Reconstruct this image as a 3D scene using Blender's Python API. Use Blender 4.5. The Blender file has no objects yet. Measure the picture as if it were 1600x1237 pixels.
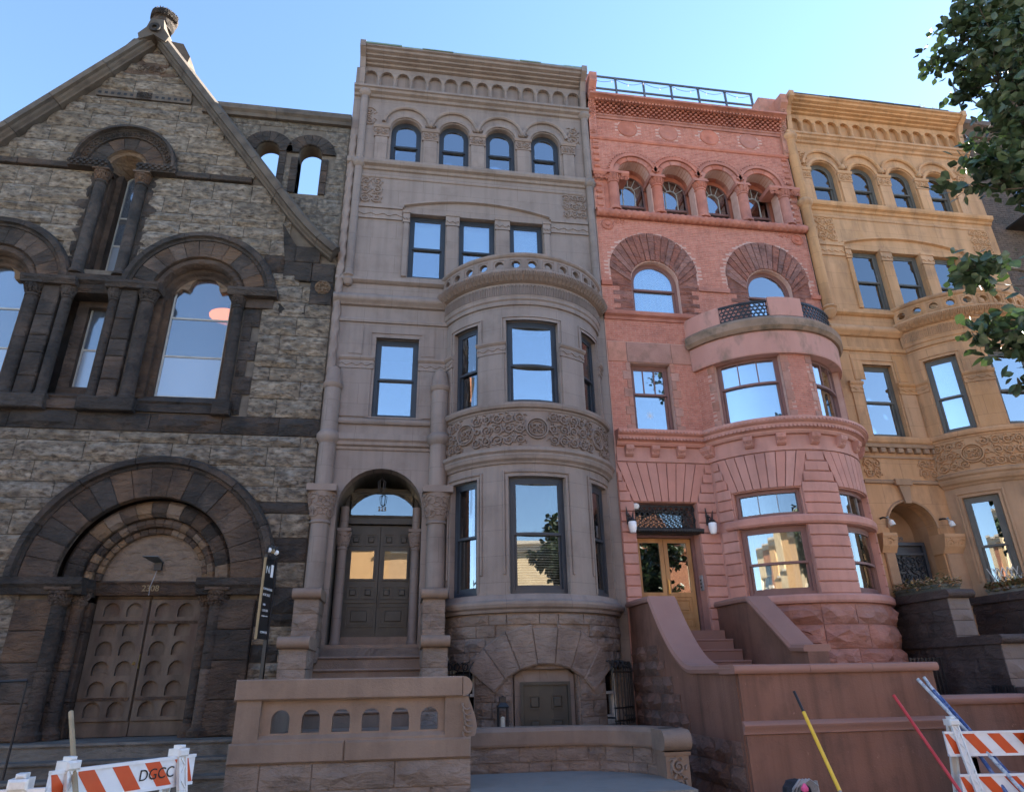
import bpy, bmesh, math, random
from math import sin, cos, pi, radians, atan2, sqrt, hypot
from mathutils import Vector, Matrix
SC = bpy.context.scene
COL = SC.collection
RN = random.Random(11)

# ------------------------------------------------------------------ camera
cam_d = bpy.data.cameras.new('camera'); cam = bpy.data.objects.new('camera', cam_d); COL.objects.link(cam)
cam_d.sensor_width = 36.0; cam_d.lens = 1041.63 / 1600 * 36.0
cam_d.clip_start = 0.05; cam_d.clip_end = 2000
YAW, PITCH, ROLL = .157998, .40095, -.018367
_r = Vector((cos(YAW), -sin(YAW), 0)); _f = Vector((sin(YAW), cos(YAW), 0)); _u = Vector((0, 0, 1))
_f2 = _f * cos(PITCH) + _u * sin(PITCH); _u2 = _u * cos(PITCH) - _f * sin(PITCH)
_r3 = _r * cos(ROLL) + _u2 * sin(ROLL); _u3 = _u2 * cos(ROLL) - _r * sin(ROLL)
mw = Matrix.Identity(4)
for i in range(3):
    mw[i][0] = _r3[i]; mw[i][1] = _u3[i]; mw[i][2] = -_f2[i]
mw[0][3], mw[1][3], mw[2][3] = 0, -13, 1.65
cam.matrix_world = mw
SC.camera = cam

# ------------------------------------------------------------------ sky and sun
SUN_AZ, SUN_EL = radians(72), radians(31)      # clockwise from +Y (behind the houses, to the right)
wd = bpy.data.worlds.new('World'); SC.world = wd; wd.use_nodes = True
wn = wd.node_tree; bg = wn.nodes['Background']
sky = wn.nodes.new('ShaderNodeTexSky'); sky.sky_type = 'NISHITA'; sky.sun_disc = False
sky.sun_elevation = SUN_EL; sky.sun_rotation = SUN_AZ
sky.air_density = 1.0; sky.dust_density = .06; sky.ozone_density = 3.2; sky.altitude = 0
wn.links.new(sky.outputs[0], bg.inputs[0]); bg.inputs[1].default_value = 0.062
sl = bpy.data.lights.new('sun', 'SUN'); sun = bpy.data.objects.new('sun', sl); COL.objects.link(sun)
sl.energy = 5.0; sl.angle = radians(.5); sl.color = (1, .90, .76)
sd = Vector((sin(SUN_AZ) * cos(SUN_EL), cos(SUN_AZ) * cos(SUN_EL), sin(SUN_EL)))
sun.rotation_euler = sd.to_track_quat('Z', 'Y').to_euler()
sun.location = (30, 30, 40)
SC.view_settings.view_transform = 'Standard'; SC.view_settings.look = 'None'
SC.view_settings.exposure = 3.0; SC.view_settings.gamma = 1.0
SC.view_settings.use_curve_mapping = False

# ------------------------------------------------------------------ materials
MAT = {}
def mat(name, c1, c2=None, rough=.75, nscale=3.0, var=.0, bump=.0, bscale=30.0, metal=0.0, stain=None, sscale=1.2,
        sfac=.5, stretch=1.0, spec=.4, bump2=0.0, joints=None, streak=0.0, chips=None):
    """Noise-mixed colour, per-object variation, stains with a shape of their own, fine relief."""
    m = bpy.data.materials.new(name); m.use_nodes = True; nt = m.node_tree; N = nt.nodes; L = nt.links
    b = N['Principled BSDF']; b.inputs['Roughness'].default_value = rough; b.inputs['Metallic'].default_value = metal
    b.inputs['Specular IOR Level'].default_value = spec
    geo = N.new('ShaderNodeNewGeometry'); mp = N.new('ShaderNodeMapping'); L.new(geo.outputs['Position'], mp.inputs[0])
    mp.inputs['Scale'].default_value = (1, 1, stretch)
    c2 = c2 or c1
    tn = N.new('ShaderNodeTexNoise'); tn.inputs['Scale'].default_value = nscale; tn.inputs['Detail'].default_value = 5
    L.new(mp.outputs[0], tn.inputs[0])
    rp = N.new('ShaderNodeValToRGB'); rp.color_ramp.elements[0].position = .33; rp.color_ramp.elements[1].position = .67
    rp.color_ramp.elements[0].color = (*c1, 1); rp.color_ramp.elements[1].color = (*c2, 1)
    L.new(tn.outputs[0], rp.inputs[0]); col = rp.outputs[0]
    if stain:
        ts = N.new('ShaderNodeTexNoise'); ts.inputs['Scale'].default_value = sscale; ts.inputs['Detail'].default_value = 8
        ts.inputs['Roughness'].default_value = .65
        L.new(mp.outputs[0], ts.inputs[0])
        r2 = N.new('ShaderNodeValToRGB'); r2.color_ramp.elements[0].position = .5; r2.color_ramp.elements[1].position = .68
        r2.color_ramp.elements[0].color = (0, 0, 0, 1); r2.color_ramp.elements[1].color = (sfac, sfac, sfac, 1)
        L.new(ts.outputs[0], r2.inputs[0])
        mx = N.new('ShaderNodeMix'); mx.data_type = 'RGBA'; L.new(r2.outputs[0], mx.inputs[0])
        L.new(col, mx.inputs[6]); mx.inputs[7].default_value = (*stain, 1); col = mx.outputs[2]
    if streak:        # rain streaks
        ms = N.new('ShaderNodeMapping'); ms.inputs['Scale'].default_value = (5.5, 5.5, .35); L.new(geo.outputs['Position'], ms.inputs[0])
        t3 = N.new('ShaderNodeTexNoise'); t3.inputs['Scale'].default_value = 1.0; t3.inputs['Detail'].default_value = 6; t3.inputs['Roughness'].default_value = .6; L.new(ms.outputs[0], t3.inputs[0])
        m3 = N.new('ShaderNodeMapRange'); m3.inputs['From Min'].default_value = .45; m3.inputs['From Max'].default_value = .72; m3.inputs['To Min'].default_value = 1; m3.inputs['To Max'].default_value = 1 - streak; L.new(t3.outputs[0], m3.inputs[0])
        h3 = N.new('ShaderNodeHueSaturation'); L.new(m3.outputs[0], h3.inputs['Value']); L.new(col, h3.inputs['Color']); col = h3.outputs[0]
    if chips:         # small chips and scuffs
        t4 = N.new('ShaderNodeTexNoise'); t4.inputs['Scale'].default_value = 9; t4.inputs['Detail'].default_value = 9; t4.inputs['Roughness'].default_value = .7; L.new(geo.outputs['Position'], t4.inputs[0])
        m4 = N.new('ShaderNodeMapRange'); m4.inputs['From Min'].default_value = .64; m4.inputs['From Max'].default_value = .68; m4.inputs['To Max'].default_value = .75; L.new(t4.outputs[0], m4.inputs[0])
        q4 = N.new('ShaderNodeMix'); q4.data_type = 'RGBA'; L.new(m4.outputs[0], q4.inputs[0]); L.new(col, q4.inputs[6]); q4.inputs[7].default_value = (*chips, 1); col = q4.outputs[2]
    if joints:        # hairline block joints under the paint
        mj = N.new('ShaderNodeMapping'); mj.inputs['Rotation'].default_value = (radians(-90), 0, 0); L.new(geo.outputs['Position'], mj.inputs[0])
        br = N.new('ShaderNodeTexBrick'); br.inputs['Scale'].default_value = 1.0; br.inputs['Mortar Size'].default_value = .004; br.inputs['Mortar Smooth'].default_value = .4
        br.inputs['Brick Width'].default_value = joints[0]; br.inputs['Row Height'].default_value = joints[1]
        br.inputs['Color1'].default_value = (1, 1, 1, 1); br.inputs['Color2'].default_value = (.93, .93, .93, 1); br.inputs['Mortar'].default_value = (.55, .55, .55, 1)
        L.new(mj.outputs[0], br.inputs[0])
        mq = N.new('ShaderNodeMix'); mq.data_type = 'RGBA'; mq.blend_type = 'MULTIPLY'; mq.inputs[0].default_value = 1; L.new(col, mq.inputs[6]); L.new(br.outputs[0], mq.inputs[7]); col = mq.outputs[2]
    if var:
        oi = N.new('ShaderNodeObjectInfo'); mr = N.new('ShaderNodeMapRange')
        mr.inputs['To Min'].default_value = 1 - var; mr.inputs['To Max'].default_value = 1 + var
        L.new(oi.outputs['Random'], mr.inputs[0])
        hs = N.new('ShaderNodeHueSaturation'); L.new(mr.outputs[0], hs.inputs['Value']); L.new(col, hs.inputs['Color'])
        ma = N.new('ShaderNodeMath'); ma.operation = 'FRACT'; mm = N.new('ShaderNodeMath'); mm.operation = 'MULTIPLY'
        mm.inputs[1].default_value = 7.13; L.new(oi.outputs['Random'], mm.inputs[0]); L.new(mm.outputs[0], ma.inputs[0])
        m2 = N.new('ShaderNodeMapRange'); m2.inputs['To Min'].default_value = 1 - var; m2.inputs['To Max'].default_value = 1 + var
        L.new(ma.outputs[0], m2.inputs[0]); L.new(m2.outputs[0], hs.inputs['Saturation']); col = hs.outputs[0]
    L.new(col, b.inputs['Base Color'])
    if bump:
        tb = N.new('ShaderNodeTexNoise'); tb.inputs['Scale'].default_value = bscale; tb.inputs['Detail'].default_value = 6
        tb.inputs['Roughness'].default_value = .65
        L.new(geo.outputs['Position'], tb.inputs[0])
        bp = N.new('ShaderNodeBump'); bp.inputs['Strength'].default_value = min(1, bump * 1.0); bp.inputs['Distance'].default_value = .012
        L.new(tb.outputs[0], bp.inputs['Height'])
        if bump2:        # broken, horizontally bedded stone under the fine grain
            m2_ = N.new('ShaderNodeMapping'); m2_.inputs['Scale'].default_value = (1, 1, 2.6); L.new(geo.outputs['Position'], m2_.inputs[0])
            t2 = N.new('ShaderNodeTexNoise'); t2.inputs['Scale'].default_value = 4.2; t2.inputs['Detail'].default_value = 7; t2.inputs['Roughness'].default_value = .62; t2.inputs['Distortion'].default_value = .6
            L.new(m2_.outputs[0], t2.inputs[0])
            b2 = N.new('ShaderNodeBump'); b2.inputs['Strength'].default_value = 1; b2.inputs['Distance'].default_value = .16 * bump2
            L.new(t2.outputs[0], b2.inputs['Height']); L.new(b2.outputs[0], bp.inputs['Normal'])
        L.new(bp.outputs[0], b.inputs['Normal'])
    MAT[name] = m
    return m

def glass(name, refl=.55, tint=(.75, .85, .9), rough=.01, wav=.0, diff=None, see=0.0):
    m = bpy.data.materials.new(name); m.use_nodes = True; nt = m.node_tree; N = nt.nodes; L = nt.links
    out = N['Material Output']; N.remove(N['Principled BSDF'])
    g = N.new('ShaderNodeBsdfGlossy'); g.inputs['Roughness'].default_value = rough; g.inputs['Color'].default_value = (.95, .97, 1, 1)
    if diff:
        t = N.new('ShaderNodeBsdfDiffuse'); t.inputs[0].default_value = (*diff, 1)
    else:
        t = N.new('ShaderNodeBsdfTransparent'); t.inputs[0].default_value = (*tint, 1)
    if see:
        t0 = t; tt = N.new('ShaderNodeBsdfTransparent'); t = N.new('ShaderNodeMixShader'); t.inputs[0].default_value = see; L.new(t0.outputs[0], t.inputs[1]); L.new(tt.outputs[0], t.inputs[2])
    fr = N.new('ShaderNodeFresnel'); fr.inputs['IOR'].default_value = 1.5
    mr = N.new('ShaderNodeMapRange'); mr.inputs['To Min'].default_value = refl; mr.inputs['To Max'].default_value = 1
    L.new(fr.outputs[0], mr.inputs[0])
    mx = N.new('ShaderNodeMixShader'); L.new(mr.outputs[0], mx.inputs[0]); L.new(t.outputs[0], mx.inputs[1]); L.new(g.outputs[0], mx.inputs[2])
    if wav:
        geo = N.new('ShaderNodeNewGeometry'); tb = N.new('ShaderNodeTexNoise'); tb.inputs['Scale'].default_value = 1.7; tb.inputs['Detail'].default_value = 1
        L.new(geo.outputs['Position'], tb.inputs[0])
        bp = N.new('ShaderNodeBump'); bp.inputs['Strength'].default_value = wav; bp.inputs['Distance'].default_value = .02
        L.new(tb.outputs[0], bp.inputs['Height']); L.new(bp.outputs[0], g.inputs['Normal'])
    L.new(mx.outputs[0], out.inputs[0]); MAT[name] = m
    return m

def emis(name, c, s):
    m = bpy.data.materials.new(name); m.use_nodes = True; b = m.node_tree.nodes['Principled BSDF']
    b.inputs['Base Color'].default_value = (*c, 1); b.inputs['Emission Color'].default_value = (*c, 1); b.inputs['Emission Strength'].default_value = s
    MAT[name] = m; return m

# church
mat('church_ashlar', (.078, .062, .049), (.315, .264, .206), .9, 9, .13, 1, 26, stain=(.040, .031, .025), sscale=4.5, sfac=.95, bump2=.8, stretch=1.8)
mat('church_mortar', (.085, .072, .060), (.125, .107, .088), .95, 6, 0, .6, 40)
mat('church_dark', (.018, .016, .015), (.052, .040, .033), .85, 2.2, .2, 1, 24, stain=(.115, .077, .055), sscale=1.9, sfac=.5, bump2=.7)
mat('church_brown', (.052, .036, .028), (.118, .078, .054), .85, 2.0, .2, 1, 22, stain=(.026, .021, .019), sscale=1.9, sfac=.85, bump2=.7)
mat('church_tan', (.13, .088, .058), (.22, .152, .10), .85, 2.5, .2, 1, 24, stain=(.06, .042, .034), sscale=2.5, sfac=.7, bump2=.7)
mat('church_cope', (.055, .044, .036), (.118, .096, .076), .85, 3, .15, .9, 30, stain=(.06, .055, .05), sscale=3.0, sfac=.7)
mat('church_wing', (.070, .060, .050), (.205, .178, .146), .9, 9, .15, 1, 26, stain=(.06, .053, .046), sscale=5, sfac=.85, bump2=.8)
mat('old_wood', (.062, .046, .036), (.130, .100, .076), .8, 4, .0, .8, 16, stain=(.075, .042, .033), sscale=2.6, sfac=.85, stretch=.35)
mat('blue_sash', (.30, .31, .30), (.40, .40, .38), .6, 5, bump=.2)
# grey house
mat('grey_paint', (.202, .160, .140), (.230, .185, .163), .62, 1.6, .05, .35, 60, stain=(.152, .117, .099), sscale=1.4, sfac=.7, streak=.22, joints=(1.15, .46))
mat('grey_carve', (.178, .136, .115), (.212, .165, .142), .66, 3, .02, .4, 50)
mat('grey_rock', (.160, .119, .097), (.235, .178, .146), .7, 3, .09, .8, 30, stain=(.098, .072, .058), sscale=2.4, sfac=.7, bump2=.35)
mat('grey_stoop', (.180, .127, .098), (.215, .155, .121), .7, 2.2, .06, .5, 40, stain=(.130, .092, .072), sscale=1.7, sfac=.7, streak=.15)
mat('black_sash', (.022, .027, .037), (.030, .036, .048), .42, 4, bump=.1)
mat('door_grey', (.040, .037, .032), (.058, .054, .047), .5, 5, bump=.2, bscale=20)
mat('door_olive', (.042, .038, .031), (.052, .047, .038), .5, 5)
# red house
mat('red_brick', (.40, .150, .108), (.50, .215, .160), .85, 9, .0, .5, 60, stain=(.29, .112, .088), sscale=2.4, sfac=.7)
mat('red_mortar', (.46, .28, .235), (.53, .34, .29), .9, 6, bump=.3)
mat('red_stone', (.33, .12, .085), (.44, .175, .125), .8, 3, .1, .7, 36, stain=(.22, .085, .065), sscale=2, sfac=.7)
mat('red_lintel', (.34, .165, .125), (.42, .215, .165), .8, 2.4, .12, .6, 36, stain=(.22, .12, .085), sscale=2.6, sfac=.8)
mat('red_voussoir', (.21, .088, .068), (.32, .140, .105), .85, 3.4, .12, 1, 40, stain=(.10, .045, .036), sscale=3.6, sfac=.7, bump2=.7)
mat('pink_paint', (.43, .212, .170), (.50, .250, .204), .7, 1.8, .06, .45, 60, stain=(.32, .155, .132), sscale=1.6, sfac=.6, streak=.14, chips=(.34, .165, .135))
mat('pink_stain', (.43, .215, .175), (.50, .265, .22), .78, 1.4, .03, .5, 50, stain=(.20, .135, .10), sscale=2.3, sfac=.85, stretch=.5)
mat('stained_coping', (.20, .135, .095), (.31, .21, .155), .85, 2.2, .05, .6, 40, stain=(.075, .065, .045), sscale=2, sfac=.9)
mat('red_rock', (.30, .140, .108), (.40, .19, .15), .75, 2.6, .09, .8, 30, stain=(.21, .095, .074), sscale=2, sfac=.6, bump2=.3)
mat('red_stucco', (.168, .080, .056), (.205, .100, .072), .75, 1.6, .05, .5, 40, stain=(.120, .060, .044), sscale=2.0, sfac=.85, streak=.35, chips=(.27, .145, .11))
mat('red_dark_rock', (.115, .068, .054), (.19, .098, .074), .8, 2.6, .10, .8, 30, stain=(.085, .052, .042), sscale=1.5, sfac=.7, bump2=.35)
mat('red_coping', (.24, .125, .10), (.28, .15, .12), .7, 1.4, .02, .35, 60)
mat('maroon_sash', (.17, .085, .075), (.20, .10, .088), .55, 4, bump=.15)
mat('oak', (.32, .155, .058), (.46, .25, .10), .42, 5, .0, .3, 14, stain=(.27, .125, .036), sscale=3, sfac=.6, stretch=.25)
# yellow house
mat('yellow_stone', (.445, .238, .112), (.540, .302, .155), .75, 1.8, .06, .5, 50, stain=(.285, .160, .086), sscale=1.7, sfac=.8, stretch=.5, streak=.25, joints=(1.15, .46))
mat('yellow_carve', (.39, .222, .117), (.47, .275, .15), .78, 3, .02, .5, 50)
mat('tan_lower', (.31, .187, .108), (.38, .232, .138), .75, 1.8, .04, .4, 50, stain=(.21, .13, .085), sscale=1.6, sfac=.6, streak=.2)
mat('yellow_rock', (.30, .18, .10), (.36, .22, .13), .8, 3, .08, .7, 30)
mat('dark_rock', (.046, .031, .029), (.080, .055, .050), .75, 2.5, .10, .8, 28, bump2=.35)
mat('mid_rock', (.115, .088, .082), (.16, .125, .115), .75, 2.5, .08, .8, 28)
mat('grey_sash', (.085, .082, .075), (.11, .105, .095), .5, 4)
# shared
mat('iron', (.012, .012, .014), (.02, .02, .022), .45, 6)
mat('iron_rail', (.05, .06, .07), (.08, .09, .10), .5, 6)
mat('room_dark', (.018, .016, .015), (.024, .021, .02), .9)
mat('white_blind', (.62, .64, .66), (.70, .71, .72), .7, 2)
mat('cream_blind', (.50, .47, .38), (.56, .52, .43), .7, 2)
mat('curtain_cloth', (.55, .52, .46), (.66, .63, .57), .8, 3)
mat('shutter_wood', (.24, .115, .045), (.32, .16, .065), .5, 4, stretch=.3)
mat('brass', (.65, .42, .14), (.75, .5, .2), .3, 6, metal=.9)
mat('white_plastic', (.62, .63, .63), (.74, .74, .73), .45, 5, 0, .2, 30, stain=(.38, .36, .33), sscale=5, sfac=.6)
mat('reflective_white', (.66, .68, .72), (.72, .73, .76), .35, 6, stain=(.55, .55, .56), sscale=7, sfac=.5)
mat('reflective_orange', (.50, .055, .010), (.58, .075, .014), .35, 6, stain=(.5, .08, .02), sscale=7, sfac=.5)
mat('ink', (.01, .01, .01), rough=.6)
mat('sign_black', (.008, .009, .011), (.012, .013, .015), .35, 6)
mat('sign_white', (.75, .76, .78), rough=.5)
mat('gold_edge', (.20, .14, .07), (.26, .19, .10), .5, 6)
mat('yellow_pole', (.70, .42, .03), (.76, .48, .05), .4, 6)
mat('red_pole', (.42, .03, .035), (.50, .045, .05), .4, 6)
mat('blue_pole', (.02, .055, .20), (.03, .075, .26), .38, 9, stain=(.4, .45, .52), sscale=18, sfac=.55)
mat('pole_white', (.30, .36, .43), (.50, .55, .60), .4, 14, stain=(.04, .08, .20), sscale=30, sfac=.9)
mat('stick_wood', (.25, .19, .11), (.34, .26, .16), .7, 8, bump=.3)
mat('milk_glass', (.74, .76, .80), (.80, .82, .85), .25, 3)
mat('black_cloth', (.012, .013, .018), (.03, .032, .042), .85, 14, bump=.5)
mat('pink_cloth', (.62, .08, .22), (.7, .12, .28), .8, 8)
mat('grey_strap', (.18, .18, .19), (.28, .28, .29), .6, 8)
mat('bluestone', (.165, .160, .152), (.215, .208, .198), .65, 2, .0, .3, 40, stain=(.12, .115, .11), sscale=2, sfac=.6)
mat('asphalt', (.045, .045, .047), (.065, .064, .062), .9, 8, bump=.6, bscale=120)
mat('concrete', (.30, .29, .27), (.38, .365, .34), .9, 2, .05, .4, 60, stain=(.22, .21, .195), sscale=1.2, sfac=.6)
mat('pavement_grey', (.17, .162, .15), (.22, .21, .195), .9, 2, .05, .4, 60, stain=(.075, .073, .07), sscale=1.2, sfac=.6)
mat('worn_step', (.095, .086, .077), (.155, .142, .126), .85, 4, .08, .8, 30, stain=(.06, .053, .047), sscale=2.5, sfac=.8, bump2=.3)
mat('kerbstone', (.25, .25, .25), (.32, .32, .31), .85, 4, .08, .4, 50)
mat('roofing', (.05, .05, .05), (.08, .08, .078), .9, 3)
mat('copper_edge', (.12, .19, .16), (.18, .26, .22), .7, 4)
mat('bark', (.075, .058, .045), (.13, .10, .08), .9, 9, bump=.9, bscale=30, stretch=.3)
mat('leaf', (.022, .042, .022), (.060, .092, .038), .42, 9, .35, .15, 30)
_n = MAT['leaf'].node_tree; _o = _n.nodes['Material Output']; _b = _n.nodes['Principled BSDF']; _t = _n.nodes.new('ShaderNodeBsdfTranslucent'); _t.inputs[0].default_value = (.06, .11, .03, 1)
_m = _n.nodes.new('ShaderNodeMixShader'); _m.inputs[0].default_value = .10; _n.links.new(_b.outputs[0], _m.inputs[1]); _n.links.new(_t.outputs[0], _m.inputs[2]); _n.links.new(_m.outputs[0], _o.inputs[0])
mat('autumn', (.30, .09, .03), (.38, .26, .07), .6, 12, .3)
mat('stem_green', (.10, .12, .04), (.19, .19, .06), .6, 12, .3)
mat('planter_stone', (.17, .165, .15), (.24, .23, .21), .85, 4, bump=.6, stain=(.10, .11, .085), sscale=3, sfac=.7)
mat('planter_green', (.055, .062, .055), (.09, .095, .08), .8, 4, bump=.5, stain=(.12, .115, .10), sscale=4, sfac=.6)
mat('far_cream', (.56, .44, .28), (.62, .50, .33), .85, 1.2, .05, stain=(.40, .31, .20), sscale=.8, sfac=.4)
mat('far_brick', (.33, .14, .08), (.40, .18, .10), .85, 2, .05, stain=(.27, .115, .07), sscale=.8, sfac=.4)
mat('far_ochre', (.52, .32, .16), (.58, .36, .18), .85, 2, .05)
mat('far_trim', (.55, .50, .42), rough=.8)
mat('slate', (.06, .06, .065), (.09, .09, .09), .8, 3)
mat('dark_brick', (.085, .062, .052), (.13, .092, .074), .88, 6, .0, .6, 50, stain=(.055, .043, .038), sscale=1.3, sfac=.6)
mat('plastic_sheet', (.55, .60, .66), (.65, .70, .76), .3, 3)
mat('shop_green', (.02, .10, .07), (.03, .13, .09), .6, 4)
glass('pane', .33, wav=.09)
glass('pane_low', .16, (.75, .77, .75), wav=.07)
glass('pane_dark', .15, (.62, .65, .67), wav=.05)
glass('church_pane', .15, rough=.10, diff=(.105, .135, .18), wav=.01, see=.4)
glass('church_pane_top', .13, rough=.08, diff=(.12, .155, .21), wav=.01, see=.72)
glass('church_pane_pale', .15, rough=.18, diff=(.24, .285, .35), wav=.01, see=.1)
emis('glow_orange', (1.0, .26, .02), .42)

# ------------------------------------------------------------------ surfaces: (u along, v up, n outwards) -> world
def flat(Y=0.0, dx=0.0): return lambda u, v, n: (u + dx, Y - n, v)
def bay(cx, cy, Rr): return lambda u, v, n: (cx + (Rr + n) * sin(u / Rr), cy - (Rr + n) * cos(u / Rr), v)
def left_face(X): return lambda u, v, n: (X - n, u, v)          # wall that looks to -x; u runs along y
def right_face(X): return lambda u, v, n: (X + n, u, v)
def turned(ox, oy, ang, oz=0.0):
    c, s = cos(ang), sin(ang)
    return lambda u, v, n: (ox + u * c + n * s, oy + u * s - n * c, oz + v)
def colmap(cx, cy, rf): return lambda u, v, n: (cx + (rf(v) + n) * sin(u), cy - (rf(v) + n) * cos(u), v)

WL = {}
def clean_tri(pts): return pts
class MB:
    def __init__(s, S=None): s.v = []; s.f = []; s.S = S or flat()
    def pts(s, P):
        k = len(s.v); s.v += [s.S(*p) for p in P]; return k
    def raw(s, P):
        k = len(s.v); s.v += [tuple(p) for p in P]; return k
    def box(s, u0, u1, v0, v1, n0, n1, seg=1, c=0.0):
        """box, c = chamfer of the front edges"""
        for i in range(seg):
            a = u0 + (u1 - u0) * i / seg; b = u0 + (u1 - u0) * (i + 1) / seg
            la = c if i == 0 else 0; lb = c if i == seg - 1 else 0
            if c:
                k = s.pts([(a, v0, n0), (b, v0, n0), (b, v1, n0), (a, v1, n0), (a, v0, n1 - c), (b, v0, n1 - c), (b, v1, n1 - c), (a, v1, n1 - c),
                           (a + la, v0 + c, n1), (b - lb, v0 + c, n1), (b - lb, v1 - c, n1), (a + la, v1 - c, n1)])
                s.f += [(k, k+3, k+2, k+1), (k, k+1, k+5, k+4), (k+3, k+7, k+6, k+2), (k+4, k+5, k+9, k+8), (k+7, k+11, k+10, k+6), (k+8, k+9, k+10, k+11)]
                if i == 0: s.f += [(k, k+4, k+7, k+3), (k+4, k+8, k+11, k+7)]
                if i == seg - 1: s.f += [(k+1, k+2, k+6, k+5), (k+5, k+6, k+10, k+9)]
            else:
                k = s.pts([(a, v0, n0), (b, v0, n0), (b, v1, n0), (a, v1, n0), (a, v0, n1), (b, v0, n1), (b, v1, n1), (a, v1, n1)])
                s.f += [(k, k+3, k+2, k+1), (k, k+1, k+5, k+4), (k+3, k+7, k+6, k+2), (k+4, k+5, k+6, k+7)]
                if i == 0: s.f.append((k, k+4, k+7, k+3))
                if i == seg - 1: s.f.append((k+1, k+2, k+6, k+5))
        return s
    def rock(s, u0, u1, v0, v1, n0, n1, e=.012, nu=None, nv=None):
        """rock-faced block: drafted edge and a broken face"""
        w, h = u1 - u0, v1 - v0
        nu = nu or max(2, min(5, int(w / .13 + .5))); nv = nv or max(2, min(4, int(h / .11 + .5)))
        k = len(s.v); P = []
        for j in range(nv + 1):
            for i in range(nu + 1):
                edge = i in (0, nu) or j in (0, nv)
                fu = i / nu; fv = j / nv
                if not edge: fu += RN.uniform(-.3, .3) / nu; fv += RN.uniform(-.3, .3) / nv
                n = n0 + e + RN.uniform(0, .006) if edge else n0 + (n1 - n0) * RN.uniform(.35, 1.0)
                P.append((u0 + w * fu, v0 + h * fv, n))
        s.pts(P); q = nu + 1
        for j in range(nv):
            for i in range(nu):
                a = k + j * q + i
                if (i + j) % 2: s.f += [(a, a+1, a+q+1), (a, a+q+1, a+q)]
                else: s.f += [(a, a+1, a+q), (a+1, a+q+1, a+q)]
        ring = [k + i for i in range(q)] + [k + j * q + nu for j in range(1, nv + 1)] + [k + nv * q + i for i in range(nu - 1, -1, -1)] + [k + j * q for j in range(nv - 1, 0, -1)]
        back = [P[r - k] for r in ring]
        kb = s.pts([(p[0], p[1], n0 - .03) for p in back]); m = len(ring)
        for i in range(m): s.f.append((ring[i], kb + i, kb + (i + 1) % m, ring[(i + 1) % m]))
        return s
    def prism(s, poly, n0, n1, c=0.0):
        """extruded polygon; c = chamfer towards the centroid"""
        m = len(poly); k = s.pts([(p[0], p[1], n0) for p in poly])
        if c:
            cu = sum(p[0] for p in poly) / m; cv = sum(p[1] for p in poly) / m
            ins = []
            for p in poly:
                d = hypot(p[0] - cu, p[1] - cv) or 1; f = max(0, 1 - 1.3 * c / d)
                ins.append((cu + (p[0] - cu) * f, cv + (p[1] - cv) * f, n1))
            k2 = s.pts([(p[0], p[1], n1 - c) for p in poly]); k3 = s.pts(ins)
            for i in range(m):
                j = (i + 1) % m; s.f += [(k+i, k+j, k2+j, k2+i), (k2+i, k2+j, k3+j, k3+i)]
            s.f.append(tuple(range(k3, k3 + m)))
        else:
            k2 = s.pts([(p[0], p[1], n1) for p in poly])
            for i in range(m):
                j = (i + 1) % m; s.f.append((k+i, k+j, k2+j, k2+i))
            s.f.append(tuple(range(k2, k2 + m)))
        s.f.append(tuple(range(k + m - 1, k - 1, -1)))
        return s
    def arcband(s, cu, cv, r0, r1, a0, a1, n0, n1, seg=8, c=0.0):
        """ring segment with four sides; angles from +u, counter-clockwise"""
        pr = [(r0, n0), (r1, n0), (r1, n1), (r0, n1)]
        if c: pr = [(r0, n0), (r1, n0), (r1, n1 - c), (r1 - c, n1), (r0 + c, n1), (r0, n1 - c)]
        return s.arcmould(cu, cv, pr, a0, a1, seg, closed=True, inset=c)
    def arcmould(s, cu, cv, prof, a0, a1, seg=16, closed=False, inset=0.0, ky=1.0):
        m = len(prof); k = len(s.v)
        for i in range(seg + 1):
            a = a0 + (a1 - a0) * i / seg
            s.pts([(cu + r * cos(a), cv + ky * r * sin(a), n) for r, n in prof])
        for i in range(seg):
            for j in range(m if closed else m - 1):
                b = (j + 1) % m; s.f.append((k + i*m + j, k + (i+1)*m + j, k + (i+1)*m + b, k + i*m + b))
        if abs(abs(a1 - a0) - 2 * pi) > 1e-4:
            s.f.append(tuple(range(k, k + m))); s.f.append(tuple(range(k + seg*m + m - 1, k + seg*m - 1, -1)))
        return s
    def mould(s, u0, u1, prof, seg=1, caps=True):
        """profile [(n, v)] run along u"""
        m = len(prof); k = len(s.v)
        for i in range(seg + 1):
            u = u0 + (u1 - u0) * i / seg; s.pts([(u, v, n) for n, v in prof])
        for i in range(seg):
            for j in range(m - 1): s.f.append((k + i*m + j, k + (i+1)*m + j, k + (i+1)*m + j+1, k + i*m + j+1))
        if caps: s.f.append(tuple(range(k, k + m))); s.f.append(tuple(range(k + seg*m + m - 1, k + seg*m - 1, -1)))
        return s
    def vmould(s, v0, v1, prof):
        """profile [(u, n)] run along v"""
        m = len(prof); k = s.pts([(u, v0, n) for u, n in prof]); k2 = s.pts([(u, v1, n) for u, n in prof])
        for j in range(m - 1): s.f.append((k+j, k+j+1, k2+j+1, k2+j))
        s.f.append(tuple(range(k, k + m))); s.f.append(tuple(range(k2 + m - 1, k2 - 1, -1)))
        return s
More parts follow.
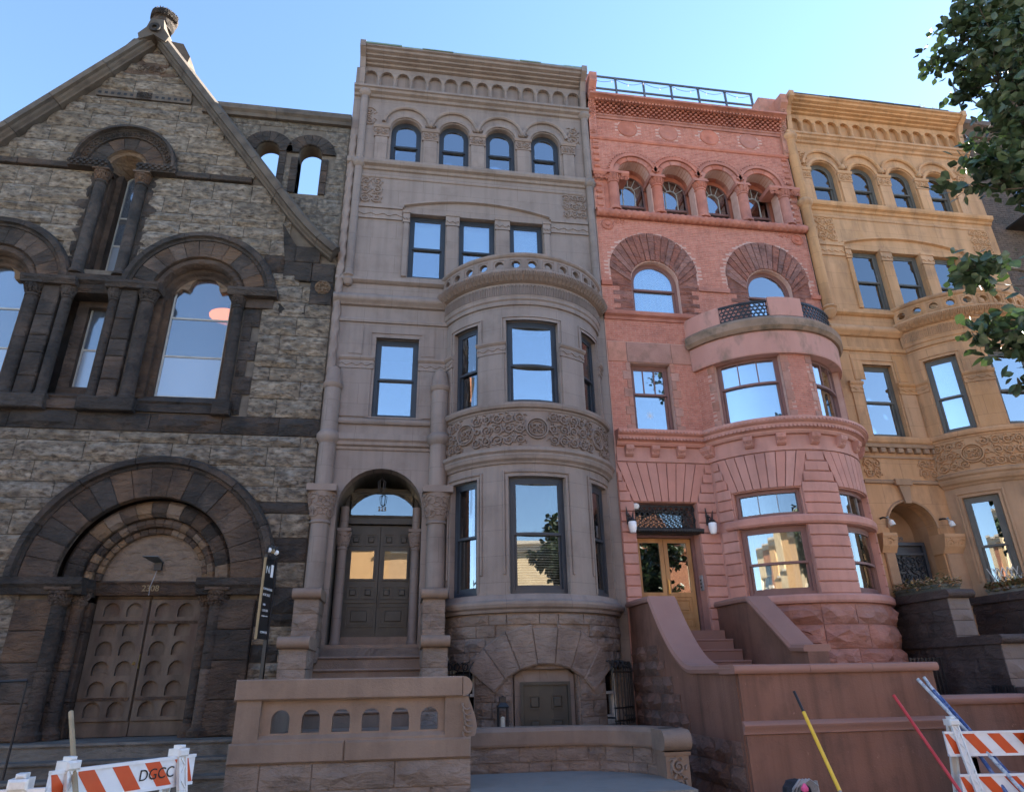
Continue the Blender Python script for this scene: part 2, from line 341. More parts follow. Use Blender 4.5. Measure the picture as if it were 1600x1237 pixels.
    def lathe(s, x, y, prof, n=16, a0=0.0, a1=2 * pi, twist=None):
        m = len(prof); k = len(s.v); full = abs(a1 - a0 - 2 * pi) < 1e-4; cnt = n if full else n + 1
        for i in range(cnt):
            a = a0 + (a1 - a0) * i / n
            for r, z in prof:
                rr = r if twist is None else twist(r, a, z)
                s.v.append((x + rr * cos(a), y + rr * sin(a), z))
        for i in range(n):
            j = (i + 1) % cnt
            for q in range(m - 1): s.f.append((k + i*m + q, k + j*m + q, k + j*m + q+1, k + i*m + q+1))
        if full:
            s.f.append(tuple(k + i*m for i in range(n - 1, -1, -1))); s.f.append(tuple(k + i*m + m-1 for i in range(n)))
        return s
    def tube(s, P, r, n=6, raw=True, closed=False):
        P = [Vector(p) if raw else Vector(s.S(*p)) for p in P]; k = len(s.v); L = len(P)
        for i, p in enumerate(P):
            t = (P[(i + 1) % L] - P[i - 1]) if closed else (P[min(i + 1, L - 1)] - P[max(i - 1, 0)])
            t.normalize(); a = t.orthogonal().normalized() if abs(t.z) < .999 else Vector((1, 0, 0))
            ref = Vector((0, 0, 1)) if abs(t.z) < .9 else Vector((0, 1, 0))
            a = (ref - t * ref.dot(t)).normalized(); b = t.cross(a)
            rr = r[i] if isinstance(r, (list, tuple)) else r
            for q in range(n):
                an = 2 * pi * (q + .5) / n; s.v.append(tuple(p + (a * cos(an) + b * sin(an)) * rr))
        for i in range(L if closed else L - 1):
            j = (i + 1) % L
            for q in range(n):
                w = (q + 1) % n; s.f.append((k + i*n + q, k + i*n + w, k + j*n + w, k + j*n + q))
        if not closed: s.f.append(tuple(range(k + n - 1, k - 1, -1))); s.f.append(tuple(range(k + (L-1)*n, k + L*n)))
        return s
    def ribbon(s, P, w, n0, h, taper=0.0):
        """raised carved strand along points (u, v)"""
        L = len(P); k = len(s.v)
        for i, p in enumerate(P):
            a = P[max(i - 1, 0)]; b = P[min(i + 1, L - 1)]; dx, dy = b[0] - a[0], b[1] - a[1]; d = hypot(dx, dy) or 1
            ww = w * (1 - taper * i / (L - 1)) / 2; px, py = -dy / d * ww, dx / d * ww
            hh = h * (1 - .5 * taper * i / (L - 1))
            s.pts([(p[0] + px, p[1] + py, n0), (p[0] + px * .45, p[1] + py * .45, n0 + hh), (p[0] - px * .45, p[1] - py * .45, n0 + hh), (p[0] - px, p[1] - py, n0)])
        for i in range(L - 1):
            for j in range(3): s.f.append((k + i*4 + j, k + (i+1)*4 + j, k + (i+1)*4 + j+1, k + i*4 + j+1))
        s.f.append((k, k+1, k+2, k+3)); e = k + (L-1)*4; s.f.append((e+3, e+2, e+1, e))
        return s
    def build(s, name, m, parent=None, smooth=False, label=None, cat=None, group=None, kind=None):
        me = bpy.data.meshes.new(name)
        xs = [p[0] for p in s.v]; ys = [p[1] for p in s.v]; zs = [p[2] for p in s.v]
        c = Vector(((min(xs) + max(xs)) / 2, (min(ys) + max(ys)) / 2, min(zs)))
        me.from_pydata([(p[0] - c.x, p[1] - c.y, p[2] - c.z) for p in s.v], [], s.f)
        bm = bmesh.new(); bm.from_mesh(me); bmesh.ops.recalc_face_normals(bm, faces=bm.faces); bm.to_mesh(me); bm.free()
        if smooth:
            me.polygons.foreach_set('use_smooth', [True] * len(me.polygons))
            try: me.set_sharp_from_angle(angle=radians(38))
            except Exception: pass
        me.materials.append(MAT[m])
        o = bpy.data.objects.new(name, me); COL.objects.link(o); place(o, c, parent)
        tag(o, label, cat, group, kind)
        return o
def place(o, c, parent):
    WL[o.name] = Vector(c)
    if parent is not None: o.parent = parent; o.location = Vector(c) - WL[parent.name]
    else: o.location = c
def tag(o, label=None, cat=None, group=None, kind=None):
    if label: o['label'] = label
    if cat: o['category'] = cat
    if group: o['group'] = group
    if kind: o['kind'] = kind
    return o
def thing(name, loc, label, cat, group=None):
    o = bpy.data.objects.new(name, None); COL.objects.link(o); o.empty_display_size = .2; place(o, loc, None)
    return tag(o, label, cat, group)
def text_part(txt, size, m, parent, loc, rot, name, depth=.004, label=None, align='CENTER'):
    cu = bpy.data.curves.new(name, 'FONT'); cu.body = txt; cu.size = size; cu.extrude = depth; cu.align_x = align; cu.align_y = 'CENTER'
    t = bpy.data.objects.new(name, cu); COL.objects.link(t)
    bpy.context.view_layer.update()
    me = bpy.data.meshes.new_from_object(t.evaluated_get(bpy.context.evaluated_depsgraph_get()))
    bpy.data.objects.remove(t); bpy.data.curves.remove(cu)
    me.materials.clear(); me.materials.append(MAT[m]); me.name = name
    o = bpy.data.objects.new(name, me); COL.objects.link(o); o.rotation_euler = rot; place(o, loc, parent)
    if label: o['label'] = label
    return o

# ------------------------------------------------------------------ shared builders
def wall_open(mb, u0, u1, v0, v1, ops, n=0.0, depth=.3, step=99.0, reveal=True):
    """sheet with openings (a, b, c, d, arched); d is the springing line when arched; reveals run inwards"""
    us = {u0, u1}; vs = {v0, v1}; bx = []
    for a, b, c, d, ar in ops:
        t = d + ((b - a) / 2 if ar else 0); bx.append((a, b, c, t)); us |= {a, b}; vs |= {c, t}
    us = sorted(x for x in us if u0 - 1e-6 <= x <= u1 + 1e-6); vs = sorted(x for x in vs if v0 - 1e-6 <= x <= v1 + 1e-6); full = []
    for a, b in zip(us, us[1:]):
        q = max(1, int(math.ceil((b - a) / step))); full += [a + (b - a) * i / q for i in range(q)]
    full.append(us[-1])
    for a, b in zip(full, full[1:]):
        for c, d in zip(vs, vs[1:]):
            mu, mv = (a + b) / 2, (c + d) / 2
            if any(x0 < mu < x1 and y0 < mv < y1 for x0, x1, y0, y1 in bx): continue
            k = mb.pts([(a, c, n), (b, c, n), (b, d, n), (a, d, n)]); mb.f.append((k, k+1, k+2, k+3))
    for a, b, c, d, ar in ops:
        q = max(1, int(math.ceil((b - a) / step)))
        if ar:
            r = (b - a) / 2; cu = (a + b) / 2; sg = 16
            A = [(cu - r * cos(pi * i / sg), d + r * sin(pi * i / sg)) for i in range(sg + 1)]
            for p, p2 in zip(A, A[1:]):
                k = mb.pts([(p[0], p[1], n), (p2[0], p2[1], n), (p2[0], d + r, n), (p[0], d + r, n)]); mb.f.append((k, k+1, k+2, k+3))
            top = A
        else: top = [(a + (b - a) * i / q, d) for i in range(q + 1)]
        if reveal:
            loop = [(a, c)] + top + [(b, c)]
            bot = [(b + (a - b) * i / q, c) for i in range(q + 1)]
            loop = loop + bot[1:]
            for p, p2 in zip(loop, loop[1:]):
                k = mb.pts([(p[0], p[1], n), (p2[0], p2[1], n), (p2[0], p2[1], n - depth), (p[0], p[1], n - depth)]); mb.f.append((k, k+1, k+2, k+3))
    return mb
def border(mb, a, b, c, d, w, n0, n1, arch=False, seg=1, bw=None):
    bw = bw or w
    mb.box(a, a + w, c, d, n0, n1); mb.box(b - w, b, c, d, n0, n1); mb.box(a + w, b - w, c, c + bw, n0, n1, seg)
    if arch: r = (b - a) / 2; mb.arcband((a + b) / 2, d, r - w, r, 0, pi, n0, n1, 16)
    else: mb.box(a + w, b - w, d - w, d, n0, n1, seg)
    return mb
def pane_mesh(S, a, b, c, d, n, arch=False, seg=1):
    mb = MB(S)
    if arch:
        r = (b - a) / 2; cu = (a + b) / 2
        mb.prism([(a, c), (b, c)] + [(cu + r * cos(pi * i / 16), d + r * sin(pi * i / 16)) for i in range(17)], n - .006, n)
    else: mb.box(a, b, c, d, n - .006, n, seg)
    return mb
def window(S, house, a, b, c, d, fm='black_sash', depth=.16, fw=.075, sw=.045, arch=False, seg=1, split=.5, gl='pane', inside=None, room=True,
           mull=None, label=None, roomd=.9, pseg=None):
    """double-hung window: frame > two sashes, two panes, what hangs behind"""
    n0 = -depth - .10; f = MB(S); border(f, a, b, c, d, fw, n0, -depth, arch, seg)
    f = f.build('window', fm, house, label=label)
    ia, ib, ic, idd = a + fw, b - fw, c + fw, (d if arch else d - fw)
    top = d + (b - a) / 2 - fw if arch else idd
    mid = ic + (top - ic) * split
    # upper sash in front, lower behind
    u = MB(S); border(u, ia, ib, mid - .02, idd, sw, -depth - .05, -depth - .01, arch, seg); u.build('sash', fm, f)
    l = MB(S); border(l, ia, ib, ic, mid + .03, sw, -depth - .09, -depth - .052, False, seg, bw=.07); l.build('sash', fm, f)
    pane_mesh(S, ia + sw, ib - sw, mid + .02, idd - (0 if arch else sw), -depth - .028, arch, pseg or seg).build('pane', gl, f) if not arch else \
        pane_mesh(S, ia + sw, ib - sw, mid + .02, idd, -depth - .028, True).build('pane', gl, f)
    pane_mesh(S, ia + sw, ib - sw, ic + .07, mid - .01, -depth - .07, False, pseg or seg).build('pane', gl, f)
    if mull:      # glazing bars in the upper sash
        for i in range(1, mull):
            x = ia + (ib - ia) * i / mull
            MB(S).box(x - .012, x + .012, mid + .02, idd - .02, -depth - .045, -depth - .015).build('glazing_bar', fm, f)
    nb = -depth - .16
    if inside:
        for kind, lo, hi in inside:
            y0 = ic + (top - ic) * lo; y1 = ic + (top - ic) * hi
            if kind == 'curtain':
                m = MB(S); k = int((ib - ia) / .05)
                P = [(ia + (ib - ia) * i / k, nb - .03 + .022 * (i % 2) + RN.uniform(-.008, .008)) for i in range(k + 1)]
                m.vmould(y0, y1, P); m.f = m.f[:-2]; m.build('curtain', 'curtain_cloth', f)
            elif kind == 'venetian':
                m = MB(S); z = y0
                while z < y1: m.box(ia, ib, z, z + .02, nb - .03, nb, seg); z += .045
                m.build('blind', 'white_blind', f)
            elif kind == 'shutter':
                m = MB(S); w = (ib - ia) / 2
                for q in range(2):
                    x0 = ia + q * w + .01; border(m, x0, x0 + w - .02, y0, y1, .05, nb - .03, nb)
                    z = y0 + .05
                    while z < y1 - .05: m.box(x0 + .05, x0 + w - .07, z, z + .028, nb - .03, nb - .012); z += .04
                m.build('shutter', 'shutter_wood', f)
            else: MB(S).box(ia, ib, y0, y1, nb - .012, nb, seg).build('blind', kind, f)
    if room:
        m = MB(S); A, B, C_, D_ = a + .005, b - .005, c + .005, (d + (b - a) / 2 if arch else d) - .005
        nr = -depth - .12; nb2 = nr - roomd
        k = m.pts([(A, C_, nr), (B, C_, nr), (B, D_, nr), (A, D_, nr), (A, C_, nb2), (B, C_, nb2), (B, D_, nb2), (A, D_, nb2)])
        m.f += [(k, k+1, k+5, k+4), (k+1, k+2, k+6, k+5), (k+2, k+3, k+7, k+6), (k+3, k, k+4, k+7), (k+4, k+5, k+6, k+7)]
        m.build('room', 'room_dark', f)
    return f
def courses(S, parent, m, u0, u1, hs, v0, n0=0.0, depth=.06, lens=(.45, .95), ok=None, name='stone_block', gap=.012, step=.03, rocky=True, mats=None, minw=.16):
    """rows of separate blocks; ok(u, v) says where masonry may stand"""
    v = v0; row = 0; out = []
    for h in hs:
        c, d = v, v + h; v = d; row += 1
        runs = []; cur = None; q = int((u1 - u0) / step) + 1
        for i in range(q + 1):
            u = min(u1, u0 + i * step); good = ok is None or ok(u, (c + d) / 2)
            if good and cur is None: cur = u
            if (not good or i == q) and cur is not None:
                if u - cur > minw: runs.append((cur, u))
                cur = None
        for a, b in runs:
            x = a; first = True
            while x < b - 1e-3:
                L = RN.uniform(*lens)
                if first and row % 2: L *= .6
                first = False
                e = x + L
                if b - e < lens[0] * .6: e = b
                mm = mats(( x + e) / 2, (c + d) / 2) if mats else m
                mb = MB(S)
                if rocky: mb.rock(x + gap / 2, e - gap / 2, c + gap / 2, d - gap / 2, n0, n0 + depth * RN.uniform(.75, 1.15))
                else: mb.box(x + gap / 2, e - gap / 2, c + gap / 2, d - gap / 2, n0 - .02, n0 + depth, max(1, int((e - x) / .3)), c=.012)
                out.append(mb.build(name, mm, parent)); x = e
    return out
def spiral(cu, cv, r, a0, turns, d=1, k=18, inner=.18):
    return [(cu + r * (1 - (1 - inner) * i / k) * cos(a0 + d * turns * 2 * pi * i / k), cv + r * (1 - (1 - inner) * i / k) * sin(a0 + d * turns * 2 * pi * i / k)) for i in range(k + 1)]
def arc_pts(cu, cv, r, a0, a1, k=12): return [(cu + r * cos(a0 + (a1 - a0) * i / k), cv + r * sin(a0 + (a1 - a0) * i / k)) for i in range(k + 1)]
def carve(mb, u0, u1, v0, v1, n0, h=.03, w=.04, med=None, dens=1.0):
    """leafy scrollwork filling a rectangle; med = medallion spacing"""
    H = v1 - v0; rows = max(1, int(round(H / .24 * dens))); rh = H / rows; cols = max(1, int(round((u1 - u0) / (rh * .95)))); cw = (u1 - u0) / cols
    meds = []
    if med:
        k = max(1, int(round((u1 - u0) / med))); meds = [u0 + (u1 - u0) * (i + .5) / k for i in range(k)]
        for x in meds:
            R_ = H * .30; cv = (v0 + v1) / 2
            mb.ribbon(arc_pts(x, cv, R_, 0, 2 * pi, 24), w * 1.2, n0, h * 1.3); mb.ribbon(arc_pts(x, cv, R_ * .78, 0, 2 * pi, 20), w * .7, n0, h)
            for q in range(4):
                a = pi / 4 + q * pi / 2
                mb.ribbon(spiral(x + R_ * .38 * cos(a), cv + R_ * .38 * sin(a), R_ * .30, a, 1.1, 1 if q % 2 else -1, 12), w * .8, n0, h)
            for q in (-1, 1): mb.ribbon(arc_pts(x + q * H * .40, cv, H * .07, 0, 2 * pi, 12), w * .8, n0, h)
    for j in range(rows):
        for i in range(cols):
            cu = u0 + (i + .5) * cw; cv = v0 + (j + .5) * rh
            if any(hypot(cu - x, cv - (v0 + v1) / 2) < H * .42 for x in meds): continue
            d = 1 if (i + j) % 2 else -1; r = min(cw, rh) * .46
            a0 = RN.uniform(0, 6.28)
            mb.ribbon(spiral(cu, cv, r, a0, 1.45, d, 16), w, n0, h, .3)
            for q in range(5):
                a = a0 + q * 1.26 + .4; x, y = cu + r * cos(a), cv + r * sin(a)
                x2, y2 = cu + r * 1.42 * cos(a + d * .5), cv + r * 1.42 * sin(a + d * .5)
                y2 = min(v1 - .01, max(v0 + .01, y2)); x2 = min(u1 - .01, max(u0 + .01, x2))
                mb.ribbon([(x, y), ((x + x2) / 2 + RN.uniform(-.01, .01), (y + y2) / 2 + .012), (x2, y2)], w * .9, n0, h * .9, .8)
            mb.ribbon(arc_pts(cu, cv, r * .13, 0, 2 * pi, 6), w * .6, n0, h * 1.1)
    return mb
def column(parent, m, x, y, z0, z1, r, name='column', base=True, ring=True):
    p = [(r * 1.25, z0), (r * 1.25, z0 + .05), (r * 1.1, z0 + .08), (r, z0 + .11)] if base else [(r, z0)]
    p += [(r * .97, z1 - .06), (r * 1.12, z1 - .055), (r * 1.15, z1 - .03), (r * 1.0, z1)] if ring else [(r * .97, z1)]
    return MB().lathe(x, y, p, 20).build(name, m, parent, smooth=True)
def capital(parent, m, x, y, z0, z1, r0, r1, ab=.07, name='capital', sq=None, turns=7):
    """flared carved bell under a square abacus"""
    zt = z1 - ab; rf = lambda v: r0 + (r1 - r0) * max(0, min(1, (v - z0) / (zt - z0))) ** .8
    c = MB().lathe(x, y, [(rf(z0 + (zt - z0) * i / 6), z0 + (zt - z0) * i / 6) for i in range(7)], 20).build(name, m, parent, smooth=True)
    o = MB(colmap(x, y, rf)); q = turns
    for i in range(q):
        u = -1.7 + 3.4 * (i + .5) / q; hh = (zt - z0)
        for rr, cz, d in ((.30, .70, 1), (.26, .28, -1)):
            P = [(u + (px - 0) / max(.12, rf(z0 + hh * cz)), pz) for px, pz in spiral(0, z0 + hh * cz, hh * rr * .8, i * 1.3, 1.2, d if i % 2 else -d, 9)]
            o.ribbon(P, .028 / max(.12, r1) * .5, 0, .02, .3)
    o.build('carving', m, c)
    s = sq or r1 * 1.04
    MB(flat()).box(x - s, x + s, zt, z1, -(y + s), -(y - s), c=.0).build('abacus', m, c)
    return c
# ================================================================== GROUND
def sheet(name, x0, x1, y0, y1, z, m):
    mb = MB(); k = mb.raw([(x0, y0, z), (x1, y0, z), (x1, y1, z), (x0, y1, z)]); mb.f.append((k, k+1, k+2, k+3)); return mb.build(name, m, None, kind='structure')
sheet('ground', -300, 300, -300, 300, -.20, 'asphalt')
sheet('road', -70, 70, -18.2, -8.5, -.15, 'asphalt')
for nm, y0, y1 in (('pavement', -8.35, .4), ('far_pavement', -27.2, -18.35)):
    o = sheet(nm, -70, 70, y0, y1, -.004, 'pavement_grey' if nm == 'pavement' else 'concrete')
for nm, y0, y1 in (('kerb', -8.5, -8.35), ('far_kerb', -18.35, -18.2)):
    mb = MB(); mb.box(-70, 70, -.2, .0, -y1, -y0); mb.build(nm, 'kerbstone', None, kind='structure')
# ================================================================== CHURCH
CH = thing('church', (-6.65, 0, 0), 'dark Romanesque stone church with steep gable, round arches and old wooden double doors', 'church')
F0 = flat(0)
AX = -6.65; RCX = -4.61; LCX = -8.69; PCX = -4.60
def gable_z(u):
    d = abs(u - AX); z = 16.15 - 1.32 * d
    if u > AX and u > -3.1:       # the coping sweeps out at its foot
        t = (u + 3.1) / 1.3; z = 11.46 - 1.72 * t + .42 * t * t
    return z
def in_gable(u, v): return v < gable_z(u) + .05
def arch_hit(u, v, cx, cz, r): return v >= cz and hypot(u - cx, v - cz) < r
def church_ok(u, v):
    if not in_gable(u, v): return False
    for cx in (RCX, LCX):
        if arch_hit(u, v, cx, 9.2, 1.50) or (6.15 < v < 9.25 and abs(u - cx) < 1.30): return False
    if 6.15 < v < 9.25 and abs(u - AX) < .95: return False
    if arch_hit(u, v, AX, 12.42, .98) or (9.0 < v < 12.45 and abs(u - AX) < .62): return False
    if arch_hit(u, v, PCX, 3.4, 2.12) or (v < 3.45 and abs(u - PCX) < 1.95): return False
    if 6.14 < v < 6.53 or 12.22 < v < 12.40: return False
    if 14.42 < v < 14.66: return False
    if u > -2.95 and 9.15 < v and v > 9.5 - .0 and v > 9.15 + .0 and u > -2.55 - max(0, (v - 9.7)) * .9: return v < 9.15
    return True
# openings in the backing wall
ch_ops = [(RCX - .93, RCX + .93, 6.55, 9.2, True), (LCX - .93, LCX + .93, 6.55, 9.2, True), (AX - .45, AX + .45, 9.7, 12.42, True),
          (AX - .4, AX + .4, 6.55, 9.15, False), (PCX - 1.46, PCX + 1.46, .75, 3.4, True)]
wb = MB(F0)
# gabled backing wall: strips under the gable line cut round the openings by a grid
us = sorted({-11.6, -1.83, AX} | {x for o in ch_ops for x in o[:2]} | {-11.6 + .2 * i for i in range(50) if -11.6 + .2 * i < -1.83})
us = [u for i, u in enumerate(us) if i == 0 or u - us[i - 1] > .01]
for a, b in zip(us, us[1:]):
    mu = (a + b) / 2; cuts = []
    for x0, x1, z0, z1, ar in ch_ops:
        if x0 < mu < x1:
            r = (x1 - x0) / 2; cx = (x0 + x1) / 2
            ta = z1 + (sqrt(max(0, r * r - (a - cx) ** 2)) if ar else 0); tb = z1 + (sqrt(max(0, r * r - (b - cx) ** 2)) if ar else 0)
            cuts.append((z0, ta, tb))
    cuts.sort(); lo = 0.0; loa = lob = 0.0
    for z0, ta, tb in cuts + [(None, 0, 0)]:
        ha, hb = (gable_z(a), gable_z(b)) if z0 is None else (z0, z0)
        if ha > loa + .001 or hb > lob + .001:
            k = wb.pts([(a, loa, -.02), (b, lob, -.02), (b, hb, -.02), (a, ha, -.02)]); wb.f.append((k, k+1, k+2, k+3))
        loa, lob = ta, tb
CW = wb.build('wall', 'church_mortar', CH)
hs = []
z = 0.25
while z < 16:
    for lim in (6.14, 6.53, 9.0, 12.22, 12.40, 14.42, 14.66):
        pass
    hs.append(RN.choice([.27, .34, .42, .46])); z += hs[-1]
def stack(z0, z1):
    q = []; z = z0
    while z < z1 - .5: q.append(RN.choice([.22, .30, .40, .45])); z += q[-1]
    rest = z1 - z
    q += [rest / 2, rest / 2] if rest > .5 else [rest]
    return q
def ch_mat(u, v):
    if v < 3.6 and (u < -6.6 or u > -2.7): return 'church_dark' if RN.random() < .22 else 'church_ashlar'
    return 'church_dark' if RN.random() < .045 else 'church_ashlar'
for z0, z1 in ((.25, 6.14), (6.53, 9.2), (9.2, 12.22), (12.40, 14.42), (14.66, 16.2)):
    courses(F0, CW, 'church_ashlar', -10.9 if z0 > 6 else -9.6, -1.86, stack(z0, z1), z0, 0, .085, (.5, 1.25), church_ok, mats=ch_mat, minw=.1)
# dark string courses and sill band, stone by stone
for z0, z1, ua, ub, d in ((6.15, 6.53, -10.5, -1.86, .10), (12.23, 12.39, -10.9, -3.9, .09)):
    courses(F0, CW, 'church_dark', ua, ub, [z1 - z0], z0, 0, d, (.9, 1.5), lambda u, v: in_gable(u, v) and (v < 12 or abs(u - AX) > 1.0), rocky=(z0 < 7))
# gable dentil band; black tiles painted in for the shade of square holes
mb = MB(F0); mb.box(AX - 1.05, AX + 1.05, 14.44, 14.64, 0, .045); mb.build('band', 'church_cope', CH)
for i in range(15):
    if i in (7,): continue
    x = AX - .98 + i * .14; MB(F0).box(x - .035, x + .035, 14.50, 14.57, .02, .048).build('band_hole_shade', 'ink', CH)
mb = MB(F0); mb.box(AX - .16, AX + .16, 14.43, 14.65, .0, .06); carve(mb, AX - .16, AX + .16, 14.43, 14.65, .06, .02, .03); mb.build('carved_block', 'church_dark', CH)
# carved apex triangle
mb = MB(F0); mb.prism([(AX - .62, 15.22), (AX + .62, 15.22), (AX, 16.05)], -.02, .035); carve(mb, AX - .36, AX + .36, 15.27, 15.55, .035, .03, .04); mb.build('carved_apex', 'church_brown', CH)
# kneeler and dark stones under the foot of the coping
for a, b, c, d in ((-2.95, -2.35, 9.72, 10.2), (-2.75, -2.2, 10.2, 10.62), (-2.35, -1.86, 9.15, 9.72), (-2.35, -1.86, 9.72, 10.2)):
    MB(F0).box(a + .006, b - .006, c + .006, d - .006, -.02, .06, c=.012).build('kneeler_stone', 'church_dark', CW)
mb = MB(F0); mb.prism([(-2.95, 10.2), (-2.75, 10.2), (-2.75, 10.62), (-3.1, 11.2)], -.02, .055); mb.build('kneeler_stone', 'church_dark', CW)
mb = MB(F0); mb.arcband(-2.08, 9.58, .0, .17, 0, 2 * pi, .05, .075, 16)
for q in range(6):
    a = q * pi / 3; mb.ribbon(arc_pts(-2.08 + .10 * cos(a), 9.58 + .10 * sin(a), .045, 0, 2 * pi, 8), .035, .07, .03)
mb.build('rosette', 'church_tan', CH)
# gable coping in long stones, left and right
def coping(pts, w, name='coping_stone', n1=.32):
    acc = [0]
    for p, q in zip(pts, pts[1:]): acc.append(acc[-1] + hypot(q[0] - p[0], q[1] - p[1]))
    tot = acc[-1]; cuts = [0]
    while cuts[-1] < tot - 1.0: cuts.append(cuts[-1] + RN.uniform(1.0, 1.7))
    cuts[-1 if tot - cuts[-1] < .5 else len(cuts):] = [tot] if tot - cuts[-1] < .5 else [tot]
    def at(s):
        for i in range(len(acc) - 1):
            if s <= acc[i + 1] + 1e-9:
                t = (s - acc[i]) / (acc[i + 1] - acc[i]); p, q = pts[i], pts[i + 1]; dx, dy = q[0] - p[0], q[1] - p[1]; d = hypot(dx, dy)
                return (p[0] + dx * t, p[1] + dy * t), (-dy / d, dx / d)
        return at(tot - 1e-6)
    prof = [(.0, -.3), (.0, .14), (.03, .16), (.06, .22), (.10, .24), (.11, n1), (.24, n1), (w, n1 - .10), (w, -.3)]
    for s0, s1 in zip(cuts, cuts[1:]):
        mb = MB(F0); k = 0; m = len(prof); sg = max(2, int((s1 - s0) / .22))
        for i in range(sg + 1):
            (x, z), (nx, nz) = at(s0 + .006 + (s1 - s0 - .012) * i / sg)
            if nz < 0: nx, nz = -nx, -nz
            mb.pts([(x + nx * o, z + nz * o, n) for o, n in prof])
        for i in range(sg):
            for j in range(m): mb.f.append((i*m + j, (i+1)*m + j, (i+1)*m + (j+1) % m, i*m + (j+1) % m))
        mb.f.append(tuple(range(m))); mb.f.append(tuple(range(sg*m + m - 1, sg*m - 1, -1)))
        mb.build(name, 'church_cope', CH)
coping([(AX + .02 + .15 * i, gable_z(AX + .02 + .15 * i)) for i in range(33) if AX + .02 + .15 * i < -1.9], .32)
coping([(AX - .02 - .15 * i, gable_z(AX - .02 - .15 * i)) for i in range(31)], .32)
# apex block with cross gablets and turned finial
mb = MB(F0); mb.prism([(AX - .30, 16.02), (AX, 16.22), (AX + .30, 16.02), (AX + .36, 16.2), (AX + .2, 16.45), (AX + .15, 16.75), (AX - .15, 16.75), (AX - .2, 16.45), (AX - .36, 16.2)], -.30, .36); mb.build('finial_base', 'church_cope', CH)
for sx in (-1, 1):
    mb = MB(F0); mb.prism([(AX + sx * .16, 15.9), (AX + sx * .16, 16.42), (AX + sx * .58, 16.36), (AX + sx * .80, 15.95), (AX + sx * .70, 15.3)], -.45, .05); mb.build('gablet', 'church_cope', CH)
mb = MB(F0); mb.arcband(AX, 16.42, .06, .13, 0, 2 * pi, .30, .42, 14); mb.build('finial_roundel', 'church_dark', CH)
mb = MB().lathe(AX, -.03, [(.16, 16.7), (.22, 16.74), (.20, 16.80), (.25, 16.86), (.27, 16.95), (.22, 16.99), (.29, 17.06), (.31, 17.16), (.27, 17.25), (.18, 17.32), (.06, 17.36)], 18)
FIN = mb.build('finial', 'church_dark', CH, smooth=True)
mb = MB(colmap(AX, -.03, lambda v: .29)); carve(mb, -1.6, 1.6, 17.0, 17.24, .0, .03, .05); mb.build('carving', 'church_dark', FIN)
# small ball finial on the lower left gable foot
mb = MB().lathe(-9.75, .6, [(.16, 12.6), (.16, 13.15), (.10, 13.22), (.17, 13.30), (.20, 13.40), (.16, 13.5), (.05, 13.56)], 14); mb.build('ball_finial', 'church_cope', CH, smooth=True)

# voussoir rings ------------------------------------------------------------
def vring(S, parent, m, cu, cv, r0, r1, a0, a1, k, n0, n1, gap=.010, name='voussoir', mats=None, c=.015, jit=.0):
    for i in range(k):
        b0 = a0 + (a1 - a0) * i / k; b1 = a0 + (a1 - a0) * (i + 1) / k; rm = (r0 + r1) / 2; g = gap / 2 / rm
        mm = m if not mats else RN.choice(mats)
        MB(S).arcband(cu, cv, r0, r1, b0 + g, b1 - g, n0, n1 + RN.uniform(-jit, jit), max(2, int((b1 - b0) / .14)), c=c).build(name, mm, parent)
def hood(S, parent, m, cu, cv, r0, r1, n, k=5, a0=0, a1=pi):
    w = r1 - r0
    for i in range(k):
        b0 = a0 + (a1 - a0) * i / k + .003; b1 = a0 + (a1 - a0) * (i + 1) / k - .003
        MB(S).arcmould(cu, cv, [(r0, 0), (r0, n * .55), (r0 + w * .25, n * .6), (r0 + w * .35, n), (r0 + w * .8, n), (r1, n * .6), (r1, 0)], b0, b1, 10).build('hood_stone', m, parent, smooth=True)
DK = ['church_dark', 'church_brown', 'church_brown']
for cx in (RCX, LCX):
    hood(F0, CH, 'church_dark', cx, 9.2, 1.36, 1.58, .16)
    vring(F0, CH, 'church_dark', cx, 9.2, .95, 1.36, 0, pi, 13, -.05, .07, mats=DK)
    mb = MB(F0); mb.arcmould(cx, 9.2, [(.95, .07), (.94, .0), (.88, .04), (.82, .02), (.78, -.05), (.78, -.18), (.72, -.20), (.68, -.28), (.62, -.30), (.62, -.5)], 0, pi, 28); mb.f = mb.f[:-2]; mb.build('arch_roll', 'church_brown', CH, smooth=True)
# lancet arch: carved ring, smooth voussoirs, hollow
hood(F0, CH, 'church_dark', AX, 12.42, .96, 1.08, .22)
mb = MB(F0); mb.arcband(AX, 12.42, .80, .96, 0, pi, -.02, .10, 30)
for i in range(22):
    a = pi * (i + .5) / 22; mb.ribbon(spiral(AX + .88 * cos(a), 12.42 + .88 * sin(a), .065, a, 1.2, 1 if i % 2 else -1, 9), .035, .10, .03)
mb.build('carved_ring', 'church_dark', CH)
vring(F0, CH, 'church_brown', AX, 12.42, .45, .80, 0, pi, 7, -.05, .06, mats=['church_dark', 'church_brown'])
mb = MB(F0); mb.arcmould(AX, 12.42, [(.45, .06), (.44, 0), (.38, -.04), (.36, -.2), (.30, -.28), (.24, -.40), (.19, -.60)], 0, pi, 24); mb.f = mb.f[:-2]; mb.build('arch_roll', 'church_tan', CH, smooth=True)
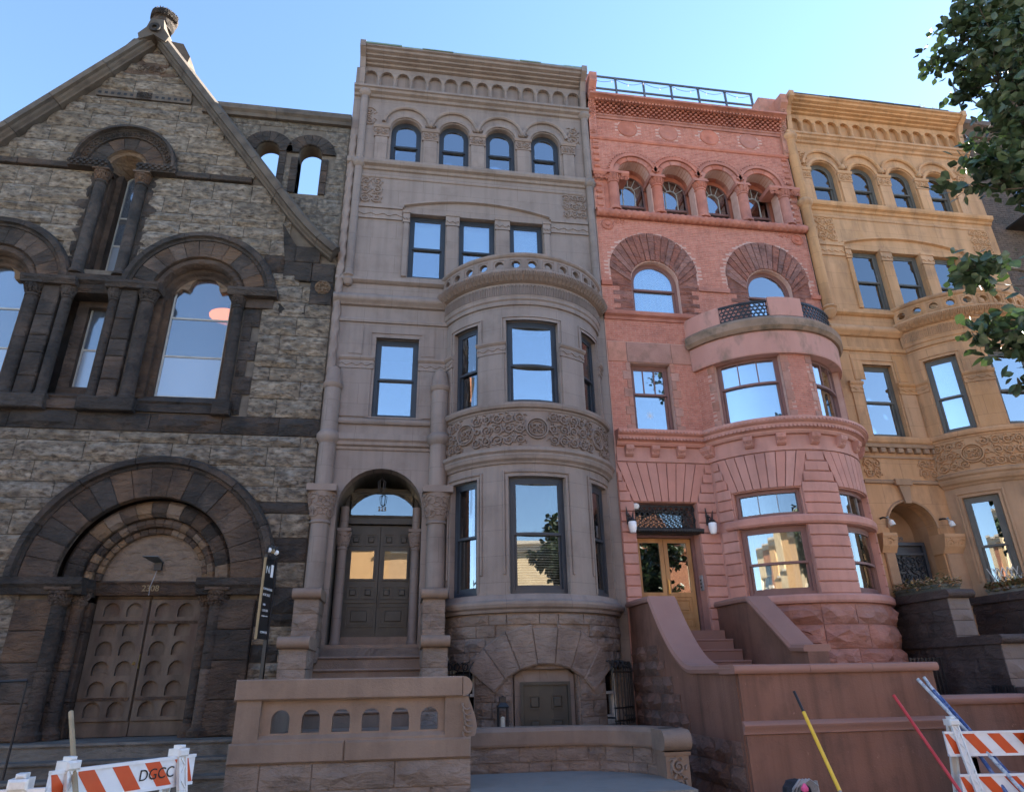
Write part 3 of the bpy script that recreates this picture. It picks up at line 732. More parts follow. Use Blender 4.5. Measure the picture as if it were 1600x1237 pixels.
for sx in (-1, 1):       # chequered imposts
    a, b = sorted((AX + sx * .30, AX + sx * 1.12)); mb = MB(F0); mb.box(a, b, 12.22, 12.42, -.1, .20)
    for i in range(13):
        for j in range(3):
            if (i + j) % 2: x = a + (b - a) * (i + .5) / 13; zz = 12.25 + .057 * j; mb.box(x - .03, x + .03, zz, zz + .05, .20, .235)
    mb.build('impost', 'church_dark', CH)
    column(CH, 'church_dark', AX + sx * .42, -.02, 9.55, 11.95, .12); capital(CH, 'church_brown', AX + sx * .42, -.02, 11.95, 12.22, .11, .17, .04)
    for i in range(7):        # quoins beside the lancet
        z0 = 9.62 + i * .37; w = .13 if i % 2 else .28; x0, x1 = sorted((AX + sx * .56, AX + sx * (.56 + w)))
        MB(F0).rock(x0, x1, z0 + .006, z0 + .364, 0, .07).build('quoin', 'church_dark', CW)
    mb = MB(F0); x0, x1 = sorted((AX + sx * .18, AX + sx * .32)); mb.box(x0, x1, 9.6, 12.45, -.62, -.35); x0, x1 = sorted((AX + sx * .30, AX + sx * .58)); mb.box(x0, x1, 9.6, 12.22, -.4, -.10); mb.build('jamb', 'church_brown', CH)
def church_window(a, b, c, d, n, gl, arch=False, bars=(), trefoil=False):
    mb = MB(F0); border(mb, a, b, c, d, .035, n - .04, n + .02, arch)
    for z in bars: mb.box(a, b, z - .018, z + .018, n - .03, n + .015)
    w = mb.build('window', 'blue_sash', CH)
    zs = [c] + list(bars) + [d]
    for z0, z1 in zip(zs, zs[1:]):
        top = arch and z1 == d; pane_mesh(F0, a + .03, b - .03, z0 + .015, z1 - (0 if top else .015), n - .005, top).build('pane', ('church_pane_top' if top and b - a > 1 else gl) if z0 > c + .1 else 'church_pane_pale', w)
    return w
church_window(AX - .19, AX + .19, 9.7, 12.46, -.60, 'church_pane', True, (10.7, 11.45))
church_window(AX - .19, AX + .19, 7.12, 9.03, -.50, 'church_pane', False, (8.05,))
mb = MB(F0); border(mb, AX - .40, AX + .40, 6.95, 9.2, .215, -.6, -.36); mb.build('jamb', 'church_brown', CH)
mb = MB(F0); mb.mould(AX - .45, AX + .45, [(-.6, 6.55), (.06, 6.55), (.06, 6.72), (-.02, 6.74), (-.05, 6.80), (-.02, 6.84), (-.3, 7.0), (-.6, 7.0)]); mb.build('sill', 'church_brown', CH)
mb = MB(F0); mb.mould(AX - .62, AX + .62, [(-.4, 9.12), (.02, 9.12), (.06, 9.2), (.06, 9.3), (.14, 9.36), (.14, 9.5), (-.4, 9.66)]); mb.build('lintel', 'church_dark', CH)
for cx in (RCX, LCX):
    # main glass with trefoil head of stone
    church_window(cx - .60, cx + .60, 7.02, 9.40, -.38, 'church_pane', True, (7.95, 8.85))
    mb = MB(F0)          # trefoil stone: annulus minus lobes, built from two shoulders
    for sx in (-1, 1):
        P = [(cx + sx * .64, 9.3)] + [(cx + sx * .64 * cos(a), 9.36 + .64 * sin(a)) for a in [i * pi / 20 for i in range(0, 11)]]
        In = [(cx + sx * .05, 9.86)] + [(cx + sx * .30 * sin(pi / 2 * i / 6), 9.56 + .30 * cos(pi / 2 * i / 6)) for i in range(1, 7)] + [(cx + sx * .34, 9.50), (cx + sx * .46, 9.54), (cx + sx * .56, 9.44)]
        mb.prism(P + In, -.44, -.30)
    mb.build('trefoil_head', 'church_tan', CH)
    mb = MB(F0)
    for sx in (-1, 1):
        x0, x1 = sorted((cx + sx * .60, cx + sx * .72)); mb.box(x0, x1, 6.95, 9.4, -.5, -.28); x0, x1 = sorted((cx + sx * .72, cx + sx * .93)); mb.box(x0, x1, 6.9, 9.2, -.4, -.15)
    mb.build('jamb', 'church_brown', CH)
    mb = MB(F0); mb.mould(cx - .80, cx + .80, [(-.6, 6.55), (.05, 6.55), (.05, 6.68), (-.03, 6.70), (-.06, 6.76), (-.02, 6.80), (-.34, 7.03), (-.6, 7.03)]); mb.build('sill', 'church_dark', CH)
def pier(x0, x1, ca, cb):
    z = 6.75
    for h in (.42, .5, .38, .46, .69):
        MB(F0).box(x0 + .005, x1 - .005, z + .005, min(9.21, z + h) - .005, -.3, .12, c=.02).build('pier_stone', RN.choice(['church_dark', 'church_dark', 'church_brown']), CH); z += h
    for x, r in (ca, cb):
        column(CH, 'church_dark', x, -.02, 6.78, 9.0, r); capital(CH, 'church_dark', x, -.02, 8.98, 9.24, r * .95, r * 1.5, .05)
    a = min(ca[0] - ca[1] * 1.7, x0); b = max(cb[0] + cb[1] * 1.7, x1)
    mb = MB(F0); mb.mould(a, b, [(-.2, 9.2), (.2, 9.2), (.22, 9.24), (.25, 9.30), (.25, 9.36), (-.2, 9.38)]); mb.build('impost', 'church_dark', CH)
    mb = MB(F0); mb.box(a, b, 6.5, 6.78, -.1, .20, c=.02); mb.build('pier_base', 'church_dark', CH)
pier(-6.08, -5.74, (-6.20, .10), (-5.56, .13)); pier(-7.56, -7.22, (-7.74, .13), (-7.10, .10))
column(CH, 'church_dark', -3.76, -.02, 6.78, 9.0, .11); capital(CH, 'church_dark', -3.76, -.02, 8.98, 9.24, .105, .17, .05)
mb = MB(F0); mb.mould(-3.98, -2.98, [(-.2, 9.2), (.2, 9.2), (.22, 9.24), (.25, 9.30), (.25, 9.36), (-.2, 9.38)]); mb.build('impost', 'church_dark', CH)
mb = MB(F0); mb.box(-3.92, -3.58, 6.5, 6.78, -.1, .18, c=.02); mb.build('pier_base', 'church_dark', CH)
z = 6.56
for i, h in enumerate((.44, .40, .36, .44, .34, .42)):
    MB(F0).rock(-3.62, -3.30 if i % 2 else -3.44, z + .006, z + h - .006, 0, .08).build('quoin', 'church_dark', CW); z += h
MB(F0).box(-3.62, -3.05, 8.97, 9.19, 0, .07, c=.012).build('quoin', 'church_brown', CW)
MB(F0).rock(-3.04, -2.40, 8.90, 9.14, 0, .07).build('quoin', 'church_dark', CW)

# portal -------------------------------------------------------------------
hood(F0, CH, 'church_dark', PCX, 3.4, 2.02, 2.24, .20, 7)
vring(F0, CH, 'church_brown', PCX, 3.4, 1.46, 2.02, 0, pi, 17, -.05, .10, mats=['church_brown', 'church_brown', 'church_dark'], jit=.012)
vring(F0, CH, 'church_brown', PCX, 3.4, 1.14, 1.44, 0, pi, 15, -.45, -.10, c=.07, mats=['church_brown', 'church_tan', 'church_dark'])
vring(F0, CH, 'church_tan', PCX, 3.4, .98, 1.13, 0, pi, 21, -.5, -.22, c=.045, mats=['church_tan', 'church_brown'])
vring(F0, CH, 'church_tan', PCX, 3.4, .86, .975, 0, pi, 21, -.55, -.34, c=.02, mats=['church_tan', 'church_brown'])
mb = MB(F0); mb.prism([(PCX + .90 * cos(pi * i / 24), 3.4 + .90 * sin(pi * i / 24)) for i in range(25)], -.60, -.44); mb.build('tympanum', 'church_tan', CH)
mb = MB(F0); mb.mould(PCX - .98, PCX + .98, [(-.6, 3.16), (-.42, 3.16), (-.40, 3.2), (-.40, 3.34), (-.37, 3.38), (-.42, 3.41), (-.6, 3.41)]); LIN = mb.build('lintel', 'church_brown', CH)
text_part('2308', .15, 'gold_edge', LIN, (PCX, .392, 3.275), (pi / 2, 0, 0), 'house_number')
for sx in (-1, 1):      # stepped jambs with shafts, plinth and capitals
    for x, y, r in ((1.30, .02, .13), (1.08, .22, .11)):
        X = PCX + sx * x
        for z0, z1 in ((1.05, 1.9), (1.9, 2.95)): MB().lathe(X, y, [(r, z0 + .004), (r, z1 - .004)], 16).build('shaft', RN.choice(['church_brown', 'church_dark']), CH, smooth=True)
        capital(CH, 'church_brown', X, y, 2.93, 3.24, r, r * 1.55, .05); MB().lathe(X, y, [(r * 1.5, .86), (r * 1.5, .95), (r * 1.1, 1.0), (r, 1.06)], 14).build('base', 'church_brown', CH, smooth=True)
    for a, b, y0, y1 in ((1.36, 1.95, -.09, .3), (1.14, 1.38, .14, .5), (.93, 1.16, .34, .7)):
        z = .86
        for h in (.55, .62, .5, .5):
            x0, x1 = sorted((PCX + sx * a, PCX + sx * b)); MB(F0).box(x0, x1, z + .004, min(z + h, 3.12) - .004, -y1, -y0, c=.015).build('jamb_stone', RN.choice(['church_brown', 'church_brown', 'church_dark']), CH); z += h
    x0, x1 = sorted((PCX + sx * .93, PCX + sx * 2.26)); mb = MB(F0); mb.mould(x0, x1, [(-.5, 3.12), (.12, 3.12), (.14, 3.18), (.14, 3.22), (.2, 3.28), (.2, 3.4), (-.5, 3.41)]); mb.build('impost', 'church_dark', CH)
    x0, x1 = sorted((PCX + sx * .95, PCX + sx * 2.05)); MB(F0).rock(x0, x1, .3, .87, -.1, .16).build('plinth_stone', 'church_brown', CH)
# double doors: boards with blind arched lobes
for sx in (-1, 1):
    x0, x1 = sorted((PCX + sx * .008, PCX + sx * .92)); S6 = flat(.60); mb = MB(S6); mb.box(x0, x1, .86, 3.18, -.06, 0)
    D = mb.build('door', 'old_wood', CH)
    mb = MB(S6)
    a, b = (x0 + .05, x1 - .10) if sx > 0 else (x0 + .10, x1 - .05)
    rows = 6; z0, z1 = 1.12, 3.08; ch = (z1 - z0) / rows; cw = (b - a) / 2
    ops = []
    for j in range(rows):
        for i in range(2): cx = a + (i + .5) * cw; ops.append((cx - .135, cx + .135, z0 + j * ch + .045, z0 + j * ch + .150, True))
    wall_open(mb, x0 + .012, x1 - .012, z0 - .02, z1 + .02, ops, .065, .065, .3)
    mb.box(x0, x1, .86, 1.09, 0, .03); mb.box(x0, x1, 3.11, 3.18, 0, .03)
    mb.build('lobed_panel', 'old_wood', D)
    for zz in (1.42, 2.68): MB(S6).box(x0 + .02, x1 - .06, zz, zz + .05, .06, .078).build('strap_hinge', 'church_brown', D)
    if sx < 0: MB(S6).box(PCX - .075, PCX - .012, 1.93, 2.17, .0, .05, c=.01).build('lock_plate', 'brass', D); MB().lathe(PCX - .09, .53, [(.0, 1.99), (.025, 2.0), (.03, 2.02), (.0, 2.05)], 8).build('knob', 'brass', D)
mb = MB(flat(.66)); mb.box(PCX - 1.0, PCX + 1.0, .8, 3.3, -.05, 0); mb.build('door_backing', 'room_dark', CH)
# steps up to the doors
for i, (z0, z1, y) in enumerate(((.0, .21, -1.65), (.21, .42, -1.3), (.42, .63, -.95), (.63, .85, -.6))):
    mb = MB(); mb.box(-7.6, -2.45, z0, z1 - .01, -.6, -y); mb.mould(-7.62, -2.43, [(-y - .3, z1 - .05), (-y + .02, z1 - .05), (-y + .03, z1 - .03), (-y + .02, z1), (-.6, z1)])
    mb.build('step', 'worn_step', CH)
# light over the door with its cable
L1 = thing('floodlight', (PCX - .02, .4, 3.7), 'small black solar floodlight fixed to the brown tympanum over the church doors', 'light')
mb = MB(flat(.42)); mb.box(PCX + .0, PCX + .13, 3.60, 3.73, 0, .06); mb.build('housing', 'iron', L1)
mb = MB(); k = mb.raw([(PCX - .14, .1, 3.80), (PCX + .12, .12, 3.80), (PCX + .15, .40, 3.72), (PCX + .0, .40, 3.72), (PCX - .14, .1, 3.82), (PCX + .12, .12, 3.82), (PCX + .15, .40, 3.74), (PCX + .0, .40, 3.74)])
mb.f += [(k, k+1, k+2, k+3), (k+4, k+7, k+6, k+5), (k, k+4, k+5, k+1), (k+1, k+5, k+6, k+2), (k+2, k+6, k+7, k+3), (k+3, k+7, k+4, k)]; mb.build('panel', 'iron_rail', L1)
MB().tube([(PCX + .06, .38, 3.6), (PCX + .03, .37, 3.45), (PCX + .0, .36, 3.3), (PCX + .0, .37, 3.15)], .008, 5).build('cable', 'grey_strap', L1)
# emissive orange disc set behind the big right window, showing as an orange patch
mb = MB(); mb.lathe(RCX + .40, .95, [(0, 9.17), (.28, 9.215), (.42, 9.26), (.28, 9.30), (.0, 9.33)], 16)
tag(mb.build('glow_disc', 'glow_orange', None), 'glowing orange disc behind the glass of the big arched church window', 'lamp')
# wing wall with two open arches against the sky
WG = MB(flat(.0)); ops = [(-3.95, -3.42, 12.25, 13.3, True), (-2.97, -2.44, 12.12, 13.3, True)]
wall_open(WG, -5.3, -1.84, 10.0, 14.25, ops, -.03, .37)
wall_open(WG, -5.3, -1.84, 10.0, 14.25, ops, -.40, .0, reveal=False)
k = WG.pts([(-1.84, 10, -.03), (-1.84, 10, -.4), (-1.84, 14.25, -.4), (-1.84, 14.25, -.03)]); WG.f.append((k, k+1, k+2, k+3))
WG = WG.build('wing_wall', 'church_mortar', CH)
def wing_ok(u, v):
    if v < gable_z(u) + .15: return False
    for a, b, c, d, _ in ops:
        if c - .02 < v < d + .1 and a - .12 < u < b + .12: return False
        if hypot(u - (a + b) / 2, v - d) < .60: return False
    return True
courses(F0, WG, 'church_wing', -5.2, -1.86, stack(10.3, 14.23), 10.3, -.03, .05, (.4, .9), wing_ok, minw=.1)
for a, b, c, d, _ in ops:
    vring(F0, WG, 'church_dark', (a + b) / 2, d, .265, .58, .0, pi, 8, -.38, .03)
    for i in range(3):
        for x0, x1 in ((a - .16, a), (b, b + .16)): MB(F0).box(x0, x1, c + i * .35, c + i * .35 + .34, -.38, .02, c=.01).build('jamb_stone', 'church_dark', WG)
mb = MB(F0)
for u in (-5.3, -3.6): MB(F0).mould(u + .004, u + (1.7 if u < -5 else 1.78) - .004, [(-.45, 14.22), (.08, 14.22), (.10, 14.3), (.16, 14.36), (.16, 14.50), (-.2, 14.60), (-.45, 14.5)]).build('coping_stone', 'church_cope', WG)
# body of the church behind
mb = MB(); mb.box(-11.6, -4.3, 0, 11.4, -20, -1.9); mb.box(-11.6, -4.3, 11.3, 11.4, -1.9, -.6); k = mb.raw([(-11.6, .7, 11.4), (-4.3, .7, 11.4), (AX, .7, 15.9), (-11.6, 20, 11.4), (-4.3, 20, 11.4), (AX, 20, 15.9)])
mb.f += [(k, k+1, k+2), (k+3, k+5, k+4), (k, k+2, k+5, k+3), (k+1, k+4, k+5, k+2)]; mb.build('nave', 'slate', CH)
mb = MB(); mb.box(-4.3, -1.86, 0, 9.8, -20, -1.9); mb.box(-3.6, -1.86, 0, 9.8, -1.9, -.65); mb.build('side_aisle', 'church_mortar', CH)
# ================================================================== TOWNHOUSES (grey and yellow are sisters)
ORN = {}
def townhouse(name, label, dx, bdx, L, Rr, P, yellow=False):
    """P: palette dict with paint, carve, rock, low, sash"""
    H = thing(name, (dx + 1.2, 0, 0), label, 'townhouse')
    S = flat(0, dx); B = bay(2.36 + bdx, .6815, 1.8315); UM = 2.178; LB = .66 + bdx - dx     # where the bay meets the flat wall (local u)
    pm, cm, lm = P['paint'], P['carve'], P['low']; RB_ = 4.06 + bdx - dx
    w4 = [-.48, .715, 1.89, 3.05]; w3 = [(-.28, .56), (.88, 1.73), (2.09, 2.9)]
    arch_c, arch_r, arch_z = (-.57, .82, 4.72) if not yellow else (-.46, .58, 4.52)
    # ---------------- flat wall
    ops = [(c - .37, c + .37, 13.25, 14.32, True) for c in w4] + [(a, b, 10.03, 11.80, False) for a, b in w3] + [(-.86, .05, 6.60, 8.46, False)]
    ops.append((arch_c - arch_r, arch_c + arch_r, 2.2, arch_z, True))
    mb = MB(S); wall_open(mb, L, Rr, 1.0, 16.3, ops[:4] + ops[4:7] + [ops[7], ops[8]], 0, .30)
    mb.build('wall', pm, H)
    mb = MB(S); mb.box(L, Rr, -.1, 1.0, -.3, 0); mb.build('wall_base', P['rock'], H)
    # ---------------- bay walls, storey by storey
    wins = [(-1.87, -1.19), (-.57, .54), (1.19, 1.87)]
    for v0, v1, c, d, mm in ((2.95, 5.45, 3.02, 5.14, lm), (6.58, 8.95, 6.60, 8.46, pm)):
        mb = MB(B); wall_open(mb, -UM, UM, v0, v1, [(a, b, c, d, False) for a, b in wins], 0, .2, .16); mb.build('bay_wall', mm, H, smooth=False)
    # ---------------- cornice: arcade, crown, ledge
    prof = [(0, 16.22), (.06, 16.22), (.08, 16.27), (.15, 16.29), (.17, 16.33), (.25, 16.35), (.26, 16.39), (.34, 16.41), (.35, 16.45), (.43, 16.48), (.45, 16.53), (.50, 16.55), (.50, 16.60), (0, 16.66)]
    mb = MB(S); mb.mould(L + .20, Rr - .16, prof); mb.build('cornice_crown', pm, H)
    mb = MB(S); x = L + .18
    while x < Rr - .2:
        w = min(RN.uniform(.5, 1.3), Rr - .15 - x); mb.box(x, x + w - .01, 16.60, 16.62 + RN.uniform(.0, .035), -.1, .50 + RN.uniform(-.01, .03)); x += w
    mb.build('roof_edging', 'copper_edge' if not yellow else 'roofing', H)
    for x in (L + .16, Rr - .14):        # end consoles
        mb = MB(S); mb.mould(x - .07, x + .07, [(0, 15.5), (.12, 15.5), (.16, 15.7), (.20, 16.1), (.30, 16.35), (.52, 16.5), (.53, 16.68), (0, 16.68)]); mb.build('console', pm, H)
    n = 14; a0, a1 = L + .17, Rr - .17; pw = (a1 - a0) / n
    mb = MB(S); wall_open(mb, L + .12, Rr - .12, 15.52, 16.24, [(a0 + i * pw + pw * .13, a0 + (i + 1) * pw - pw * .13, 15.60, 15.97, True) for i in range(n)], .10, .10)
    mb.build('arcade', pm, H)
    for i in range(n + 1):
        x = a0 + i * pw; c = MB().lathe(x + dx, -.10, [(.05, 15.58), (.05, 15.61), (.034, 15.63), (.034, 15.88), (.05, 15.90), (.055, 15.96)], 10).build('colonnette', pm, H, smooth=True)
    mb = MB(S); mb.mould(L, Rr, [(0, 15.28), (.05, 15.30), (.07, 15.36), (.14, 15.40), (.16, 15.46), (.20, 15.48), (.20, 15.54), (0, 15.58)]); mb.build('ledge', pm, H)
    # ---------------- fourth floor: arched windows, hoods, pilasters
    for i, c in enumerate(w4):
        ins = [('white_blind', .62, 1.0)] if not yellow else ([('curtain', 0, 1)] if i < 2 else None)
        window(S, H, c - .37, c + .37, 13.25, 14.32, P['sash'], .14, arch=True, split=.46, gl='pane' if not yellow else 'pane_dark', inside=ins)
        mb = MB(S); mb.arcmould(c, 14.32, [(.40, 0), (.40, .035), (.44, .05), (.48, .04), (.50, .0)], 0, pi, 20); mb.f = mb.f[:-2]; mb.build('arch_moulding', pm, H, smooth=True)
        mb = MB(S); mb.arcmould(c, 14.46, [(.53, 0), (.53, .05), (.56, .075), (.60, .075), (.62, .0)], .12, pi - .12, 20); mb.build('hood_moulding', pm, H, smooth=True)
    for i in range(5):
        x = w4[0] - .60 if i == 0 else (w4[3] + .60 if i == 4 else (w4[i - 1] + w4[i]) / 2); hw = .17 if 0 < i < 4 else .15
        MB(S).box(x - hw, x + hw, 13.25, 14.02, 0, .05, c=.01).build('pilaster', pm, H)
        mb = MB(S); mb.box(x - hw - .03, x + hw + .03, 14.02, 14.30, 0, .06); mb.mould(x - hw - .05, x + hw + .05, [(0, 14.28), (.08, 14.28), (.10, 14.33), (.10, 14.36), (0, 14.37)])
        cp = mb.build('pilaster_capital', cm, H); mb = MB(S); carve(mb, x - hw - .02, x + hw + .02, 14.04, 14.27, .06, .025, .035); mb.build('carving', cm, cp)
        if 0 < i < 4:
            mb = MB(S)
            for k in range(5): mb.ribbon(arc_pts(x + (-.05 + .025 * k), 14.52, .07, pi * .2 * k + 3.4, pi * .2 * k + 4.8, 5), .035, .02, .06, .5)
            mb.lathe(x + dx, -.06, [(.0, 14.42), (.05, 14.46), (.06, 14.52), (.03, 14.6)], 8); mb.build('pendant', cm, H)
    for x0, x1, z0, z1 in ((L + .22, L + .62, 14.38, 14.98), (Rr - .62, Rr - .25, 14.38, 14.98)):
        mb = MB(S); carve(mb, x0, x1, z0, z1, 0, .035, .045); mb.build('spandrel_carving', cm, H)
    mb = MB(S); mb.mould(L, Rr, [(0, 12.98), (.04, 13.0), (.06, 13.06), (.13, 13.10), (.15, 13.16), (.15, 13.22), (0, 13.26)]); mb.build('sill_course', pm, H)
    mb = MB(S); mb.mould(L + .3, Rr - .3, [(0, 12.76), (.02, 12.77), (.03, 12.80), (.02, 12.83), (0, 12.84)]); mb.build('string_moulding', pm, H)
    for x0, x1 in ((L + .34, L + .88), (Rr - .82, Rr - .22)):
        mb = MB(S); carve(mb, x0, x1, 12.02, 12.76, 0, .035, .045); mb.build('carved_panel', cm, H)
    # ---------------- third floor: three square windows under one segmental moulding
    for i, (a, b) in enumerate(w3):
        ins = [('white_blind', .55, 1.0)] if not yellow else ([('curtain', 0, 1)] if i else None)
        window(S, H, a, b, 10.03, 11.80, P['sash'], .13, split=.5, gl='pane' if not yellow else 'pane_dark', inside=ins)
    pa = w3[0][0] - .16; pb = w3[2][1] + .18; mid = (pa + pb) / 2
    arcp = [(pa - .12, 11.93), (pa, 11.93), (pa, 11.99)] + [(pa + (pb - pa) * i / 16, 11.99 + .25 * (1 - ((i - 8) / 8) ** 2)) for i in range(1, 16)] + [(pb, 11.99), (pb, 11.93), (pb + .12, 11.93)]
    mb = MB(S); mb.ribbon(arcp, .09, 0, .07); mb.build('segmental_moulding', pm, H)
    for a, b in ((pa, w3[0][0]), (w3[0][1], w3[1][0]), (w3[1][1], w3[2][0]), (w3[2][1], pb)):
        MB(S).box(a + .02, b - .02, 10.03, 11.50, 0, .045, c=.01).build('pilaster', pm, H)
        mb = MB(S); mb.box(a, b, 11.50, 11.78, 0, .06); mb.mould(a - .01, b + .01, [(0, 11.76), (.08, 11.76), (.09, 11.82), (0, 11.84)])
        mb.ribbon([(a + (b - a) * k / 10, 11.60 + .03 * sin(k * 1.6)) for k in range(11)], .03, .06, .02); mb.build('pilaster_capital', pm, H)
    for a, b in ((L + .28, pa - .02), (pb + .02, Rr - .22)):
        if b - a < .15: continue
        mb = MB(S); mb.box(a, b, 11.56, 11.84, 0, .035); mb.mould(a, b, [(0, 11.84), (.07, 11.85), (.07, 11.92), (0, 11.94)]); mb.ribbon([(a + (b - a) * k / 16, 11.68 + .03 * sin(k * 1.5)) for k in range(17)], .03, .035, .02); mb.build('wave_band', pm, H)
    # ---------------- sill and roll below the third floor, both on wall and bay
    mb = MB(S); mb.mould(L, LB + .25, [(0, 9.78), (.05, 9.80), (.10, 9.84), (.10, 9.92), (.0, 9.98)]); mb.build('sill_course', pm, H)
    mb = MB(S); mb.mould(L, LB + .22, [(0, 9.20), (.06, 9.22), (.08, 9.26), (.13, 9.29), (.16, 9.34), (.16, 9.40), (.12, 9.46), (.06, 9.48), (0, 9.5)]); mb.build('roll_course', pm, H, smooth=True)
    # ---------------- bay balcony: fluted band, leaf roll, pierced parapet
    BS = 34
    mb = MB(B); mb.mould(-UM, UM, [(0, 8.80), (.04, 8.81), (.05, 8.86), (.04, 8.90), (.07, 8.93), (.07, 8.97), (.08, 9.0), (.08, 9.30), (.0, 9.32)], BS); mb.build('band', pm, H)
    mb = MB(B); k = 56
    for i in range(k):
        u = -UM + .04 + (2 * UM - .08) * (i + .5) / k
        mb.ribbon([(u - .018, 9.02), (u - .02, 9.22)] + arc_pts(u, 9.22, .02, pi, 0, 4) + [(u + .02, 9.22), (u + .018, 9.02)], .016, .08, .022)
    mb.build('fluting', pm, H, kind='stuff')
    mb = MB(B); mb.mould(-UM, UM, [(.0, 9.30), (.10, 9.30), (.17, 9.34), (.24, 9.42), (.27, 9.49), (.26, 9.53), (.10, 9.55), (0, 9.55)], BS); roll = mb.build('leaf_roll', cm, H, smooth=True)
    mb = MB(bay(2.36 + bdx, .6815, 1.8315))
    S2 = lambda u, v, n, B=B: B(u, v, n + (.10 + (v - 9.30) * 1.75 if v < 9.34 else .17 + (v - 9.34) * .875 if v < 9.42 else .24 + (v - 9.42) * .43))
    mb.S = S2; k = 46
    for i in range(k):
        u = -UM + .03 + (2 * UM - .06) * (i + .5) / k
        for q, (du, dv) in enumerate(((-.03, .02), (.0, .03), (.03, .02))):
            mb.ribbon([(u + du * .3, 9.32), (u + du * 1.0, 9.40), (u + du * 1.4 + .012 * (-1) ** i, 9.46 + dv)], .030, 0, .04, .4)
    mb.build('carving', cm, roll)
    k = 13; pw = 2 * UM / k
    for i in range(k):
        u = -UM + (i + .5) * pw; mb = MB(B); r = .088; A = 20
        # square panel with round hole: front, back, hole lining
        for n in (.12, .02):
            for q in range(A):
                t0 = 2 * pi * q / A - pi / 4; t1 = 2 * pi * (q + 1) / A - pi / 4
                def sqp(t):
                    m = max(abs(cos(t)), abs(sin(t))); return (u + cos(t) / m * pw / 2, 9.74 + sin(t) / m * .19)
                P0, P1 = sqp(t0), sqp(t1); kk = mb.pts([(u + r * cos(t0), 9.74 + r * sin(t0), n), (u + r * cos(t1), 9.74 + r * sin(t1), n), (*P1, n), (*P0, n)]); mb.f.append((kk, kk+1, kk+2, kk+3))
        mb.arcmould(u, 9.74, [(r, .12), (r, .02)], 0, 2 * pi, A)
        border(mb, u - .125, u + .125, 9.615, 9.865, .014, .12, .134)
        mb.build('pierced_panel', pm, H)
    mb = MB(B); mb.mould(-UM, UM, [(.0, 9.90), (.12, 9.91), (.15, 9.93), (.17, 9.96), (.17, 10.0), (.12, 10.03), (.0, 10.03)], BS); mb.build('parapet_coping', pm, H)
    # balcony floor
    mb = MB(); mb.prism([(2.36 + bdx + 1.84 * sin(a), 0) for a in (0,)] or [], 0, 0) if False else None
    mb = MB(); pts = [(2.36 + bdx + 1.80 * sin(-1.19 + 2.38 * i / 20), .6815 - 1.80 * cos(-1.19 + 2.38 * i / 20), 9.52) for i in range(21)]; k0 = mb.raw(pts); mb.f.append(tuple(range(k0, k0 + 21))); mb.build('balcony_floor', 'roofing', H)
    # ---------------- second floor
    insd = [('venetian', .0, 1.0)] if False else None
    window(S, H, -.86, .05, 6.60, 8.46, P['sash'], .12, split=.5, gl='pane', inside=None)
    for i, (a, b) in enumerate(wins):
        window(B, H, a, b, 6.60, 8.46, P['sash'], .10, seg=5, split=.47, gl='pane' if (i == 1 or yellow) else 'pane_dark', inside=[('white_blind', .0, 1.0)] if yellow and i != 1 else None, roomd=.35, pseg=1 if i == 1 else None)
    def surround(SS, a, b, c, d, seg=1, w=.13):      # flat architrave with rolled head
        mb = MB(SS); border(mb, a - w, b + w, c - .02, d + w, .03, 0, .022, False, seg); mb.box(a, b, d, d + .05, -.04, .012, seg); mb.build('architrave', pm, H)
    surround(S, -.86, .05, 6.62, 8.46)
    for a, b in wins: surround(B, a, b, 6.62, 8.46, 6, .10)
    caps = [(L + .25 if not yellow else L + .22, -.88, S), (.06, LB - .03, S)]
    for a, b, SS in caps + [(-2.15, -1.88, B), (-1.18, -.58, B), (.55, 1.18, B), (1.88, 2.15, B)]:
        sg = 1 if SS is S else 5
        MB(SS).box(a + .03, b - .03, 6.62, 7.70, 0, .03, sg, c=.008).build('pilaster', pm, H)
        mb = MB(SS); mb.box(a, b, 7.70, 7.90, 0, .045, sg); mb.mould(a - .015, b + .015, [(0, 7.88), (.06, 7.89), (.09, 7.93), (.09, 7.97), (0, 7.99)], sg)
        q = max(4, int((b - a) / .045)); mb.ribbon([(a + (b - a) * k / q, 7.79 + .028 * sin(k * 1.45)) for k in range(q + 1)], .028, .045, .018); mb.build('pilaster_capital', pm, H)
    for u in (L + .55, .25):
        MB(S).box(u - .14, u + .14, 8.05, 8.72, 0, .015).build('panel', pm, H)
    mb = MB(S); mb.mould(L, LB + .02, [(0, 8.80), (.04, 8.81), (.05, 8.86), (.04, 8.90), (0, 8.92)]); mb.build('string_moulding', pm, H)
    # ---------------- bay ledges and carved frieze
    mb = MB(B); mb.mould(-UM, UM, [(0, 6.42), (.05, 6.43), (.06, 6.47), (.11, 6.49), (.13, 6.54), (.13, 6.59), (0, 6.62)], BS); mb.build('ledge', pm, H)
    mb = MB(B); mb.mould(-UM, UM, [(0, 5.7), (.035, 5.7), (.035, 6.43), (0, 6.43)], BS); fr = mb.build('frieze', cm, H)
    mb = MB(B); carve(mb, -UM + .03, UM - .03, 5.73, 6.40, .035, .045, .036, med=1.32); mb.build('carving', cm, fr)
    mb = MB(B); mb.mould(-UM, UM, [(0, 5.38), (.03, 5.38), (.05, 5.42), (.10, 5.46), (.12, 5.52), (.12, 5.56), (.16, 5.60), (.16, 5.66), (.0, 5.72)], BS); mb.build('ledge', lm, H)
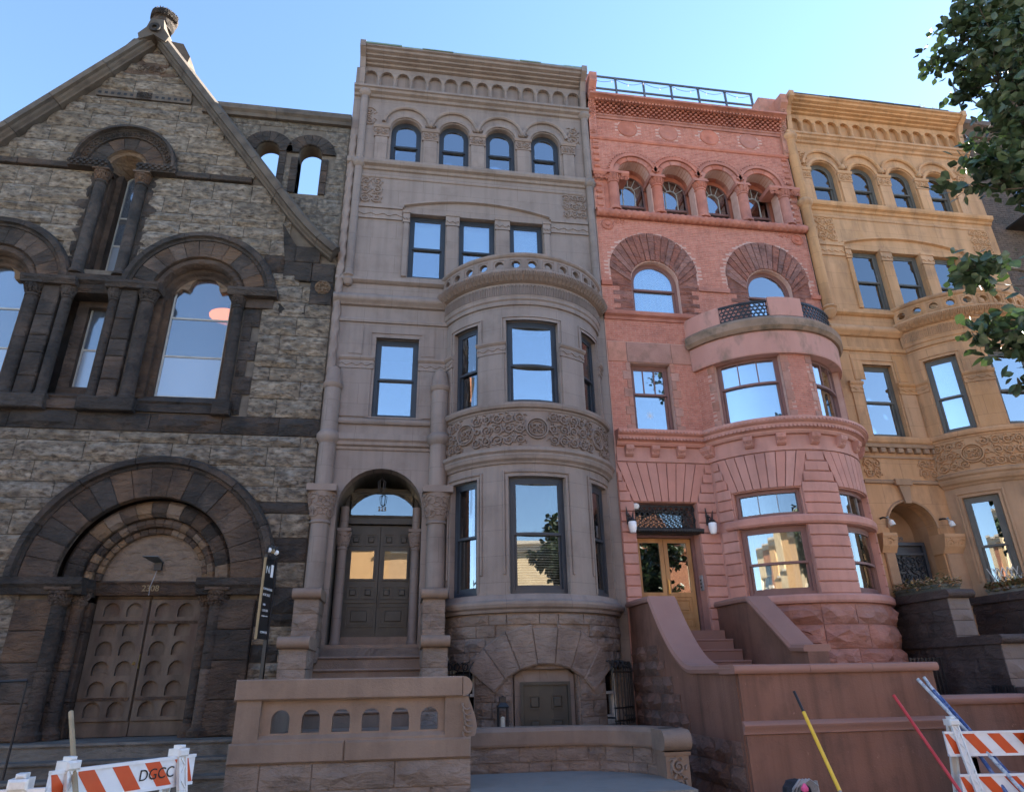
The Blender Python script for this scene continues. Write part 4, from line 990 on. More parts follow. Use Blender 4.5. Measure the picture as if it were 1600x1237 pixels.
    # ---------------- parlour floor of the bay
    for i, (a, b) in enumerate(wins):
        ins = ([('venetian', .0, .45)] if i == 1 else [('shutter', 0, 1)]) if not yellow else [('shop_green', .0, 1.0)]
        window(B, H, a, b, 3.02, 5.14, P['sash'], .10, seg=5, split=.5, gl='pane_low' if (not yellow and i == 1) else 'pane_dark', inside=ins, fw=.085, roomd=.35, pseg=1 if i == 1 else None)
        mb = MB(B); w = .11
        for x in (a - w, b + w - .045): mb.box(x, x + .045, 3.35, 5.14 + w, 0, .03, 1, c=.01)
        mb.box(a - w + .045, b + w - .045, 5.14 + w - .045, 5.14 + w, 0, .03, 6, c=.01)
        for x0, x1 in ((a - .045, a), (b, b + .045)): mb.box(x0, x1, 3.05, 5.15, 0, .014)
        mb.build('architrave', lm, H)
    mb = MB(B); mb.mould(-UM, UM, [(0, 2.70), (.06, 2.71), (.08, 2.76), (.12, 2.79), (.14, 2.84), (.14, 2.88), (.08, 2.92), (.04, 3.0), (0, 3.01)], BS); mb.build('ledge', lm, H)
    # ---------------- rock-faced basement of the bay
    mb = MB(B); wall_open(mb, -UM, UM, -.1, 2.72, [(-.55, .60, -.1, 1.80, False), (-2.0, -1.25, .9, 1.9, False), (1.25, 2.0, .9, 1.9, False)], -.02, .25, .16); bw = mb.build('basement_wall', P['rock'], H)
    def bok(u, v):
        if abs(u - .02) < .60 and v < 1.9: return False
        if 1.22 < abs(u) < 2.03 and .88 < v < 1.92: return False
        t = (v - 1.75) / .75
        if 0 < t < 1 and abs(u - .02) < .62 + .28 * t: return False
        return True
    if not yellow:
        courses(B, bw, P['rock'], -2.16, 2.16, [.26, .26, .26, .27, .25, .27, .24, .27, .23, .20, .17], .0, 0, .055, (.3, .62), bok, minw=.1)
        vk = 7          # splayed voussoirs over the basement door
        for i in range(vk):
            a0 = radians(148 - i * 116 / vk); a1 = radians(148 - (i + 1) * 116 / vk); cz = .95; r0 = 1.02; r1 = 1.60
            top = min(r1, (2.46 - cz) / max(.3, sin((a0 + a1) / 2)))
            q = [(.02 + r0 * cos(a0), cz + r0 * sin(a0) * .90), (.02 + r0 * cos(a1), cz + r0 * sin(a1) * .90), (.02 + top * cos(a1), cz + top * sin(a1)), (.02 + top * cos(a0), cz + top * sin(a0))]
            MB(B).prism(q, -.02, .05 + RN.uniform(0, .02), c=.022).build('voussoir', P['rock'], bw)
        mb = MB(B); pts = [(-.53, .0), (.57, .0), (.57, 1.70)] + [(.57 - 1.10 * i / 10, 1.70 + .20 * (1 - ((i - 5) / 5) ** 2)) for i in range(11)]
        mb.prism(pts, -.14, -.10); mb.build('door_surround', lm, H)
        mb = MB(B); border(mb, -.42, .46, .1, 1.60, .05, -.10, -.04, False, 3); D = mb.build('door_frame', 'door_olive', H)
        mb = MB(B); mb.box(-.37, .41, .1, 1.55, -.10, -.07, 3); D = mb.build('basement_door', 'door_olive', H)
        for x in (-.18, .22):
            for c, d in ((1.20, 1.38), (.45, 1.02)):
                mb = MB(B); border(mb, x - .105, x + .105, c - .02, d + .02, .02, -.07, -.055); mb.box(x - .07, x + .07, c + .015, d - .015, -.07, -.05, c=.012); mb.build('panel', 'door_olive', D)
    for sx in (-1, 1):
        a, b = sorted((sx * 1.25, sx * 2.0))
        window(B, H, a, b, .9, 1.9, 'white_plastic' if not yellow else 'grey_sash', .12, seg=3, gl='pane_dark', roomd=.2)
    # ---------------- body behind, roof
    mb = MB(S); mb.box(L + .01, Rr - .01, 0, 16.3, -14, -1.75); mb.box(L + .01, Rr - .01, 16.2, 16.3, -1.75, -.02); mb.build('house_body', 'roofing', H)
    return H, S, B, LB, UM

# ------------------------------------------------------------------ grey house
GP = dict(paint='grey_paint', carve='grey_carve', rock='grey_rock', low='grey_paint', sash='black_sash')
GH, GS, GB, GLB, GUM = townhouse('grey_townhouse', 'grey brown painted townhouse with round bay and pierced balcony beside the church', 0, 0, -1.83, 4.25, GP)
# corner shafts
for x, z0, z1, y in ((-1.56, 9.95, 15.3, -.03), (4.14, 9.72, 15.3, -.03)):
    MB().lathe(x, y, [(.095, z0), (.095, z1)], 14).build('corner_shaft', 'grey_paint', GH, smooth=True)
    MB().lathe(x, y, [(.0, z0 - .28), (.08, z0 - .24), (.13, z0 - .12), (.10, z0 - .06), (.14, z0 - .02), (.12, z0 + .03)], 14).build('shaft_corbel', 'grey_carve', GH, smooth=True)
    for zz in (13.12, 15.38): MB().lathe(x, y, [(.10, zz - .12), (.15, zz - .06), (.17, zz), (.15, zz + .06), (.10, zz + .12)], 14).build('shaft_ring', 'grey_paint', GH, smooth=True)
# twisted rope shaft at the church corner
mb = MB(); n = 120
P = [(-1.74, -.02, 7.45 + 6.5 * i / n) for i in range(n + 1)]
mb.lathe(-1.74, -.02, [(.085, 7.45 + 6.5 * i / n) for i in range(n + 1)], 12, twist=lambda r, a, z: r * (1 + .14 * cos(3 * a - z * 16)))
mb.build('rope_shaft', 'grey_carve', GH, smooth=True)
# porch: storeyed columns, arch wall, mouldings
for x, y, r, nm in ((-1.66, -.06, .17, 'l'), (.53, -.12, .18, 'r')):
    column(GH, 'grey_paint', x, y, 3.12, 4.46, r * 1.02, base=False)
    capital(GH, 'grey_carve', x, y, 4.46, 5.12, r * .98, r * 1.6, .13, sq=r * 1.62)
    column(GH, 'grey_paint', x, y, 5.12, 6.02, r, base=False, ring=False)
    MB().lathe(x, y, [(r, 6.0), (r * 1.15, 6.04), (r * 1.35, 6.10), (r * 1.35, 6.18), (r * 1.1, 6.24), (r, 6.26)], 20).build('shaft_ring', 'grey_paint', GH, smooth=True)
    zt = 7.28; column(GH, 'grey_paint', x, y, 6.24, zt, r, base=False, ring=False)
    MB().lathe(x, y, [(r, zt - .1), (r * 1.12, zt - .08), (r * 1.2, zt), (r * 1.02, zt + .05), (r * .95, zt + .2), (r * .7, zt + .36), (0, zt + .44)], 18).build('shaft_finial', 'grey_carve', GH, smooth=True)
    mb = MB(colmap(x, y, lambda v, r=r, zt=zt: r * (1.0 - .55 * max(0, (v - zt) / .44))))
    for k in range(7):
        u = -1.7 + 3.4 * (k + .5) / 7; mb.ribbon(spiral(u, zt + .16, .16, k, 1.2, 1, 8), .08, 0, .02)
    mb.build('carving', 'grey_carve', GH)
mb = MB(GS); mb.mould(-1.5, .36, [(0, 5.90), (.03, 5.92), (.04, 5.97), (.09, 6.0), (.10, 6.06), (.14, 6.10), (.14, 6.22), (0, 6.26)]); mb.build('string_moulding', 'grey_paint', GH)
mb = MB(GS); mb.mould(-1.5, .36, [(0, 6.46), (.05, 6.46), (.07, 6.50), (.07, 6.56), (0, 6.60)]); mb.build('sill_course', 'grey_paint', GH)
# porch recess: barrel vault, side walls, floor
mb = MB(GS); k = 20; A = [(-.57 - .82 * cos(pi * i / k), 4.72 + .82 * sin(pi * i / k)) for i in range(k + 1)]
loop = [(-1.39, 2.2)] + A + [(.25, 2.2)]
for p, q in zip(loop, loop[1:]):
    kk = mb.pts([(p[0], p[1], -.29), (q[0], q[1], -.29), (q[0], q[1], -1.6), (p[0], p[1], -1.6)]); mb.f.append((kk, kk+1, kk+2, kk+3))
mb.build('porch_vault', 'door_olive', GH)
MB(GS).box(-1.39, .25, 4.68, 5.6, -1.7, -1.45).build('porch_tympanum', 'door_olive', GH)
for x in (-1.28, .16):
    column(GH, 'grey_paint', x, .62, 2.25, 4.10, .095); capital(GH, 'grey_carve', x, .62, 4.08, 4.45, .09, .15, .06)
    MB().lathe(x, .62, [(.09, 4.45), (.09, 4.9)], 12).build('shaft', 'grey_paint', GH, smooth=True)
DS = flat(.95)
mb = MB(DS); border(mb, -1.30, .18, 2.4, 5.36, .08, -.1, .06); mb.box(-1.22, .10, 4.62, 4.76, -.08, .09); mb.mould(-1.24, .12, [(0, 4.72), (.10, 4.74), (.12, 4.79), (0, 4.80)]); DF = mb.build('door_frame', 'door_grey', GH)
for i, (a, b) in enumerate(((-1.215, -.565), (-.555, .095))):
    mb = MB(DS); mb.box(a, b, 2.42, 4.60, -.06, 0); D = mb.build('door', 'door_grey', GH)
    m = (a + b) / 2
    for x in (m - .15, m + .15):
        for c in (4.20, 3.16):
            mb = MB(DS); border(mb, x - .12, x + .12, c - .02, c + .24, .03, 0, .02); mb.box(x - .06, x + .06, c + .05, c + .17, 0, .025, c=.015); mb.build('panel', 'door_grey', D)
    mb = MB(DS); border(mb, m - .26, m + .26, 3.50, 4.12, .035, 0, .025); mb.build('pane_frame', 'door_grey', D)
    pane_mesh(DS, m - .225, m + .225, 3.535, 4.085, .008).build('pane', 'pane_low', D)
    mb = MB(DS); border(mb, m - .27, m + .27, 2.62, 3.02, .03, 0, .02); border(mb, m - .22, m + .22, 2.67, 2.97, .025, 0, .012); mb.box(m - .16, m + .16, 2.72, 2.92, 0, .022, c=.012); mb.build('panel', 'door_grey', D)
    mb = MB(DS); mb.box(a + .02, b - .02, 3.07, 3.12, 0, .02); mb.build('rail', 'door_grey', D)
MB(DS).box(-.53, -.505, 2.98, 3.28, 0, .03).build('door_pull', 'iron', DF)
pane_mesh(DS, -1.19, .07, 4.80, 5.30, -.01).build('transom_pane', 'pane_dark', DF)
text_part('225', .12, 'gold_edge', DF, (-.56, .93, 4.95), (pi / 2, 0, 0), 'house_number')
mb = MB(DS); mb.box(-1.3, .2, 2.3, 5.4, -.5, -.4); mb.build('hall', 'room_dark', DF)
# hanging lantern in the porch
LT = thing('porch_lantern', (-.57, .35, 5.0), 'dark hanging lantern under the porch arch of the grey brown house', 'lantern')
mb = MB().tube([(-.57, .35, 5.54), (-.57, .35, 5.42)], .008, 5); mb.build('chain', 'iron', LT)
mb = MB()
for q in range(6):
    a = q * pi / 3; mb.tube([(-.57, .35, 5.43), (-.57 + .08 * cos(a), .35 + .08 * sin(a), 5.36), (-.57 + .06 * cos(a), .35 + .06 * sin(a), 5.2), (-.57, .35, 5.15)], .008, 4)
mb.build('cage', 'iron', LT)
# doorbell
MB(flat(.0)).box(.262, .285, 3.76, 3.88, -.5, -.44).build('doorbell', 'white_plastic', GH)

# ------------------------------------------------------------------ yellow house
YP = dict(paint='yellow_stone', carve='yellow_carve', rock='yellow_rock', low='tan_lower', sash='grey_sash')
YDX = 11.32
YH, YS, YB, YLB, YUM = townhouse('ochre_townhouse', 'ochre sandstone townhouse with round bay at the right behind the tree leaves', YDX, 11.2, 9.90 - YDX, 15.62 - YDX, YP, True)
for x, z0, z1 in ((10.02, 9.95, 15.3),):
    MB().lathe(x, -.06, [(.13, z0), (.13, z1)], 14).build('corner_shaft', 'yellow_stone', YH, smooth=True)
    MB().lathe(x, -.06, [(.0, z0 - .32), (.10, z0 - .26), (.17, z0 - .12), (.12, z0 - .06), (.18, z0 - .02), (.14, z0 + .03)], 14).build('shaft_corbel', 'yellow_carve', YH, smooth=True)
    for zz in (13.12, 15.38): MB().lathe(x, -.06, [(.13, zz - .12), (.19, zz - .06), (.21, zz), (.19, zz + .06), (.13, zz + .12)], 14).build('shaft_ring', 'yellow_stone', YH, smooth=True)
mb = MB(YS); L_ = 9.92 - YDX
mb.mould(L_, YLB + .02, [(0, 6.42), (.06, 6.43), (.10, 6.47), (.12, 6.54), (.12, 6.59), (0, 6.62)]); mb.build('ledge', 'yellow_stone', YH)
for i in range(9):
    x = L_ + .12 + i * .22; MB(YS).box(x, x + .13, 6.22, 6.33, 0, .09, c=.012).build('dentil', 'tan_lower', YH)
mb = MB(YS); mb.mould(L_, YLB, [(0, 6.33), (.09, 6.34), (.10, 6.42), (0, 6.42)]); mb.mould(L_, YLB, [(0, 6.10), (.03, 6.10), (.03, 6.14), (0, 6.15)]); mb.build('dentil_band', 'tan_lower', YH)
mb = MB(YS); mb.mould(L_, YLB + .1, [(0, 5.50), (.05, 5.51), (.06, 5.56), (.0, 5.60)]); mb.box(-.68, -.28, 5.46, 5.60, .03, .10); mb.build('string_moulding', 'tan_lower', YH)
mb = MB(YS); carve(mb, L_ + .08, L_ + .52, 5.64, 6.08, 0, .035, .04); carve(mb, YLB - .5, YLB - .02, 5.64, 6.08, 0, .035, .04); mb.build('spandrel_carving', 'yellow_carve', YH)
mb = MB(YS); mb.box(L_ + .02, YLB + .04, 4.4, 5.50, -.0, .004) if False else None
mb = MB(YS); mb.arcmould(-.46, 4.52, [(.58, 0), (.58, .03), (.62, .04), (.64, 0)], 0, pi, 18); mb.f = mb.f[:-2]; mb.build('arch_moulding', 'tan_lower', YH, smooth=True)
mb = MB(YS); mb.prism([(-.53, 5.06), (-.39, 5.06), (-.33, 5.47), (-.60, 5.47)], -.02, .07); mb.build('keystone', 'tan_lower', YH)
mb = MB(YS); A = [(-.46 - .58 * cos(pi * i / 16), 4.52 + .58 * sin(pi * i / 16)) for i in range(17)]; loop = [(-1.04, 2.2)] + A + [(.12, 2.2)]
for p, q in zip(loop, loop[1:]):
    kk = mb.pts([(p[0], p[1], -.29), (q[0], q[1], -.29), (q[0], q[1], -.75), (p[0], p[1], -.75)]); mb.f.append((kk, kk+1, kk+2, kk+3))
kk = mb.pts([(-1.3, 2.0, -.75), (.4, 2.0, -.75), (.4, 5.3, -.75), (-1.3, 5.3, -.75)]); mb.f.append((kk, kk+1, kk+2, kk+3)); mb.build('porch_vault', 'tan_lower', YH)
for a, b in ((L_ + .04, -1.02), (.10, .66)):
    mb = MB(YS); mb.mould(a, b, [(-.28, 3.98), (.04, 3.98), (.06, 4.02), (.12, 4.12), (.16, 4.28), (.18, 4.32), (.18, 4.38), (-.28, 4.40)]); cp = mb.build('impost', 'yellow_carve', YH)
    mb = MB(YS); mb.S = lambda u, v, n: flat(0, YDX)(u, v, n + .05 + max(0, v - 4.02) * .4); carve(mb, a + .02, b - .02, 4.05, 4.28, .0, .03, .04); mb.build('carving', 'yellow_carve', cp)
    MB(YS).box(a + .06, b - .04, 2.2, 3.98, -.1, .05, c=.02).build('pier', 'tan_lower', YH)
# iron door gate
GS2 = flat(.38); mb = MB(GS2); border(mb, 10.42, 11.32, 2.25, 4.28, .07, -.04, .04); mb.box(10.44, 11.30, 4.0, 4.05, -.02, .03); mb.box(10.44, 11.30, 2.27, 4.26, -.05, -.03)
GT = mb.build('door_gate', 'black_sash', YH); mb = MB(GS2); carve(mb, 10.50, 11.24, 2.4, 3.98, -.02, .03, .03, dens=1.4); mb.build('ironwork', 'black_sash', GT)
mb = MB(GS2); mb.lathe(10.78, .345, [(0, 3.36), (.03, 3.38), (.03, 3.42), (0, 3.44)], 8); mb.build('knob', 'brass', GT)
text_part('229', .13, 'iron_rail', GT, (10.75, .37, 4.35), (pi / 2, 0, 0), 'house_number')
# ================================================================== RED HOUSE
RH = thing('red_townhouse', (7.07, 0, 0), 'red brick and pink painted townhouse with round bay, roof railing and oak doors', 'townhouse')
RS = flat(0); RB = bay(8.08, .756, 1.906); RU = 2.217; RL, RR = 4.26, 9.88
C4 = [5.36, 6.53, 7.71, 8.88]; C3 = [5.60, 8.56]
r_ops = [(c - .43, c + .43, 12.38, 13.58, True) for c in C4] + [(c - .59, c + .59, 9.46, 10.36, True) for c in C3] + [(4.78, 5.72, 6.47, 8.18, False)]
mb = MB(RS); wall_open(mb, RL, RR, 6.0, 15.9, r_ops, 0, .3); RW = mb.build('wall', 'red_mortar', RH)
w2 = [(-1.74, -.34), (.40, 1.74)]
mb = MB(RB); wall_open(mb, -RU, RU, 6.4, 8.1, [(a, b, 6.5, 8.04, False) for a, b in w2], 0, .2, .16); RBW = mb.build('bay_wall', 'red_mortar', RH)
# bricks as geometry: far too many and too thin to pick apart
def bricks(S, u0, u1, v0, v1, ok, bl=.205, bh=.052, j=.011, n=.008):
    mb = MB(S); row = 0; v = v0
    while v < v1 - .01:
        u = u0 - (bl / 2 if row % 2 else 0)
        while u < u1:
            a, b = max(u, u0) + j / 2, min(u + bl, u1) - j / 2; c, d = v + j / 2, min(v + bh, v1) - j / 2
            if b - a > .02 and ok((a + b) / 2, (c + d) / 2) and ok(a * .75 + b * .25, (c + d) / 2) and ok(a * .25 + b * .75, (c + d) / 2):
                e = n + RN.uniform(-.003, .003)
                k = mb.pts([(a, c, 0), (b, c, 0), (b, d, 0), (a, d, 0), (a, c, e), (b, c, e), (b, d, e), (a, d, e)])
                mb.f += [(k+4, k+5, k+6, k+7), (k, k+1, k+5, k+4), (k+1, k+2, k+6, k+5), (k+2, k+3, k+7, k+6), (k+3, k, k+4, k+7)]
            u += bl
        v += bh; row += 1
    return mb
def r_ok(u, v):
    for c in C4:
        if v > 13.5 and hypot(u - c, v - 13.58) < .56: return False
        if 12.2 < v < 13.6: 
            if 4.66 < u < 9.58: return False
    for c in C3:
        if abs(u - c) < .60 and 9.4 < v < 10.4: return False
        if v > 10.28 and hypot(u - c, v - 10.68) < 1.10: return False
    if 4.78 < u < 5.72 and 6.4 < v < 8.2: return False
    if u > 6.40 and v < 9.30: return False
    if 8.18 < v < 8.70: return False
    return True
bricks(RS, RL + .01, RR - .01, 6.42, 14.68, r_ok).build('brickwork', 'red_brick', RW, kind='stuff')
bricks(RS, RL + .01, RR - .01, 14.78, 15.42, lambda u, v: all(hypot(u - x, v - 15.14) > .26 for x in (5.33, 6.48, 7.65, 8.8))).build('brickwork', 'red_brick', RW, kind='stuff')
bricks(RB, -RU, RU, 6.45, 8.02, lambda u, v: not any(a - .08 < u < b + .08 for a, b in w2)).build('brickwork', 'red_brick', RBW, kind='stuff')
# ---- cornice: coping, basket-weave band, end consoles
mb = MB(RS); mb.mould(RL + .1, RR - .05, [(0, 15.40), (.04, 15.4), (.05, 15.46), (.08, 15.48), (.08, 15.52), (0, 15.53)]); mb.build('string_moulding', 'red_stone', RH)
mb = MB(RS); mb.box(RL, RR, 15.5, 15.86, -.05, .05); mb.mould(RL, RR, [(0, 15.84), (.20, 15.84), (.22, 15.86), (.28, 15.88), (.30, 15.89), (.34, 15.90), (.38, 15.91), (.38, 15.97), (0, 16.0)]); mb.build('cornice', 'red_stone', RH)
mb = MB(RS); nx = 72
for i in range(nx):
    for j in range(5):
        if (i + j) % 2: x = RL + .12 + (RR - RL - .2) * (i + .5) / nx; z = 15.53 + j * .064; mb.box(x - .034, x + .034, z, z + .056, .05, .11 + j * .02)
mb.build('basket_weave', 'red_stone', RH, kind='stuff')
mb = MB(RS)
for i in range(58): x = RL + .14 + (RR - RL - .24) * (i + .5) / 58; mb.box(x - .028, x + .028, 15.82, 15.88, .2, .27)
mb.build('dentils', 'red_stone', RH, kind='stuff')
for x, m_ in ((RL + .10, 'red_stone'), (RR - .02, 'red_lintel')):
    mb = MB(RS); mb.mould(x - .10, x + .10, [(0, 14.72), (.05, 14.72), (.08, 15.0), (.10, 15.5), (.16, 15.9), (.30, 16.2), (.42, 16.32), (.44, 16.60), (-.4, 16.72)]); cs = mb.build('console', m_, RH)
    mb = MB(RS); mb.S = lambda u, v, n: (u, -(n + .06 + max(0, v - 15.0) ** 2 * .16), v); carve(mb, x - .09, x + .09, 14.8, 16.2, 0, .03, .035, dens=1.6); mb.build('carving', m_, cs)
for x in (5.33, 6.48, 7.65, 8.8):
    mb = MB(RS); mb.arcmould(x, 15.14, [(.27, 0), (.27, .02), (.24, .035), (.20, .02), (.10, .015), (.05, .03), (.0, .04)], 0, 2 * pi, 24); mb.build('roundel', 'red_stone', RH, smooth=True)
mb = MB(RS); mb.mould(RL, RR, [(0, 14.66), (.03, 14.67), (.05, 14.71), (.05, 14.75), (0, 14.78)]); mb.build('string_moulding', 'red_stone', RH)
# ---- fourth floor arcade
for i, c in enumerate(C4):
    for k in range(5):
        a0 = pi * k / 5 + .012; a1 = pi * (k + 1) / 5 - .012; MB(RS).arcband(c, 13.58, .43, .565, a0, a1, -.45, .05, 6, c=.008).build('voussoir', 'red_stone', RH)
    a_lo = .18 if i < 3 else 0; a_hi = pi - .18 if i > 0 else pi
    mb = MB(RS); mb.arcband(c, 13.58, .57, .66, a_lo, a_hi, 0, .09, 24); 
    for k in range(24): t = a_lo + (a_hi - a_lo) * (k + .5) / 24; mb.arcband(c, 13.58, .66, .70, t - .035, t + .035, .0, .10, 1)
    mb.build('hood_moulding', 'red_stone', RH)
    # window set deep behind the arcade, fan glazing
    W5 = flat(.45); f = MB(W5); border(f, c - .44, c + .44, 12.36, 13.50, .05, -.08, 0, True); f = f.build('window', 'maroon_sash', RH)
    pane_mesh(W5, c - .39, c + .39, 12.96, 13.50, -.03, True).build('pane', 'pane', f); pane_mesh(W5, c - .39, c + .39, 12.40, 12.92, -.06).build('pane', 'pane', f)
    mb = MB(W5); mb.box(c - .40, c + .40, 12.91, 12.97, -.06, -.005); mb.build('meeting_rail', 'maroon_sash', f)
    mb = MB(W5); mb.arcband(c, 13.42, .155, .175, 0, pi, -.03, -.012, 12)
    for k in range(1, 6): t = pi * k / 6; mb.ribbon([(c + .17 * cos(t), 13.42 + .17 * sin(t)), (c + .40 * cos(t), 13.42 + .47 * sin(t))], .02, -.03, .02)
    for x in (c - .165, c + .165): mb.box(x - .01, x + .01, 12.97, 13.42, -.03, -.012)
    mb.build('glazing_bars', 'blue_sash', f)
    mb = MB(W5); mb.box(c - .38, c + .38, 12.80, 13.85, -.16, -.15); mb.build('blind', 'white_blind', f)  # pale sheet added behind the panes, standing in for their sky reflection
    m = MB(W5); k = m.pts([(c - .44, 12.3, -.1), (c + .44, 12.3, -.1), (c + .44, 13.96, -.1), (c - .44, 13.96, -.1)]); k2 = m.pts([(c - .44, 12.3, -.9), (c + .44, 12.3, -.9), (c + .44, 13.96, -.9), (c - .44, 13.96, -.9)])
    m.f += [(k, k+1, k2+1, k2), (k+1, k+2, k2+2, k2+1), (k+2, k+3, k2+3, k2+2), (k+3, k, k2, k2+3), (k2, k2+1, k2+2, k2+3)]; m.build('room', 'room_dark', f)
mb = MB(RS); wall_open(mb, RL, RR, 12.3, 14.1, [(c - .43, c + .43, 12.38, 13.46, True) for c in C4], -.44, .0, reveal=False); mb.build('loggia_wall', 'red_stone', RH)
mids = [C4[0] - .585] + [(a + b) / 2 for a, b in zip(C4, C4[1:])] + [C4[-1] + .585]
for i, x in enumerate(mids):
    for yy in ((-.02, .30) if 0 < i < 4 else (-.02,)):
        r = .135 if yy < 0 else .10
        column(RH, 'red_stone', x, yy, 12.36, 13.27, r); capital(RH, 'red_stone', x, yy, 13.26, 13.46, r * .95, r * 1.35, .03)
    wl = .20 if 0 < i < 4 else .42; x0 = x - wl if i else x - .52; x1 = x + wl if i < 4 else x + .52
    mb = MB(RS); mb.mould(x0, x1, [(-.4, 13.44), (.10, 13.44), (.14, 13.5), (.14, 13.57), (-.4, 13.58)]); carve(mb, x0 + .01, x1 - .01, 13.30, 13.44, .10 if i in (0, 4) else .12, .02, .03) if i in (0, 4) else None
    mb.build('impost', 'red_stone', RH)
    if i in (0, 4):
        x0, x1 = (RL + .28, x - .05) if i == 0 else (x + .05, RR - .28); MB(RS).box(x0, x1, 12.4, 13.44, 0, .02).build('pier', 'red_stone', RH)
mb = MB(RS); mb.lathe(0, 0, [(.0, 0), (.0, 0.001)], 3) if False else None
# rope moulded sill roll
mb = MB(RS); n = 150; k0 = len(mb.v); m = 10
for i in range(n + 1):
    x = RL + (RR - RL) * i / n
    for q in range(m): a = 2 * pi * q / m; r = .115 * (1 + .09 * cos(3 * a - x * 40)); mb.v.append((x, -.06 - r * cos(a), 12.26 + r * sin(a)))
for i in range(n):
    for q in range(m): w = (q + 1) % m; mb.f.append((i*m + q, i*m + w, (i+1)*m + w, (i+1)*m + q))
mb.build('rope_roll', 'red_stone', RH, smooth=True)
for sx, x in ((-1, RL + .14), (1, RR - .16)):       # stud quoins
    z = 12.5
    while z < 14.6: MB(RS).box(x - .075, x + .075, z, z + .085, 0, .045, c=.02).build('stud', 'red_stone', RH); z += .205
    cx = RL + .28 if sx < 0 else RR - .28
    mb = MB(RS); mb.arcmould(cx, 11.95, [(.16, 0), (.16, .03), (.13, .045), (.11, .02), (.06, .02), (.05, .05), (0, .06)], 0, 2 * pi, 18); carve(mb, cx - .02 if sx < 0 else cx - .5, cx + .5 if sx < 0 else cx + .02, 11.98, 12.14, .0, .02, .03); mb.build('rosette', 'red_stone', RH)
# ---- third floor: horseshoe arches of long voussoirs
for c in C3:
    k = 17
    MB(RS).arcband(c, 10.62, .62, 1.08, -.05, pi + .05, -.03, .016, 30).build('arch_backing', 'red_voussoir', RW)
    for sx in (-1, 1): x0, x1 = sorted((c + sx * .595, c + sx * 1.08)); MB(RS).box(x0, x1, 10.24, 10.66, -.03, .014).build('arch_backing', 'red_voussoir', RW)
    for i in range(k):
        a0 = -.08 + (pi + .16) * i / k; a1 = -.08 + (pi + .16) * (i + 1) / k
        def io(a): 
            p = (c + .61 * cos(a), 10.36 + .61 * sin(a)); b = a * .94 + .095; q = (c + 1.10 * cos(b), 10.66 + 1.10 * sin(b)); return p, q
        (p0, q0), (p1, q1) = io(a0 + .012), io(a1 - .012); MB(RS).prism([p0, q0, q1, p1], -.04, .03 + RN.uniform(0, .02), c=.012).build('voussoir', 'red_voussoir', RW)
    for sx in (-1, 1):
        for i in range(7):
            w = .30 if i % 2 else .46; z = 9.47 + i * .118; x0, x1 = sorted((c + sx * .60, c + sx * (.60 + w))); MB(RS).rock(x0, x1, z + .004, z + .114, 0, .05, nu=3, nv=2).build('quoin', 'red_voussoir', RW)
    window(RS, RH, c - .59, c + .59, 9.46, 10.36, 'maroon_sash', .13, fw=.06, arch=True, split=.5, gl='pane', inside=[('curtain', 0, 1)])
for a, b in ((RL, C3[0] - 1.08), (C3[0] + 1.08, C3[1] - 1.08), (C3[1] + 1.08, RR)): MB(RS).mould(a, b, [(0, 10.18), (.05, 10.18), (.06, 10.24), (.06, 10.29), (0, 10.31)]).build('impost_band', 'red_stone', RH)
mb = MB(RS); mb.mould(RL, 6.5, [(0, 9.26), (.04, 9.27), (.05, 9.33), (.12, 9.37), (.13, 9.42), (.13, 9.46), (0, 9.48)]); mb.build('sill_course', 'red_stone', RH)
# ---- second floor flat window with lintel blocks and jamb quoins
for a, b in ((RL + .02, 4.72), (4.73, 5.78), (5.79, 6.36)): MB(RS).box(a, b - .005, 8.19, 8.69, -.02, .022, c=.006).build('lintel_block', 'red_lintel', RW)
for sx, e in ((-1, 4.78), (1, 5.72)):
    for i in range(8):
        w = .10 if i % 2 else .19; x0, x1 = sorted((e, e + sx * w)); MB(RS).box(x0, x1, 6.48 + i * .212 + .004, 6.48 + (i + 1) * .212 - .004, -.01, .018, c=.005).build('jamb_block', 'red_lintel', RW)
w = window(RS, RH, 4.80, 5.70, 6.47, 8.17, 'maroon_sash', .16, fw=.06, split=.60, mull=3, gl='pane', inside=[('white_blind', .56, 1.0)])
mb = MB(RS)
for q in range(4): a = q * pi / 4; mb.ribbon([(5.22 - .09 * cos(a), 7.0 - .09 * sin(a)), (5.22 + .09 * cos(a), 7.0 + .09 * sin(a))], .014, -.232, .004)
mb.build('snowflake_decal', 'sign_white', w)
# ---- second floor bay
for i, (a, b) in enumerate(w2):
    window(RB, RH, a, b, 6.5, 8.04, 'maroon_sash', .12, fw=.06, seg=8, split=.60, mull=3, gl='pane', inside=[('white_blind', .0, 1.0)] if i == 0 else [('curtain', 0, 1)], roomd=.3)
    for sx, e in ((-1, a), (1, b)):
        for j in range(7):
            wd_ = .08 if j % 2 else .16; x0, x1 = sorted((e, e + sx * wd_)); MB(RB).box(x0, x1, 6.5 + j * .218 + .004, 6.5 + (j + 1) * .218 - .004, -.01, .016, c=.005).build('jamb_block', 'red_lintel', RBW)
mb = MB(RB); mb.prism([(-.30, 6.9), (-.20, 6.9), (-.20, 7.72), (-.12, 7.74), (-.30, 7.95)], 0, .014); mb.build('patch', 'red_lintel', RBW)
mb = MB(RB); mb.mould(-RU, RU, [(-.2, 8.0), (.09, 8.0), (.10, 8.03), (.12, 8.50), (.10, 8.55), (-.2, 8.55)], 30); mb.build('band', 'pink_stain', RH)
mb = MB(RB); mb.mould(-RU, RU, [(-.2, 8.54), (.17, 8.54), (.23, 8.62), (.23, 8.78), (.16, 8.87), (-.2, 8.90)], 30); mb.build('stained_coping', 'stained_coping', RH)
